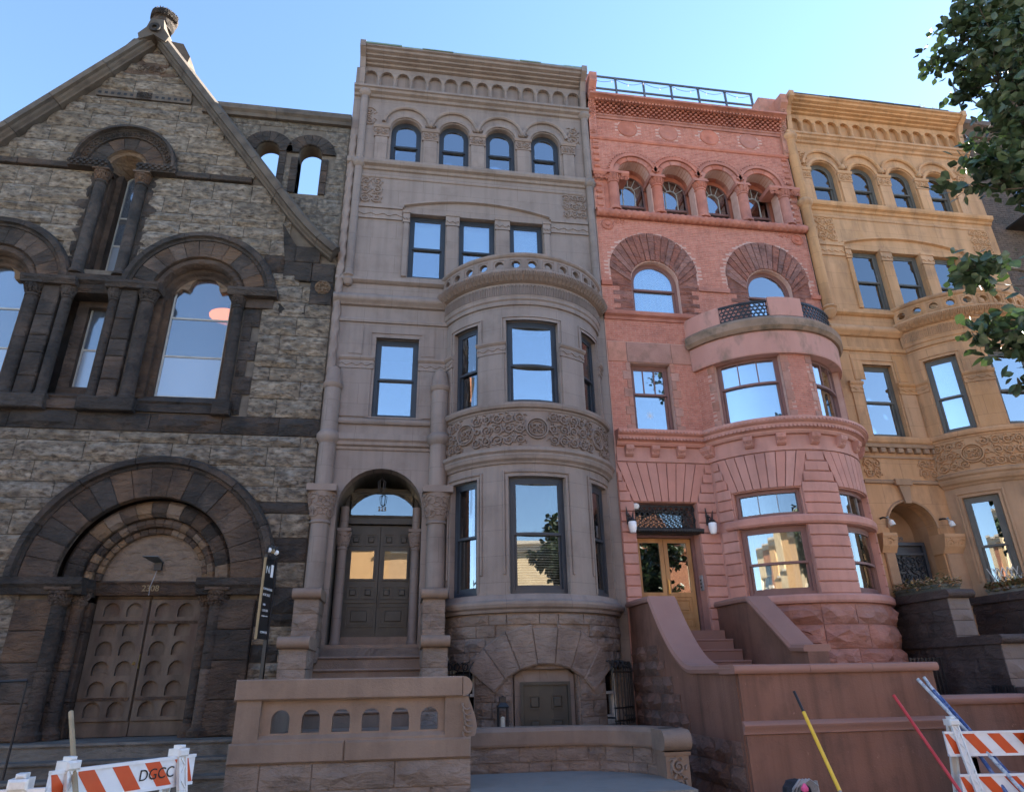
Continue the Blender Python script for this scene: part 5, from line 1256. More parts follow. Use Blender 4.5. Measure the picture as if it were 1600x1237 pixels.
mb = MB(RB); mb.mould(-RU - .1, -1.42, [(-.02, 8.88), (.14, 8.88), (.14, 9.30), (-.02, 9.32)], 8); mb.build('parapet_block', 'pink_stain', RH)
mb = MB(RB); mb.mould(-.42, .30, [(-.02, 8.88), (.16, 8.88), (.16, 9.34), (-.02, 9.35)], 6); mb.build('parapet_block', 'pink_stain', RH)
for a, b in ((-1.42, -.42), (.30, 1.5)):     # ring lattice railing
    mb = MB(RB); mb.box(a, b, 9.27, 9.31, .05, .09, 10); mb.box(a, b, 8.90, 8.93, .05, .09, 10)
    k = int((b - a) / .095)
    for i in range(k):
        for j in range(4):
            u = a + (i + .5 + (.5 if j % 2 else 0)) * (b - a) / k
            if u < b - .03: mb.arcmould(u, 8.965 + j * .085, [(.034, .06), (.052, .06), (.052, .08), (.034, .08)], 0, 2 * pi, 10, closed=True)
    mb.build('lattice_railing', 'iron', RH)
mb = MB(); pts = [(8.08 + 1.9 * sin(-1.16 + 2.32 * i / 20), .756 - 1.9 * cos(-1.16 + 2.32 * i / 20), 8.87) for i in range(21)]; k0 = mb.raw(pts); mb.f.append(tuple(range(k0, k0 + 21))); mb.build('balcony_floor', 'roofing', RH)
# ---- egg-and-dart cornice with brackets over the parlour floor
cprof = [(0, 6.16), (.10, 6.17), (.13, 6.21), (.13, 6.25), (.20, 6.28), (.22, 6.33), (.22, 6.36), (.28, 6.39), (.30, 6.44), (.30, 6.48), (0, 6.52)]
for S, a, b, sg in ((RS, RL + .03, 6.62, 1), (RB, -RU + .0, RU, 30)):
    mb = MB(S); mb.mould(a, b, cprof, sg); cc = mb.build('cornice', 'pink_paint', RH)
    mb = MB(S); k = int((b - a) / .075)
    for i in range(k):
        u = a + (b - a) * (i + .5) / k; mb.arcband(u, 6.295, 0, .026, 0, 2 * pi, .19, .235, 8); mb.box(u - .015, u + .015, 6.40, 6.435, .26, .315)
    mb.build('egg_and_dart', 'pink_paint', cc, kind='stuff')
    mb = MB(S); mb.box(a, b, 5.84, 6.17, 0, .035, sg); mb.build('frieze', 'pink_paint', RH)
br = [(RS, x) for x in (4.55, 5.12, 5.70)] + [(RB, u) for u in (-2.12, -1.24, -.64, .02, .68, 1.28, 1.8)]
for S, u in br:
    w = .085 if u != -2.12 else .13
    mb = MB(S); mb.mould(u - w, u + w, [(0, 5.93), (.07, 5.94), (.12, 5.98), (.13, 6.03), (.18, 6.08), (.19, 6.16), (0, 6.17)]); bk = mb.build('bracket', 'pink_paint', RH)
    mb = MB(S); mb.S = (lambda S: lambda a, v, n: S(a, v, n + .09 + max(0, v - 5.96) * .5))(S); carve(mb, u - w + .01, u + w - .01, 5.95, 6.14, 0, .025, .03); mb.build('carving', 'pink_paint', bk)
# ---- rusticated parlour floor: blocks with open joints and fanned flat arches
p_ops = [(4.58, 5.93, 2.2, 4.97, False)]
mb = MB(RS); wall_open(mb, RL, 6.55, 1.0, 6.2, p_ops, -.012, .30); PW = mb.build('parlour_wall', 'pink_paint', RH)
pw = [(-1.74, -.42), (.42, 1.74)]
mb = MB(RB); wall_open(mb, -RU, RU, 2.9, 6.2, [(a, b, 3.02, 4.33, False) for a, b in pw] + [(a, b, 4.52, 5.06, False) for a, b in pw], -.012, .20, .16); PB = mb.build('parlour_bay_wall', 'pink_paint', RH)
mb = MB(RS); mb.box(RL, 6.5, -.1, 1.0, -.3, -.02); mb.build('wall_base', 'red_rock', RH)
def fan(S, par, a, b, z0, z1, k, spread):
    for i in range(k):
        f0 = i / k; f1 = (i + 1) / k; m = (a + b) / 2
        x0, x1 = a + (b - a) * f0, a + (b - a) * f1; X0, X1 = m + (x0 - m) * spread, m + (x1 - m) * spread; g = .007
        MB(S).prism([(x0 + g, z0), (x1 - g, z0), (X1 - g, z1), (X0 + g, z1)], -.03, .03, c=.01).build('fan_block', 'pink_paint', par)
def band_blocks(S, par, v0, v1, k, edge):
    """edge(v) -> list of runs (a, b) for a course"""
    h = (v1 - v0) / k
    for i in range(k):
        c, d = v0 + i * h, v0 + (i + 1) * h
        for a, b in edge((c + d) / 2):
            if b - a < .06: continue
            MB(S).box(a, b, c + .007, d - .007, -.03, .032, max(1, int((b - a) / .2)), c=.014).build('rustic_block', 'pink_paint', par)
z_ft, z_f0 = 5.82, 4.98
fan(RS, PW, 4.56, 5.95, z_f0, z_ft, 9, 1.42)
def e_flat(v):
    if v < 4.97: return [(RL + .01, 4.57), (5.94, 6.40)]
    t = (v - 4.97) / (z_ft - 4.97); hw = .695 * (1 + .42 * t); return [(RL + .01, 5.255 - hw - .01), (5.255 + hw + .01, 6.40)]
band_blocks(RS, PW, 2.44, 5.82, 16, e_flat)
for a, b in pw: fan(RB, PB, a - .02, b + .02, 5.08, z_ft, 9, 1.34)
def e_bay(v):
    if v < 4.34: return [(-2.10, pw[0][0] - .01), (pw[0][1] + .01, pw[1][0] - .01), (pw[1][1] + .01, 2.17)]
    if v < 4.52: return []
    t = max(0, (v - 5.08) / (z_ft - 5.08)); hw = .68 * (1 + .34 * t) + .012; m0 = (pw[0][0] + pw[0][1]) / 2; m1 = (pw[1][0] + pw[1][1]) / 2
    return [(-2.10, m0 - hw), (m0 + hw, m1 - hw), (m1 + hw, 2.17)]
band_blocks(RB, PB, 3.02, 4.33, 6, e_bay); band_blocks(RB, PB, 4.53, 5.82, 6, e_bay)
mb = MB(RB); mb.mould(-RU + .25, RU, [(-.1, 4.33), (.05, 4.34), (.08, 4.38), (.08, 4.48), (.05, 4.52), (-.1, 4.53)], 28); mb.build('transom_beam', 'pink_paint', RH)
for i, (a, b) in enumerate(pw):
    window(RB, RH, a, b, 3.02, 4.33, 'maroon_sash', .11, fw=.07, seg=8, split=.46, gl='pane_low', inside=[('curtain', 0, 1)], roomd=.3)
    f = MB(RB); border(f, a, b, 4.53, 5.06, .07, -.2, -.10, False, 8); f = f.build('transom_window', 'maroon_sash', RH)
    q = 3
    for k in range(q):
        x0 = a + .07 + (b - a - .14) * k / q; x1 = a + .07 + (b - a - .14) * (k + 1) / q; pane_mesh(RB, x0 + .006, x1 - .006, 4.60, 4.99, -.15, False, 3).build('pane', 'pane_low' if k < 2 else 'pane_dark', f)
        MB(RB).box(x1 - .008, x1 + .008, 4.6, 4.99, -.16, -.13).build('glazing_bar', 'grey_strap', f) if k < 2 else None
    MB(RB).box(a, b, 4.55, 5.05, -.36, -.35, 6).build('room', 'room_dark', f)
mb = MB(RB); mb.mould(-RU, RU, [(-.1, 2.84), (.08, 2.86), (.10, 2.90), (.10, 2.98), (.06, 3.02), (-.1, 3.03)], 30); mb.build('ledge', 'pink_paint', RH)
mb = MB(RB); wall_open(mb, -RU, RU, -.1, 2.86, [], -.01, .2, .16); RBB = mb.build('basement_bay_wall', 'red_rock', RH)
courses(RB, RBB, 'red_rock', -RU + .02, RU - .02, [.22, .34, .36, .36, .36, .42, .42, .36], .0, 0, .12, (.62, .95), None, minw=.1)
mb = MB(RS); mb.box(5.95, 6.42, 1.0, 2.45, -.2, .0); courses(RS, PW, 'red_rock', 5.98, 6.40, [.30, .30, .30, .30], 1.2, 0, .05, (.3, .5)); mb.build('door_pier', 'pink_paint', RH)
# ---- oak doors and iron transom grille
DR = flat(.36); mb = MB(DR); border(mb, 4.58, 5.93, 2.40, 4.97, .07, -.1, .05); mb.box(4.65, 5.86, 4.30, 4.36, -.08, .04); DFR = mb.build('door_frame', 'maroon_sash', RH)
for i, (a, b) in enumerate(((4.66, 5.25), (5.26, 5.85))):
    mb = MB(DR); a_, b_ = a, b
    border(mb, a_, b_, 2.46, 4.29, .085, -.05, 0); mb.box(a_ + .085, b_ - .085, 2.545, 3.14, -.04, -.02); mb.box(a_ + .085, b_ - .085, 3.12, 3.21, -.05, 0); mb.box(a_ + .085, b_ - .085, 2.70, 2.76, -.05, -.005)
    D = mb.build('door', 'oak', RH); pane_mesh(DR, a_ + .08, b_ - .08, 3.2, 4.21, -.02).build('pane', 'pane_low', D)
    mb = MB(DR); border(mb, a_ + .13, b_ - .13, 2.82, 3.08, .025, -.02, .0); mb.box(a_ + .17, b_ - .17, 2.86, 3.04, -.02, -.006, c=.008); mb.build('panel', 'oak', D)
    MB(DR).box(a_ + .14, b_ - .14, 2.55, 2.67, -.02, -.006, c=.006).build('panel', 'oak', D)
MB(DR).box(5.275, 5.31, 3.18, 3.46, 0, .03, c=.008).build('lock_plate', 'brass', DFR)
MB(DR).box(4.6, 5.9, 2.3, 4.9, -.6, -.5).build('hall', 'room_dark', DFR)
pane_mesh(DR, 4.65, 5.86, 4.37, 4.90, -.06).build('transom_pane', 'pane_low', DFR)
mb = MB(flat(.12)); border(mb, 4.60, 5.91, 4.44, 4.94, .03, -.01, .01)
for i in range(11):
    for j in range(4):
        u = 4.66 + (i + (.5 if j % 2 else 0)) * .116
        if u < 5.88: mb.arcmould(u, 4.52 + j * .115, [(.040, -.01), (.058, -.01), (.058, .01), (.040, .01)], 0, 2 * pi, 8, closed=True)
mb.build('transom_grille', 'iron', RH)
mb = MB(flat(.02)); mb.mould(4.60, 6.02, [(-.1, 4.33), (.02, 4.33), (.06, 4.36), (.08, 4.42), (.02, 4.45), (-.1, 4.45)])
for i in range(26): u = 4.62 + i * .054; mb.arcband(u, 4.39, 0, .032, 0, 2 * pi, .06, .10, 6)
mb.build('grille_ledge', 'iron', RH)
# ---- body and roof
mb = MB(); mb.box(RL + .01, RR - .01, 0, 15.95, -14, -1.75); mb.box(RL + .01, RR - .01, 15.85, 15.95, -1.75, -.02); mb.build('house_body', 'roofing', RH)
mb = MB(); mb.box(9.3, 9.86, 15.9, 16.75, -2.2, .1); mb.build('party_parapet', 'red_lintel', RH)
# roof railing
RR_ = thing('roof_railing', (7, .5, 16.0), 'black metal railing with string lights along the roof of the red house', 'railing')
mb = MB(); mb.box(4.45, 9.55, 17.52, 17.57, -.52, -.48); mb.build('top_rail', 'iron_rail', RR_)
mb = MB(); mb.box(4.45, 9.55, 17.06, 17.11, -.52, -.48); mb.build('bottom_rail', 'iron_rail', RR_)
for i in range(7): x = 4.5 + i * .835; MB().box(x - .025, x + .025, 15.9, 17.54, -.525, -.475).build('post', 'iron_rail', RR_)
mb = MB(); P = []
for i in range(43): x = 4.5 + 5.0 * i / 42; P.append((x, .47, 17.46 - .14 * abs(sin(i * pi / 7))))
mb.tube(P, .006, 4); mb.build('light_cable', 'iron', RR_)
for i in range(2, 42, 4): x, y, z = P[i]; MB().lathe(x, y, [(0, z - .07), (.022, z - .05), (.022, z - .02), (.01, z)], 6).build('bulb', 'milk_glass', RR_)
# door lanterns, dome light, intercom
for i, (x, lb) in enumerate(((4.43, 'white glass wall lantern left of the oak doors of the red house'), (6.14, 'white glass wall lantern right of the oak doors of the red house'))):
    t = thing('wall_lantern', (x, -.04, 4.3), lb, 'lantern', 'lanterns flanking the oak doors')
    mb = MB().lathe(x + .03, -.14, [(.03, 4.30), (.055, 4.31), (.075, 4.36), (.085, 4.44), (.085, 4.52), (.07, 4.54)], 14); mb.build('globe', 'milk_glass', t, smooth=True)
    mb = MB(flat(0)); mb.box(x - .05, x + .01, 4.5, 4.72, .03, .07); mb.tube([(x - .03, -.06, 4.66), (x + .0, -.12, 4.66), (x + .03, -.14, 4.56)], .016, 6)
    mb.prism([(x - .06, 4.68), (x - .02, 4.68), (x - .05, 4.86)], .05, .08); mb.prism([(x + .05, 4.62), (x + .08, 4.62), (x + .10, 4.80)], .05, .09); mb.lathe(x + .03, -.14, [(.075, 4.53), (.085, 4.55), (.04, 4.6), (.02, 4.62)], 10); mb.build('bracket', 'iron', t)
t = MB().lathe(4.62, .05, [(.0, 4.82), (.06, 4.83), (.085, 4.87), (.085, 4.92), (.05, 4.95)], 12); t = tag(t.build('camera_dome', 'white_plastic', None, smooth=True), 'small white camera dome in the corner above the oak doors', 'camera')
ic = thing('intercom', (6.0, .2, 3.2), 'small metal intercom beside the oak doors of the red house', 'intercom')
mb = MB(left_face(5.93)); mb.box(.10, .22, 3.22, 3.52, -.0, .03, c=.006); mb.build('plate', 'grey_strap', ic)
for j in range(3): MB(left_face(5.93)).box(.13, .19, 3.27 + j * .07, 3.30 + j * .07, .028, .036).build('button', 'ink', ic)
# ================================================================== GREY STOOP
GT_ = thing('grey_stoop', (-.6, -2.2, 0), 'brown stone stoop of the grey house with six arched holes in its front wall', 'stoop')
FY = -4.2; FS = flat(FY)
def steps(parent, m, x0, x1, z_top, y_top, k, rise=.205, tread=.29, nose=.025):
    for i in range(k):
        z1 = z_top - i * rise; y = y_top - i * tread
        mb = MB(); mb.box(x0, x1, max(0, z1 - rise - .3), z1 - .05, -(y + tread + .3), -y)
        mb.mould(x0, x1, [(-(y + tread + .3), z1 - .05), (-y, z1 - .05), (-y + nose, z1 - .045), (-y + nose + .012, z1 - .025), (-y + nose, z1), (-(y + tread + .3), z1)]); mb.build('step', m, parent)
MB().box(-1.5, .33, 1.6, 2.26, -1.2, .0).build('landing', 'grey_stoop', GT_)
MB().box(-1.37, .24, 2.26, 2.43, -1.2, -.72).build('door_sill', 'grey_stoop', GT_)
steps(GT_, 'grey_stoop', -1.5, .33, 2.06, -.28, 5)
MB().box(-1.85, .68, 0, 1.02, 1.7, 4.0).build('lower_landing', 'grey_stoop', GT_)
for x0, x1 in ((-1.87, -1.47), (.31, .69)):       # cheek walls with rolled caps
    for z0, z1, y0, y1, hs in ((1.95, 2.98, -.72, .2, (.26, .26, .26, .25)), (.3, 2.14, -1.66, -.7, (.3, .32, .3, .32, .3, .3))):
        z = z0
        for h in hs:
            mb = MB(); mb.box(x0 + .01, x1 - .01, z, z + h, -y1, -y0)
            MB(flat(y0)).rock(x0, x1, z + .005, z + h - .005, .0, .055).build('stone_block', 'grey_rock', GT_); mb.build('cheek_core', 'grey_rock', GT_)
            for sg, X in ((left_face, x0), (right_face, x1)):
                yy = y0
                while yy < y1 - .05: e = min(y1, yy + .46); MB(sg(X)).rock(yy + .005, e - .005, z + .005, z + h - .005, -.005, .035).build('stone_block', 'grey_rock', GT_); yy = e
            z += h
        zt = z1 - .01; yc = y0 - .04
        mb = MB(); P = [(yc + .085 * cos(a), zt + .09 + .09 * sin(a)) for a in [pi / 2 + pi * i / 8 for i in range(9)]] + [(y1, zt), (y1, zt + .18)]
        k = mb.raw([(x0 - .04, y, zz) for y, zz in P]); k2 = mb.raw([(x1 + .04, y, zz) for y, zz in P]); m = len(P)
        for i in range(m): j = (i + 1) % m; mb.f.append((k+i, k+j, k2+j, k2+i))
        mb.f += [tuple(range(k, k + m)), tuple(range(k2 + m - 1, k2 - 1, -1))]; mb.build('cheek_cap', 'grey_stoop', GT_, smooth=True)
# front wall: stones, band, arcade panel, coping
X0, X1 = -1.89, .835
mb = MB(FS); mb.box(X0, X1, -.1, .82, -.30, 0); fw_ = mb.build('front_base', 'grey_rock', GT_)
courses(FS, fw_, 'grey_rock', X0, X1, [.28, .26, .27], .0, 0, .07, (.55, .95))
for a, b in ((X0, -.62), (-.62, X1)): MB(FS).box(a + .003, b - .003, .82, 1.03, -.3, .045 + RN.uniform(-.003, .003), c=.016).build('front_band', 'grey_stoop', GT_)
ops = [(-1.47 + i * .342, -1.47 + i * .342 + .205, 1.12, 1.26, True) for i in range(6)]
mb = MB(FS); wall_open(mb, X0 + .30, X1 - .31, 1.05, 1.47, ops, -.05, .12); wall_open(mb, X0 + .30, X1 - .31, 1.05, 1.47, ops, -.17, 0, reveal=False); mb.build('arcade_panel', 'grey_stoop', GT_)
for x0, x1 in ((X0 + .03, X0 + .30), (X1 - .31, X1 - .03)): MB(FS).box(x0, x1, 1.03, 1.47, -.28, .0).build('corner_pier', 'grey_stoop', GT_)
mb = MB(FS); mb.mould(X0 + .30, X1 - .31, [(-.2, 1.03), (.0, 1.03), (.0, 1.06), (-.05, 1.10), (-.2, 1.10)]); mb.build('arcade_sill', 'grey_stoop', GT_)
mb = MB(FS); mb.box(X0, X1 - .1, 1.47, 1.695, -.32, .04, c=.015)
P = [(X1 - .1, 1.47)] + [(X1 - .1 + .1125 * cos(a), 1.5825 + .1125 * sin(a)) for a in [-pi / 2 + pi * i / 8 for i in range(9)]] + [(X1 - .1, 1.695)]
mb.prism(P, -.32, .04); mb.build('coping', 'grey_stoop', GT_)
mb = MB(FS)                       # carved acanthus bracket at the right end
P = [(X1 - .03, 1.03), (X1 + .05, 1.04), (X1 + .075, 1.12), (X1 + .06, 1.22), (X1 + .02, 1.34), (X1 - .03, 1.46)]; mb.prism(P, -.26, -.02)
for i in range(6): mb.ribbon(arc_pts(X1 - .05 + .012 * (3 - abs(i - 2)), 1.07 + i * .062, .055, pi * .9, pi * 1.75, 7), .03, -.0, .03, .5)
mb.build('acanthus', 'grey_carve', GT_)
MB().box(-1.86, -1.6, 0, 1.6, 1.7, 4.12).build('side_parapet', 'grey_stoop', GT_)
# ================================================================== CURVED GARDEN WALL + BLUESTONE
GW = thing('garden_wall', (2.2, -3.0, 0), 'low curved brown stone garden wall with rounded coping and carved end block', 'wall')
CWS = lambda u, v, n: (2.05 + (1.35 - n) * sin(u), -4.15 + (1.35 - n) * cos(u) * .95, v) if u > 0 else (2.05 + 1.35 * u, -4.15 + (1.35 - n) * .95, v)     # concave side faces the street
UA, UB_ = -.95, 1.32
mb = MB(CWS); mb.mould(UA, UB_, [(-.28, -.1), (0, -.1), (0, .80), (-.28, .80)], 26); gb = mb.build('wall_core', 'grey_rock', GW)
hs = [.20, .21, .20, .19]; z = 0
for h in hs:
    u = UA
    while u < UB_ - .05:
        e = min(UB_, u + RN.uniform(.18, .42)); MB(CWS).rock(u + .004, e - .004, z + .005, z + h - .005, 0, .05).build('stone_block', 'grey_rock', gb); u = e
    z += h
mb = MB(CWS); mb.mould(UA, UB_, [(-.33, .80), (.05, .80), (.06, .83), (.06, .98), (.02, 1.03), (-.30, 1.03), (-.33, .98)], 26); mb.build('coping', 'grey_stoop', GW)
ex, ey = 3.30, -4.02
mb = MB(flat(ey)); mb.box(ex - .02, ex + .28, -.1, .74, -.34, .0); mb.mould(ex - .04, ex + .30, [(-.36, .74), (.02, .74), (.03, .78), (-.36, .79)]); mb.build('end_pier', 'grey_stoop', GW)
mb = MB(flat(ey)); carve(mb, ex + .0, ex + .26, .32, .72, .0, .04, .045); mb.build('carved_end', 'grey_carve', GW)
mb = MB(flat(ey)); P = [(-.36, .79), (.0, .79)] + [(.0 + .12 * sin(a), .91 - .12 * cos(a)) for a in [pi * i / 8 for i in range(1, 8)]] + [(.0, 1.03), (-.36, 1.03)]; mb.mould(ex - .06, ex + .30, P); mb.build('coping_end', 'grey_stoop', GW, smooth=True)
mb = MB(); A = [CWS(UA + (UB_ - UA) * i / 16, 0, .04)[:2] for i in range(17)] + [(3.3, -4.9), (.86, -4.9)]
k = mb.raw([(x, y, .42) for x, y in A]); k2 = mb.raw([(x, y, .49) for x, y in A]); m = len(A)
for i in range(m): j = (i + 1) % m; mb.f.append((k+i, k+j, k2+j, k2+i))
mb.f += [tuple(range(k2, k2 + m)), tuple(range(k + m - 1, k - 1, -1))]
tag(mb.build('bluestone_step', 'bluestone', None), 'blue grey flagstone landing with a curved back in front of the low garden wall', 'step')
mb = MB(); mb.box(.86, 3.3, -.14, .415, 3.6, 4.86); tag(mb.build('landing_base', 'grey_stoop', None), 'brown stone riser under the blue grey flagstone landing', 'step')

# ================================================================== RED STOOP
RT = thing('red_stoop', (5.6, -2.2, 0), 'red brown stucco stoop with curved side wall leading to the oak doors', 'stoop')
RX = 4.28; FX1 = 7.10; FZ = 1.77
MB().box(4.7, 6.05, 1.6, 2.44, -.9, .30).build('landing', 'red_coping', RT)
steps(RT, 'red_coping', 4.7, 6.05, 2.27, -.6, 7, .19, .30, .0)
MB().box(4.6, 7.0, 0, .95, 2.5, 4.0).build('lower_landing', 'red_coping', RT)
def wall_prof(ys, x0, x1, parent, m, name, cap, cw=.05, ct=.10):
    """wall along y with a shaped top [(y, z)]; coping follows it"""
    k = len(ys); mb = MB(); a = mb.raw([(x0, y, z - ct) for y, z in ys] + [(x0, y, -.1) for y, z in ys]); b = mb.raw([(x1, y, z - ct) for y, z in ys] + [(x1, y, -.1) for y, z in ys])
    for i in range(k - 1): mb.f += [(a+i, a+i+1, a+k+i+1, a+k+i), (b+i, b+k+i, b+k+i+1, b+i+1), (a+i, b+i, b+i+1, a+i+1)]
    mb.f += [(a, a+k, b+k, b), (a+k-1, b+k-1, b+2*k-1, a+2*k-1)]; w = mb.build(name, m, parent)
    mb = MB(); rows = []
    for y, z in ys: rows.append(mb.raw([(x0 - cw, y, z - ct), (x0 - cw - .012, y, z - ct * .5), (x0 - cw + .02, y, z), (x1 + cw - .02, y, z), (x1 + cw + .012, y, z - ct * .5), (x1 + cw, y, z - ct)]))
    for p, q in zip(rows, rows[1:]):
        for j in range(6): mb.f.append((p + j, q + j, q + (j+1) % 6, p + (j+1) % 6))
    mb.f += [tuple(range(rows[0], rows[0] + 6)), tuple(range(rows[-1] + 5, rows[-1] - 1, -1))]; mb.build('coping', cap, parent)
    return w
ys = [(.0, 2.98), (-1.0, 2.97), (-1.25, 2.96)] + [(-1.25 - 1.55 * t, 2.96 - 1.18 * (1 - (1 - t) ** 1.75)) for t in [i / 12 for i in range(1, 13)]] + [(-3.4, 1.775), (-4.15, 1.775)]
LWL = wall_prof(ys, RX, RX + .42, RT, 'red_stucco', 'side_wall', 'red_coping')
def rz(y):
    for (y0, z0), (y1, z1) in zip(ys, ys[1:]):
        if y1 <= y <= y0: return z0 + (z1 - z0) * (y - y0) / (y1 - y0)
    return 1.7
LF = left_face(RX)
def lw_ok(u, v): return v < min(rz(u) - .5, .86 + max(0, (u + 2.65)) * .95)
courses(LF, LWL, 'red_dark_rock', -4.1, -.02, [.30, .29, .28, .26, .26, .26, .25, .25], .0, 0, .10, (.35, .62), lw_ok)
wall_prof([(.0, 2.98), (-1.0, 2.97), (-1.35, 2.95), (-2.55, 2.08), (-2.95, 2.06)], 6.08, 6.42, RT, 'red_stucco', 'side_wall', 'red_coping')
FS2 = flat(FY)
mb = MB(FS2); mb.box(RX + .02, FX1, -.1, FZ - .10, -.35, 0); mb.build('front_wall', 'red_stucco', RT)
cuts = [RX - .06, 5.28, 6.18, FX1 + .06]
for a, b in zip(cuts, cuts[1:]): MB(FS2).mould(a + .003, b - .003, [(-.4, FZ - .11), (.04, FZ - .11), (.065, FZ - .085), (.07, FZ - .05), (.06, FZ - .015), (.03, FZ), (-.4, FZ + RN.uniform(-.004, .004))]).build('coping_stone', 'red_coping', RT, smooth=True)
mb = MB(FS2); mb.mould(RX - .02, FX1 + .03, [(.0, .95), (.025, .96), (.03, 1.0), (.06, 1.03), (.07, 1.06), (.05, 1.09), (.0, 1.11)]); mb.build('belt_moulding', 'red_coping', RT, smooth=True)
mb = MB(); mb.box(FX1 - .35, FX1 - .01, -.1, FZ - .12, 2.9, 4.1); mb.build('return_wall', 'red_stucco', RT)
for i in range(4): MB().box(FX1 + i * .32, FX1 + (i + 1) * .32 + .1, 0, .80 - i * .2, 2.9, 4.1).build('side_step', 'red_coping', RT)
# low area walls at the right
AW = thing('area_wall', (8.6, -2.75, 0), 'low red brown wall with rounded coping between red and ochre stoops', 'wall')
mb = MB(flat(-2.75)); mb.box(7.0, 10.0, -.1, 1.18, -.3, 0); mb.build('wall', 'red_stucco', AW)
mb = MB(flat(-2.75)); mb.mould(6.95, 10.05, [(-.35, 1.17), (.04, 1.17), (.07, 1.21), (.07, 1.25), (.03, 1.30), (-.35, 1.30)]); mb.build('coping', 'red_coping', AW, smooth=True)
# black grilles at the foot of the bay
for x0, x1, lb in ((6.55, 7.05, 'black iron grille at the foot of the red bay beside the side wall'), (8.9, 9.5, 'black iron grille at the foot of the red bay beside the dark stone stoop')):
    t = thing('area_grille', ((x0 + x1) / 2, -1.9, 1.5), lb, 'grille', 'grilles at the foot of the red bay')
    mb = MB(flat(-1.45)); mb.box(x0, x1, 1.84, 1.87, 0, .03); mb.box(x0, x1, 1.2, 1.23, 0, .03); mb.build('rails', 'iron', t)
    for i in range(9): x = x0 + (x1 - x0) * i / 8; MB(flat(-1.45)).box(x - .012, x + .012, 1.15, 1.88, .03, .05).build('bar', 'iron', t)

# ================================================================== OCHRE STOOP (dark rock-faced cheek walls)
YT = thing('ochre_stoop', (10.8, -1.8, 0), 'dark purple brown rock faced stoop of the ochre house carrying planters', 'stoop')
for x0, x1, far in ((9.94, 10.38, False), (11.75, 12.1, True)):
    for z0, z1, y0, y1, hs in ((2.05, 2.82, -1.50, .1, (.19, .26, .2, .2)), (.0, 2.06, -2.40, .1, (.3, .34, .26, .34, .28, .3, .24)), (.0, 1.32, -3.1, -2.3, (.3, .34, .3, .3))):
        if far and z1 < 2.5: pass
        z = z0
        for h in hs:
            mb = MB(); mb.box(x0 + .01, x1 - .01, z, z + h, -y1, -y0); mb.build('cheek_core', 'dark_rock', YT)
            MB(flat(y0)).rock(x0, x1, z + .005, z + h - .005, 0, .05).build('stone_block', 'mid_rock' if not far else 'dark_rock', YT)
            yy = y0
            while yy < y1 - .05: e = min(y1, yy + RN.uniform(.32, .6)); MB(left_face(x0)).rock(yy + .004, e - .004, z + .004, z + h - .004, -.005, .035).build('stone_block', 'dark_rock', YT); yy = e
            z += h
        zt = z; yc = y0 - .06
        mb = MB(); P = [(yc + .08 * cos(a), zt + .075 + .075 * sin(a)) for a in [pi / 2 + pi * i / 8 for i in range(9)]] + [(y1, zt), (y1, zt + .15)]
        k = mb.raw([(x0 - .06, y, zz) for y, zz in P]); k2 = mb.raw([(x1 + .06, y, zz) for y, zz in P]); m = len(P)
        for i in range(m): j = (i + 1) % m; mb.f.append((k+i, k+j, k2+j, k2+i))
        mb.f += [tuple(range(k, k + m)), tuple(range(k2 + m - 1, k2 - 1, -1))]; mb.build('cheek_cap', 'dark_rock' if z1 > 1.9 or far else 'dark_rock', YT, smooth=True)
MB().box(10.38, 11.75, 1.6, 2.2, -.9, .3).build('landing', 'tan_lower', YT)
steps(YT, 'tan_lower', 10.38, 11.75, 2.0, -.58, 8, .22, .30)
mb = MB(left_face(9.86)); mb.box(-2.55, -2.1, 1.02, 1.42, 0, .03)
for i in range(8): mb.box(-2.52 + i * .055, -2.50 + i * .055, 1.04, 1.40, .03, .045)
mb.build('vent_grille', 'iron', YT)
# ================================================================== DARK BRICK BUILDING FAR RIGHT
DB = thing('dark_brick_building', (19, 0, 0), 'dark brown brick building with fire escape behind the leaves at the right edge', 'building')
DX0, DX1 = 15.64, 24.0; DSf = flat(.12)
wv = [(17.0 + i * 2.1, 18.1 + i * 2.1, z, z + 1.9, False) for i in range(3) for z in (3.4, 6.9, 10.2, 13.4)]
mb = MB(DSf); wall_open(mb, DX0, DX1, -.1, 16.5, wv, 0, .25); dw = mb.build('wall', 'dark_brick', DB)
bricks(DSf, DX0, 19.4, 6.0, 16.4, lambda u, v: not any(a - .1 < u < b + .1 and c - .15 < v < d + .15 for a, b, c, d, _ in wv), .21, .07, .012).build('brickwork', 'dark_brick', dw, kind='stuff')
for a, b, c, d, _ in wv:
    window(DSf, DB, a, b, c, d, 'black_sash', .14, gl='pane_dark'); MB(DSf).box(a - .1, b + .1, c - .15, c, 0, .09).build('sill', 'mid_rock', DB); MB(DSf).box(a - .1, b + .1, d, d + .22, -.02, .03).build('lintel', 'mid_rock', DB)
mb = MB(DSf); mb.mould(DX0, DX1, [(0, 16.3), (.1, 16.32), (.16, 16.5), (.3, 16.6), (.3, 16.75), (0, 16.8)]); mb.build('cornice', 'dark_brick', DB)
mb = MB(); mb.box(DX0, DX1, 0, 16.4, -14, -1.4); mb.box(DX0, DX1, 16.3, 16.4, -1.4, -.1); mb.build('house_body', 'roofing', DB)
FE = thing('fire_escape', (18.2, -.6, 6), 'black iron fire escape with a red diagonal pole on the dark brick building', 'fire escape')
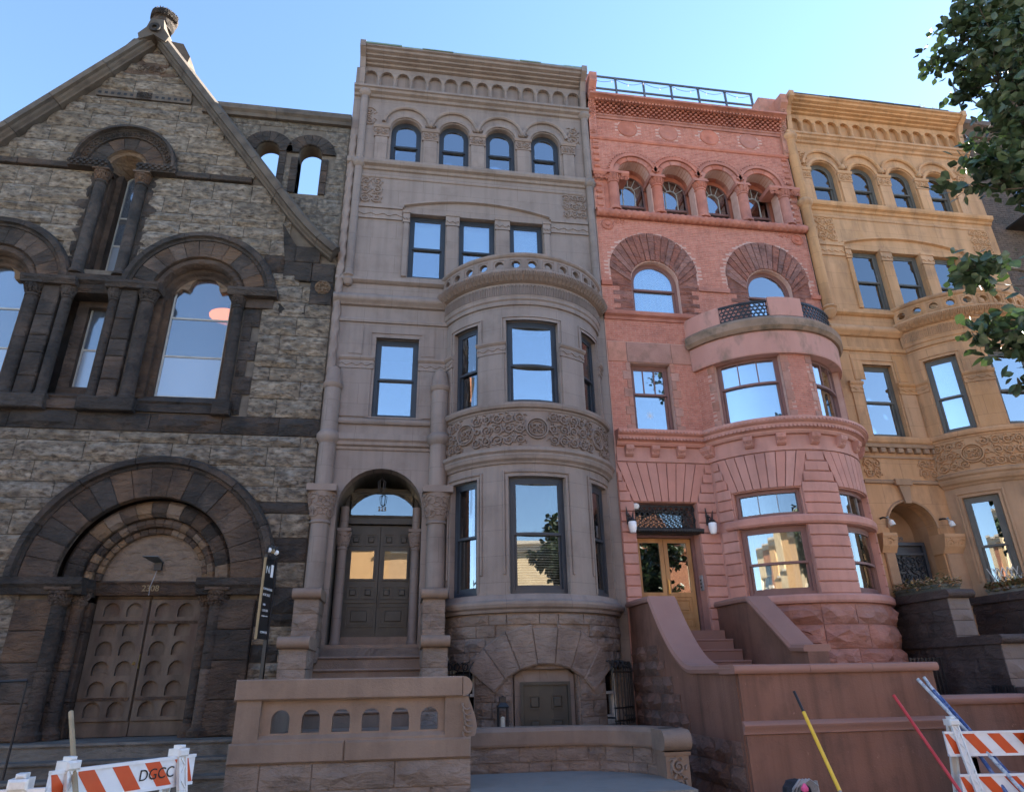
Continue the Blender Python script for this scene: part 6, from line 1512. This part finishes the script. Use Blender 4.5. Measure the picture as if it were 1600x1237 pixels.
for z in (6.5, 9.8, 13.0):
    mb = MB(flat(-.0)); mb.box(16.2, 20.5, z, z + .05, -.1, 1.0); mb.build('platform', 'iron', FE); MB().box(16.2, 20.5, z + .95, z + 1.0, .96, 1.0).build('rail', 'iron', FE)
    for i in range(16): x = 16.2 + i * .286; MB().box(x - .01, x + .01, z, z + .98, .965, .99).build('bar', 'iron', FE)
for z in (6.5, 9.8): mb = MB(); mb.tube([(17.0, -.7, z + .05), (19.6, -.7, z + 3.3)], .035, 6); mb.build('stringer', 'iron', FE)
MB().tube([(15.9, -.75, 14.0), (16.9, -.85, 11.6)], .035, 8).build('red_pole', 'red_pole', FE)
SCF = thing('roof_scaffold', (18, 1.0, 16.4), 'roof scaffold of thin pipes with pale plastic sheeting above the dark building', 'scaffold')
for i in range(4): x = 17.2 + i * .9; MB().tube([(x, .9, 16.4), (x, .9, 19.6)], .03, 6).build('pipe', 'iron_rail', SCF)
for p, q in (((17.0, .9, 16.8), (19.8, .9, 19.4)), ((17.2, .9, 19.4), (19.8, .9, 16.9)), ((17.1, .9, 18.0), (20.2, .9, 18.0))): MB().tube([p, q], .028, 6).build('brace', 'iron_rail', SCF)
mb = MB(); k = 14
P = [(15.75 + .95 * i / k, 1.1 + .05 * (-1) ** i) for i in range(k + 1)]; a = mb.raw([(x, y, 16.4) for x, y in P]); b = mb.raw([(x + .08 * sin(i), y, 18.5 + .2 * sin(i * 1.7)) for i, (x, y) in enumerate(P)])
for i in range(k): mb.f.append((a + i, a + i + 1, b + i + 1, b + i))
mb.build('plastic_sheet', 'plastic_sheet', SCF)
mb = MB(); mb.prism([(17.6, 16.4), (24, 16.4), (24, 21.0)], -4.0, -1.6); mb.build('stair_bulkhead', 'dark_brick', SCF)
# ================================================================== HOUSES ACROSS THE STREET (lit by the sun, seen in the window glass)
FYY = -27.0
FSf = lambda u, v, n: (u, FYY + n, v)
def far_house(x0, x1, h, m, label, arched=False, gable=False):
    t = thing('facing_house', ((x0 + x1) / 2, FYY, 0), label, 'house', 'sunlit houses across the street'); w = x1 - x0; q = max(2, int(w / 2.0)); ops = []; st = int(h / 3.3)
    for s in range(st):
        for i in range(q):
            c = x0 + w * (i + .5) / q; ops.append((c - .5, c + .5, .9 + s * 3.3, 2.6 + s * 3.3, arched and s == st - 1))
    mb = MB(FSf); wall_open(mb, x0, x1, -.1, h, ops, 0, .25); mb.build('wall', m, t)
    for a, b, c, d, ar in ops:
        f = MB(FSf); border(f, a, b, c, d, .09, -.25, -.12, ar); f.box(a, b, (c + d) / 2 - .03, (c + d) / 2 + .03, -.22, -.14); f = f.build('window', 'far_trim', t); pane_mesh(FSf, a + .08, b - .08, c + .08, d - (0 if ar else .08), -.2, ar).build('pane', 'pane_dark', f)
        MB(FSf).box(a, b, c, d + (.4 if ar else 0), -.45, -.4).build('room', 'room_dark', f); MB(FSf).box(a - .12, b + .12, c - .14, c, 0, .12).build('sill', 'far_trim', t)
    mb = MB(FSf); mb.mould(x0, x1, [(0, h - .5), (.1, h - .45), (.15, h - .2), (.4, h - .1), (.4, h + .05), (0, h + .1)]); mb.build('cornice', 'far_trim' if not gable else m, t)
    if gable: mb = MB(FSf); mb.prism([(x0, h), (x1, h), ((x0 + x1) / 2, h + w * .75)], -.3, .02); mb.build('gable', m, t)
    mb = MB(FSf); mb.box(x0 + .01, x1 - .01, 0, h, -12, -.5); mb.build('house_body', 'roofing', t)
xs = [(-34, -26, 11.5, 'far_cream', 'wide pale cream house across the street at the far left'), (-26, -19, 10.5, 'far_brick', 'red brick house across the street left of the ochre one'), (-19, -12.5, 10.0, 'far_ochre', 'ochre house across the street facing the church'), (-12.5, -6.5, 11.0, 'far_cream', 'cream house across the street facing the church gable'),
      (-6.5, -1.0, 9.8, 'far_ochre', 'ochre brick house mirrored in the grey door panes'), (-1.0, 5.0, 9.3, 'far_ochre', 'tawny house across the street facing the grey house'), (5.0, 11.0, 8.8, 'far_cream', 'cream house with arched top windows mirrored in the grey parlour window')]
for i, (a, b, h, m, l) in enumerate(xs): far_house(a, b, h, m, l, arched=(i in (3, 6)))
far_house(11.0, 17.5, 9.0, 'far_brick', 'gabled brick house mirrored in the oak door panes', gable=True); far_house(17.5, 25, 10.0, 'far_cream', 'cream house across the street right of the gabled brick one'); far_house(25, 33, 11.0, 'far_brick', 'tall brick house across the street at the far right')

# neighbours further along the near side, out of the frame but mirrored in the slanting bay panes
FSn = lambda u, v, n: (u, -1.4 - n, v)
for x0, x1, h, m, lb in ((-19.5, -12.2, 13.5, 'far_brick', 'brick neighbour beyond the church mirrored in the left bay panes'), (24.2, 31, 14.5, 'far_brick', 'brick neighbour beyond the dark building mirrored in the right bay panes')):
    t = thing('neighbour_house', ((x0 + x1) / 2, -1.4, 0), lb, 'house', 'brick neighbours outside the frame')
    ops = [(x0 + 1.0 + i * 2.0, x0 + 2.0 + i * 2.0, 1.2 + s * 3.3, 3.0 + s * 3.3, False) for i in range(3) for s in range(4)]
    mb = MB(FSn); wall_open(mb, x0, x1, -.1, h, ops, 0, .25); mb.box(x0, x1, 0, h, -12, -.6); mb.build('wall', m, t)
    for a, b, c, d, _ in ops:
        f = MB(FSn); border(f, a, b, c, d, .09, -.25, -.12); f = f.build('window', 'far_trim', t); pane_mesh(FSn, a + .08, b - .08, c + .08, d - .08, -.2).build('pane', 'pane_dark', f)
    mb = MB(FSn); mb.mould(x0, x1, [(0, h - .5), (.1, h - .45), (.4, h - .1), (.4, h + .05), (0, h + .1)]); mb.build('cornice', 'far_trim', t)
# ================================================================== STREET THINGS
def barricade(p0, p1, label, writing=None, boards=((.80, 1.03), (.34, .58)), cloth=False):
    L = hypot(p1[0] - p0[0], p1[1] - p0[1]); ang = atan2(p1[1] - p0[1], p1[0] - p0[0]); S = turned(p0[0], p0[1], ang)
    t = thing('barricade', ((p0[0] + p1[0]) / 2, (p0[1] + p1[1]) / 2, 0), label, 'barricade', 'orange and white street barricades')
    for u in (.10, L - .10):
        for sg in (-1, 1):
            mb = MB(S)
            def pt(v, du, w, sg=sg, u=u): n = sg * (.035 + .27 * (1.06 - v) / 1.06); return (u + du, v, n + w)
            for du in (-.045, .028):
                k = mb.pts([pt(0, du, -.02), pt(0, du + .017, -.02), pt(0, du + .017, .02), pt(0, du, .02), pt(1.06, du, -.02), pt(1.06, du + .017, -.02), pt(1.06, du + .017, .02), pt(1.06, du, .02)])
                mb.f += [(k, k+1, k+5, k+4), (k+1, k+2, k+6, k+5), (k+2, k+3, k+7, k+6), (k+3, k, k+4, k+7), (k, k+3, k+2, k+1), (k+4, k+5, k+6, k+7)]
            k = mb.pts([pt(0, -.03, -.004), pt(0, .03, -.004), pt(1.06, .03, -.004), pt(1.06, -.03, -.004), pt(0, -.03, .004), pt(0, .03, .004), pt(1.06, .03, .004), pt(1.06, -.03, .004)])
            mb.f += [(k, k+1, k+2, k+3), (k+4, k+7, k+6, k+5)]
            for i in range(11):
                v0, v1 = .03 + i * .093, .03 + (i + 1) * .093; a, b = (-.03, .03) if i % 2 else (.03, -.03)
                k = mb.pts([pt(v0, a - .008, .014 * sg), pt(v0, a + .008, .014 * sg), pt(v1, b + .008, .014 * sg), pt(v1, b - .008, .014 * sg), pt(v0, a - .008, 0), pt(v0, a + .008, 0), pt(v1, b + .008, 0), pt(v1, b - .008, 0)])
                mb.f += [(k, k+1, k+2, k+3), (k, k+4, k+5, k+1), (k+1, k+5, k+6, k+2), (k+2, k+6, k+7, k+3), (k+3, k+7, k+4, k)]
            mb.build('leg', 'white_plastic', t)
        mb = MB(S); mb.box(u - .06, u + .06, 1.03, 1.10, -.075, .075, c=.015); mb.box(u - .03, u + .03, 1.10, 1.13, -.05, .05, c=.012); mb.build('hinge_cap', 'white_plastic', t)
    for q, (v0, v1) in enumerate(boards):
        n0 = .035 + .27 * (1.06 - (v0 + v1) / 2) / 1.06 - .035
        mb = MB(S); mb.box(-.06, L + .06, v0, v1, n0 - .025, n0); mb.box(-.06, L + .06, v1 - .014, v1 + .012, n0 - .03, n0 + .012); mb.box(-.06, L + .06, v0 - .012, v0 + .014, n0 - .03, n0 + .012); bd = mb.build('board', 'reflective_white', t)
        u = -.16; h = v1 - v0 - .03
        while u < L + .06:
            P = [(u, v1 - .015), (u + .15, v1 - .015), (u + .15 + h * .8, v0 + .015), (u + h * .8, v0 + .015)]
            P = [(min(L + .055, max(-.055, a)), b) for a, b in P]
            if max(a for a, b in P) - min(a for a, b in P) > .05 and abs(P[1][0] - P[0][0]) + abs(P[2][0] - P[3][0]) > .04: MB(S).prism(P, n0, n0 + .003).build('stripe', 'reflective_orange', bd)
            u += .31
        if writing and q == 0:
            x, y, z = S(L - .34, (v0 + v1) / 2, n0 + .006); text_part(writing, .125, 'ink', bd, (x, y, z), (pi / 2, 0, ang), 'marker_lettering', .001)
    return t, S, L
barricade((-2.70, -6.45), (-1.99, -5.42), 'orange and white barricade with DGCC written on its board before the church steps', 'DGCC')
barricade((-3.6, -7.70), (-2.36, -7.50), 'barricade at the bottom left corner, only its top showing behind the lettered one')
bt, bS, bL = barricade((6.66, -4.72), (8.05, -4.95), 'orange and white barricade with a black rag right of the red stoop', boards=((.71, .955), (.28, .51)))
mb = MB(); c = bS(.98, .89, .12)
for i in range(9):
    a = RN.uniform(0, 6.28); o = (c[0] + RN.uniform(-.07, .07), c[1] + RN.uniform(-.03, .03), c[2] - .02 + RN.uniform(-.07, .06)); r = RN.uniform(.035, .065)
    mb.lathe(o[0], o[1], [(0, o[2] - r), (r * .7, o[2] - r * .6), (r, o[2]), (r * .7, o[2] + r * .6), (0, o[2] + r)], 8, twist=lambda rr, a, z: rr * (1 + .2 * sin(3 * a + z * 60)))
tag(mb.build('rag', 'black_cloth', None), 'black crumpled rag hanging over the striped board at the right', 'rag')

def pole(name, p0, p1, r, segs, label, cat='pole', group=None):
    """segs: [(from, to, material, part, scale)] along the length"""
    a, b = Vector(p0), Vector(p1); t = thing(name, p0, label, cat, group)
    for f0, f1, m, part, sc in segs: MB().tube([a.lerp(b, f0), a.lerp(b, f1)], r * sc, 10).build(part, m, t, smooth=True)
    return t
pole('broom_handle', (-1.75, -7.70, .0), (-2.95, -5.80, 1.44), .021, [(0, 1, 'stick_wood', 'handle', 1)], 'bare wooden stick leaning in front of the lettered barricade')
pole('yellow_pole', (4.88, -5.35, .0), (4.98, -4.30, 1.44), .022, [(0, .30, 'grey_strap', 'ferrule', .9), (.30, .84, 'yellow_pole', 'shaft', 1), (.84, 1, 'iron', 'grip', .8)], 'yellow tool pole with black tip leaning on the red brown wall')
pole('red_pole', (6.46, -5.25, .0), (6.37, -4.30, 1.37), .020, [(0, .25, 'grey_strap', 'ferrule', 1), (.25, 1, 'red_pole', 'shaft', 1)], 'thin red pole leaning on the red brown wall')
g = 'paint splashed poles leaning on the stoop corner'
pole('paint_pole', (7.30, -5.30, .0), (6.77, -4.30, 1.56), .022, [(0, 1, 'pole_white', 'shaft', 1)], 'white paint splashed pole crossing in front of the blue ones', 'pole', g)
pole('paint_pole', (7.10, -5.15, .0), (6.87, -4.30, 1.58), .024, [(0, .90, 'blue_pole', 'shaft', 1), (.90, 1, 'pole_white', 'tip', .85)], 'left blue pole of the leaning pair with a white tip', 'pole', g)
pole('paint_pole', (7.36, -5.22, .0), (6.92, -4.28, 1.50), .026, [(0, .9, 'blue_pole', 'shaft', 1), (.9, 1, 'pole_white', 'tip', .85)], 'right blue pole of the leaning pair, splashed with white paint', 'pole', g)
# tool bag with straps at the foot of the wall
TB = thing('tool_bag', (4.64, -4.62, 0), 'black tool bag with grey straps and a pink tie by the yellow pole', 'bag')
mb = MB(); mb.lathe(4.62, -4.62, [(.17, 0), (.20, .1), (.19, .3), (.15, .44), (.10, .50), (.0, .52)], 14, twist=lambda r, a, z: r * (1 + .12 * sin(3 * a + 9 * z) + .06 * sin(7 * a - 20 * z))); mb.build('bag', 'black_cloth', TB)
for i in range(4):
    a = .6 * i; MB().tube([(4.44 + .05 * i, -4.80, .30 + .04 * i), (4.46 + .05 * i, -4.84, .44 + .02 * i), (4.56 + .04 * i, -4.83, .53), (4.70 + .03 * i, -4.80, .46), (4.76, -4.78, .30)], .014, 6).build('strap', 'grey_strap', TB)
mb = MB(); mb.lathe(4.60, -4.84, [(0, .40), (.04, .42), (.045, .45), (.02, .49), (0, .5)], 8); mb.build('tie', 'pink_cloth', TB)
MB().tube([(4.83, -4.75, .0), (4.82, -4.72, .50)], .022, 8).build('flask', 'grey_strap', TB)
# for-sale sign on a post
SG = thing('sale_sign', (-2.2, -1.15, 0), 'tall black townhouse for sale sign with white lettering on a dark post', 'sign')
sang = atan2(-1.15 + 1.65, -2.20 + 2.35 ); SS = turned(-2.29, -1.43, sang)
mb = MB(SS); mb.box(0, .31, 2.30, 3.54, -.015, .015); sb = mb.build('panel', 'sign_black', SG)
mb = MB(SS); mb.box(-.016, 0, 2.29, 3.55, -.02, .02); mb.build('edge_strip', 'gold_edge', SG)
MB(SS).box(.31, .355, 0, 3.62, -.03, .03).build('post', 'iron', SG)
MB(SS).box(.0, .31, 3.54, 3.60, -.02, .02).build('top_rail', 'iron', SG)
def sgn(txt, u, v, s):
    x, y, z = SS(u, v, .018); text_part(txt, s, 'sign_white', sb, (x, y, z), (pi / 2, 0, sang), 'lettering', .001)
sgn('N', .09, 3.36, .17); sgn('TOWNHOUSE', .155, 3.06, .05); sgn('FOR SALE', .14, 2.97, .055); sgn('Info', .10, 2.82, .055); sgn('1.212.555', .15, 2.73, .048); sgn('compass.com', .155, 2.65, .036); sgn('COMPASS', .19, 2.40, .052)
MB(SS).box(.19, .27, 3.26, 3.46, .015, .019).build('picture', 'sign_white', sb)
for i, m in enumerate(('milk_glass', 'gold_edge', 'sign_white')):
    x, y, z = SS(.06 + i * .13, 3.68, .01); MB().lathe(x, y, [(0, z - .045), (.03, z - .03), (.04, z), (.03, z + .03), (0, z + .045)], 8).build('topper_light', m, SG)
mb = MB(); k = 0
P = [SS(.0 + .38 * i / 12, 3.64 + .12 * abs(sin(i * 1.1)), .02 * sin(i * 2)) for i in range(13)]; mb.tube(P, .022, 5); mb.build('topper_garland', 'iron', SG)
# handrail at the church door
HR = thing('handrail', (-5.6, -1.2, .8), 'short black iron handrail at the left edge by the church steps', 'handrail')
mb = MB(); mb.tube([(-6.6, -1.1, 1.66), (-5.95, -1.2, 1.74), (-5.52, -1.22, 1.75)], .022, 6); mb.build('rail', 'iron', HR)
for x in (-5.9, -5.54): MB().tube([(x, -1.2, .45), (x, -1.2, 1.74)], .018, 6).build('post', 'iron', HR)
# wall lantern by the basement door
BL = thing('lantern', (1.62, -1.25, 1.0), 'black candle lantern beside the basement door behind the curved wall', 'lantern')
cx, cy = 1.63, -1.22
mb = MB(); 
for sx in (-1, 1):
    for sy in (-1, 1): mb.tube([(cx + sx * .075, cy + sy * .075, .75), (cx + sx * .075, cy + sy * .075, 1.22)], .010, 5)
mb.build('frame', 'iron', BL); mb = MB(); mb.lathe(cx, cy, [(.12, 1.22), (.13, 1.24), (.07, 1.30), (.07, 1.38), (0, 1.40)], 4, a0=pi / 4, a1=pi / 4 + 2 * pi); mb.build('roof', 'iron', BL)
MB().lathe(cx, cy, [(.035, .78), (.035, 1.08), (.0, 1.1)], 8).build('candle', 'cream_blind', BL); mb = MB(); mb.box(cx - .1, cx + .1, .70, .76, -cy - .1, -cy + .1); mb.build('base', 'iron', BL)
# iron window guards
def guard(u0, u1, label):
    t = thing('window_guard', ((GB((u0 + u1) / 2, 0, .1)[0]), GB((u0 + u1) / 2, 0, .1)[1], .9), label, 'window guard', 'iron guards on the basement windows')
    for v in (.95, 1.15, 1.72): MB(GB).box(u0, u1, v, v + .025, .16, .19, 4).build('rail', 'iron', t)
    for i in range(8): u = u0 + (u1 - u0) * i / 7; mb = MB(GB); mb.tube([(u, .9, .18), (u, 1.80, .18), (u, 1.90, .10), (u, 1.94, .0)], .011, 5, raw=False); mb.build('bar', 'iron', t)
    for u in (u0, u1): MB(GB).box(u - .01, u + .01, 1.0, 1.03, 0, .18).build('stay', 'iron', t)
    mb = MB(GB)
    for i in range(5): u = u0 + (u1 - u0) * (i + .5) / 5; mb.arcmould(u, 1.85, [(.045, .17), (.062, .17), (.062, .19), (.045, .19)], 0, 2 * pi, 10, closed=True)
    mb.build('scroll', 'iron', t)
guard(-2.02, -1.22, 'curved black iron window guard left of the basement door'); guard(1.22, 2.02, 'curved black iron window guard right of the basement door')
# spot lights on the ochre porch
for x, lb in ((10.12, 'small white spot light left of the ochre porch arch'), (11.56, 'small white spot light right of the ochre porch arch')):
    t = thing('spot_light', (x, -.05, 4.6), lb, 'light', 'spot lights beside the ochre porch arch')
    mb = MB().tube([(x, .0, 4.72), (x, -.1, 4.72), (x + .06, -.16, 4.70)], .02, 6); mb.build('arm', 'iron', t)
    MB().tube([(x + .05, -.16, 4.72), (x + .08, -.20, 4.62), (x + .10, -.22, 4.53)], [.035, .055, .06], 10).build('head', 'white_plastic', t, smooth=True)
# folding gate in the ochre parlour window
FG = thing('folding_gate', tuple(YB(-1.53, 3.1, -.05)), 'pale folding lattice gate inside the tall ochre parlour window', 'gate')
for q in range(2):
    for i in range(6):
        u = -1.80 + i * .095; mb = MB(YB)
        for (a, va), (b, vb) in ((((u, 3.12), (u + .19, 3.62)) if q else ((u + .19, 3.12), (u, 3.62)),)): mb.tube([(a, va, -.085), (b, vb, -.085)], .008, 4, raw=False)
        mb.build('slat', 'white_plastic', FG)
# planters
def planter(x0, x1, y0, y1, z0, z1, label, m):
    t = thing('planter', ((x0 + x1) / 2, (y0 + y1) / 2, z0), label, 'planter', 'planters on the ochre stoop')
    mb = MB(); mb.box(x0, x1, z0, z1, -y1, -y0, c=0); mb.box(x0 - .02, x1 + .02, z1 - .05, z1, -y1 - .02, -y0 + .02); mb.build('trough', m, t)
    for nm, m2, cnt in (('foliage', 'stem_green', 420), ('flowers', 'autumn', 800)):
        mb = MB()
        for i in range(cnt):
            x, y = RN.uniform(x0 - .05, x1 + .05), RN.uniform(y0 - .06, y1); z = z1 + RN.uniform(-.06, .12) + (RN.random() < .1) * .08; s = RN.uniform(.025, .055); a = RN.uniform(0, 6.28); b = RN.uniform(-.8, .8)
            d = Vector((cos(a), sin(a), b)) * s; e = Vector((-sin(a), cos(a), RN.uniform(-.6, .6))) * s * .5; c = Vector((x, y, z)); k = mb.raw([c - d, c + e, c + d, c - e]); mb.f.append((k, k+1, k+2, k+3))
        mb.build(nm, m2, t, kind='stuff')
    return t
planter(9.96, 10.36, -1.40, -.12, 2.97, 3.17, 'long green grey planter with autumn plants on the nearer dark cheek wall', 'planter_green')
planter(11.76, 12.09, -1.40, -.5, 2.97, 3.17, 'stone planter with orange flowers on the farther cheek wall by the window', 'planter_stone')
# ================================================================== TREES
def limb(mb, p0, p1, r0, r1, k=6, wob=.06):
    a, b = Vector(p0), Vector(p1); L = (b - a).length; P = []; Rr = []
    for i in range(k + 1):
        t = i / k; q = a.lerp(b, t)
        if 0 < i < k: q += Vector((RN.uniform(-1, 1), RN.uniform(-1, 1), RN.uniform(-.5, .5))) * wob * L / 3
        P.append(q); Rr.append(r0 + (r1 - r0) * t)
    mb.tube(P, Rr, 7); return P
def leafmesh():
    mb = MB(); w = .42; P = [(0, 0, 0), (-w * .8, .28, .05), (-w, .55, .04), (-w * .6, .85, .0), (0, 1.12, -.06), (w * .6, .85, .0), (w, .55, .04), (w * .8, .28, .05), (0, .5, -.03)]
    k = mb.raw(P); mb.f += [(8, i, i + 1) for i in range(0, 7)] + [(8, 7, 0)]
    return mb
def leaf_frame(c):
    n = Vector((RN.gauss(0, .55), RN.gauss(0, .55), RN.uniform(.1, 1))).normalized(); d = Vector((RN.gauss(0, 1), RN.gauss(0, 1), RN.uniform(-1.2, .2))); d = (d - n * d.dot(n)).normalized(); return d.cross(n), d, n
def tree(label, group, base, trunk_h, r, clusters, leaves, lsize, front=None, nfront=0, name='street_tree'):
    t = thing(name, base, label, 'tree', group)
    mb = MB(); b = Vector(base); top = b + Vector((.1, .1, trunk_h)); limb(mb, b, top, r, r * .6, 8, .02); mb.build('trunk', 'bark', t, smooth=True)
    mb = MB(); vol = [s[0] * s[1] * s[2] for c, s in clusters]; tot = sum(vol); LM = leafmesh(); crown = MB(); cand = []
    for (c, s), v in zip(clusters, vol):
        c = Vector(c); st = b + Vector((.1, .1, trunk_h * (.75 + .25 * RN.random()))); st.z = min(st.z, c.z - .2)
        P = limb(mb, st, c, r * .34, .018, 7, .10); twigs = []; nt = max(7, int(26 * v ** .5))
        for q in range(nt):
            i = RN.randint(4, 7)
            while True:
                d = Vector((RN.uniform(-1, 1), RN.uniform(-1, 1), RN.uniform(-1, 1)))
                if .35 < d.length < 1: break
            e = c + Vector((d.x * s[0], d.y * s[1], d.z * s[2])); twigs.append(limb(mb, P[i], e, .012, .003, 5, .12))
        for i in range(int(leaves * v ** .65 / sum(w ** .65 for w in vol))):       # leaves sit along the twigs
            T = RN.choice(twigs); f = RN.uniform(.45, 1.04) * 5; k = min(4, int(f)); q = T[k].lerp(T[k + 1], min(1.2, f - k)) + Vector((RN.gauss(0, .085), RN.gauss(0, .085), RN.gauss(-.03, .075)))
            a, d, n = leaf_frame(q); sz = lsize * RN.uniform(.65, 1.2); cand.append((q, a, d, n, sz))
    mb.build('branches', 'bark', t)
    if front: cand.sort(key=lambda z: front(z[0]))
    if nfront:
        me = None
        for q, a, d, n, sz in cand[:nfront]:
            if me is None:
                o = MB(); o.v = list(LM.v); o.f = list(LM.f); me = bpy.data.meshes.new('leaf'); me.from_pydata(LM.v, [], LM.f); me.materials.append(MAT['leaf'])
            o = bpy.data.objects.new('leaf', me); COL.objects.link(o); o.parent = t
            o.matrix_local = Matrix(((a.x * sz, d.x * sz, n.x * sz, q.x - base[0]), (a.y * sz, d.y * sz, n.y * sz, q.y - base[1]), (a.z * sz, d.z * sz, n.z * sz, q.z - base[2]), (0, 0, 0, 1)))
    for q, a, d, n, sz in cand[nfront:]:
        k = crown.raw([q + (a * p[0] + d * p[1] + n * p[2]) * sz for p in LM.v]); crown.f += [tuple(k + i for i in f) for f in LM.f]
    crown.build('crown', 'leaf', t, kind='stuff')
    return t
near = [((9.1, -6.4, 11.2), (1.2, 1.0, .85)), ((9.6, -6.3, 10.5), (.8, .7, .6)), ((9.0, -6.5, 9.85), (.55, .6, .42)), ((8.3, -6.4, 8.3), (.95, .6, .42)), ((7.4, -6.45, 6.62), (.42, .4, .25)), ((7.55, -6.5, 5.65), (.72, .5, .38)), ((7.75, -6.5, 5.05), (.45, .4, .2)),
        ((11.4, -6.2, 9.5), (1.3, 1.4, 1.3)), ((11.4, -5.2, 11.0), (1.6, 1.6, 1.4)), ((11.8, -7.2, 8.5), (1.3, 1.4, 1.2)), ((10.6, -6.6, 12.3), (1.4, 1.5, 1.0)), ((11.5, -5.4, 7.0), (1.2, 1.2, .8)), ((10.0, -6.8, 6.4), (.8, .8, .5))]
tree('leafy green street tree reaching in from the right over the ochre house', 'street trees', (11.2, -6.6, 0), 7.0, .17, near, 15000, .15,
     front=lambda p: abs(p.x - 7.9) + (9 if p.x / (p.y + 13) > 1.36 else 0), nfront=300)
for p, lb in (((6.9, -18.9, 0), 'street tree across the road mirrored in the grey parlour window'), ((18.5, -20.6, 0), 'street tree across the road mirrored in the ochre parlour window'), ((13.2, -21.0, 0), 'slim street tree across the road mirrored in the oak doors')):
    x, y, _ = p; cl = [((x + RN.uniform(-1.4, 1.4), y + RN.uniform(-1.2, 1.2), RN.uniform(5, 9.5)), (1.0, 1.0, .8)) for i in range(8)]
    tree(lb, 'street trees', p, 4.5, .16, cl, 3600, .24)
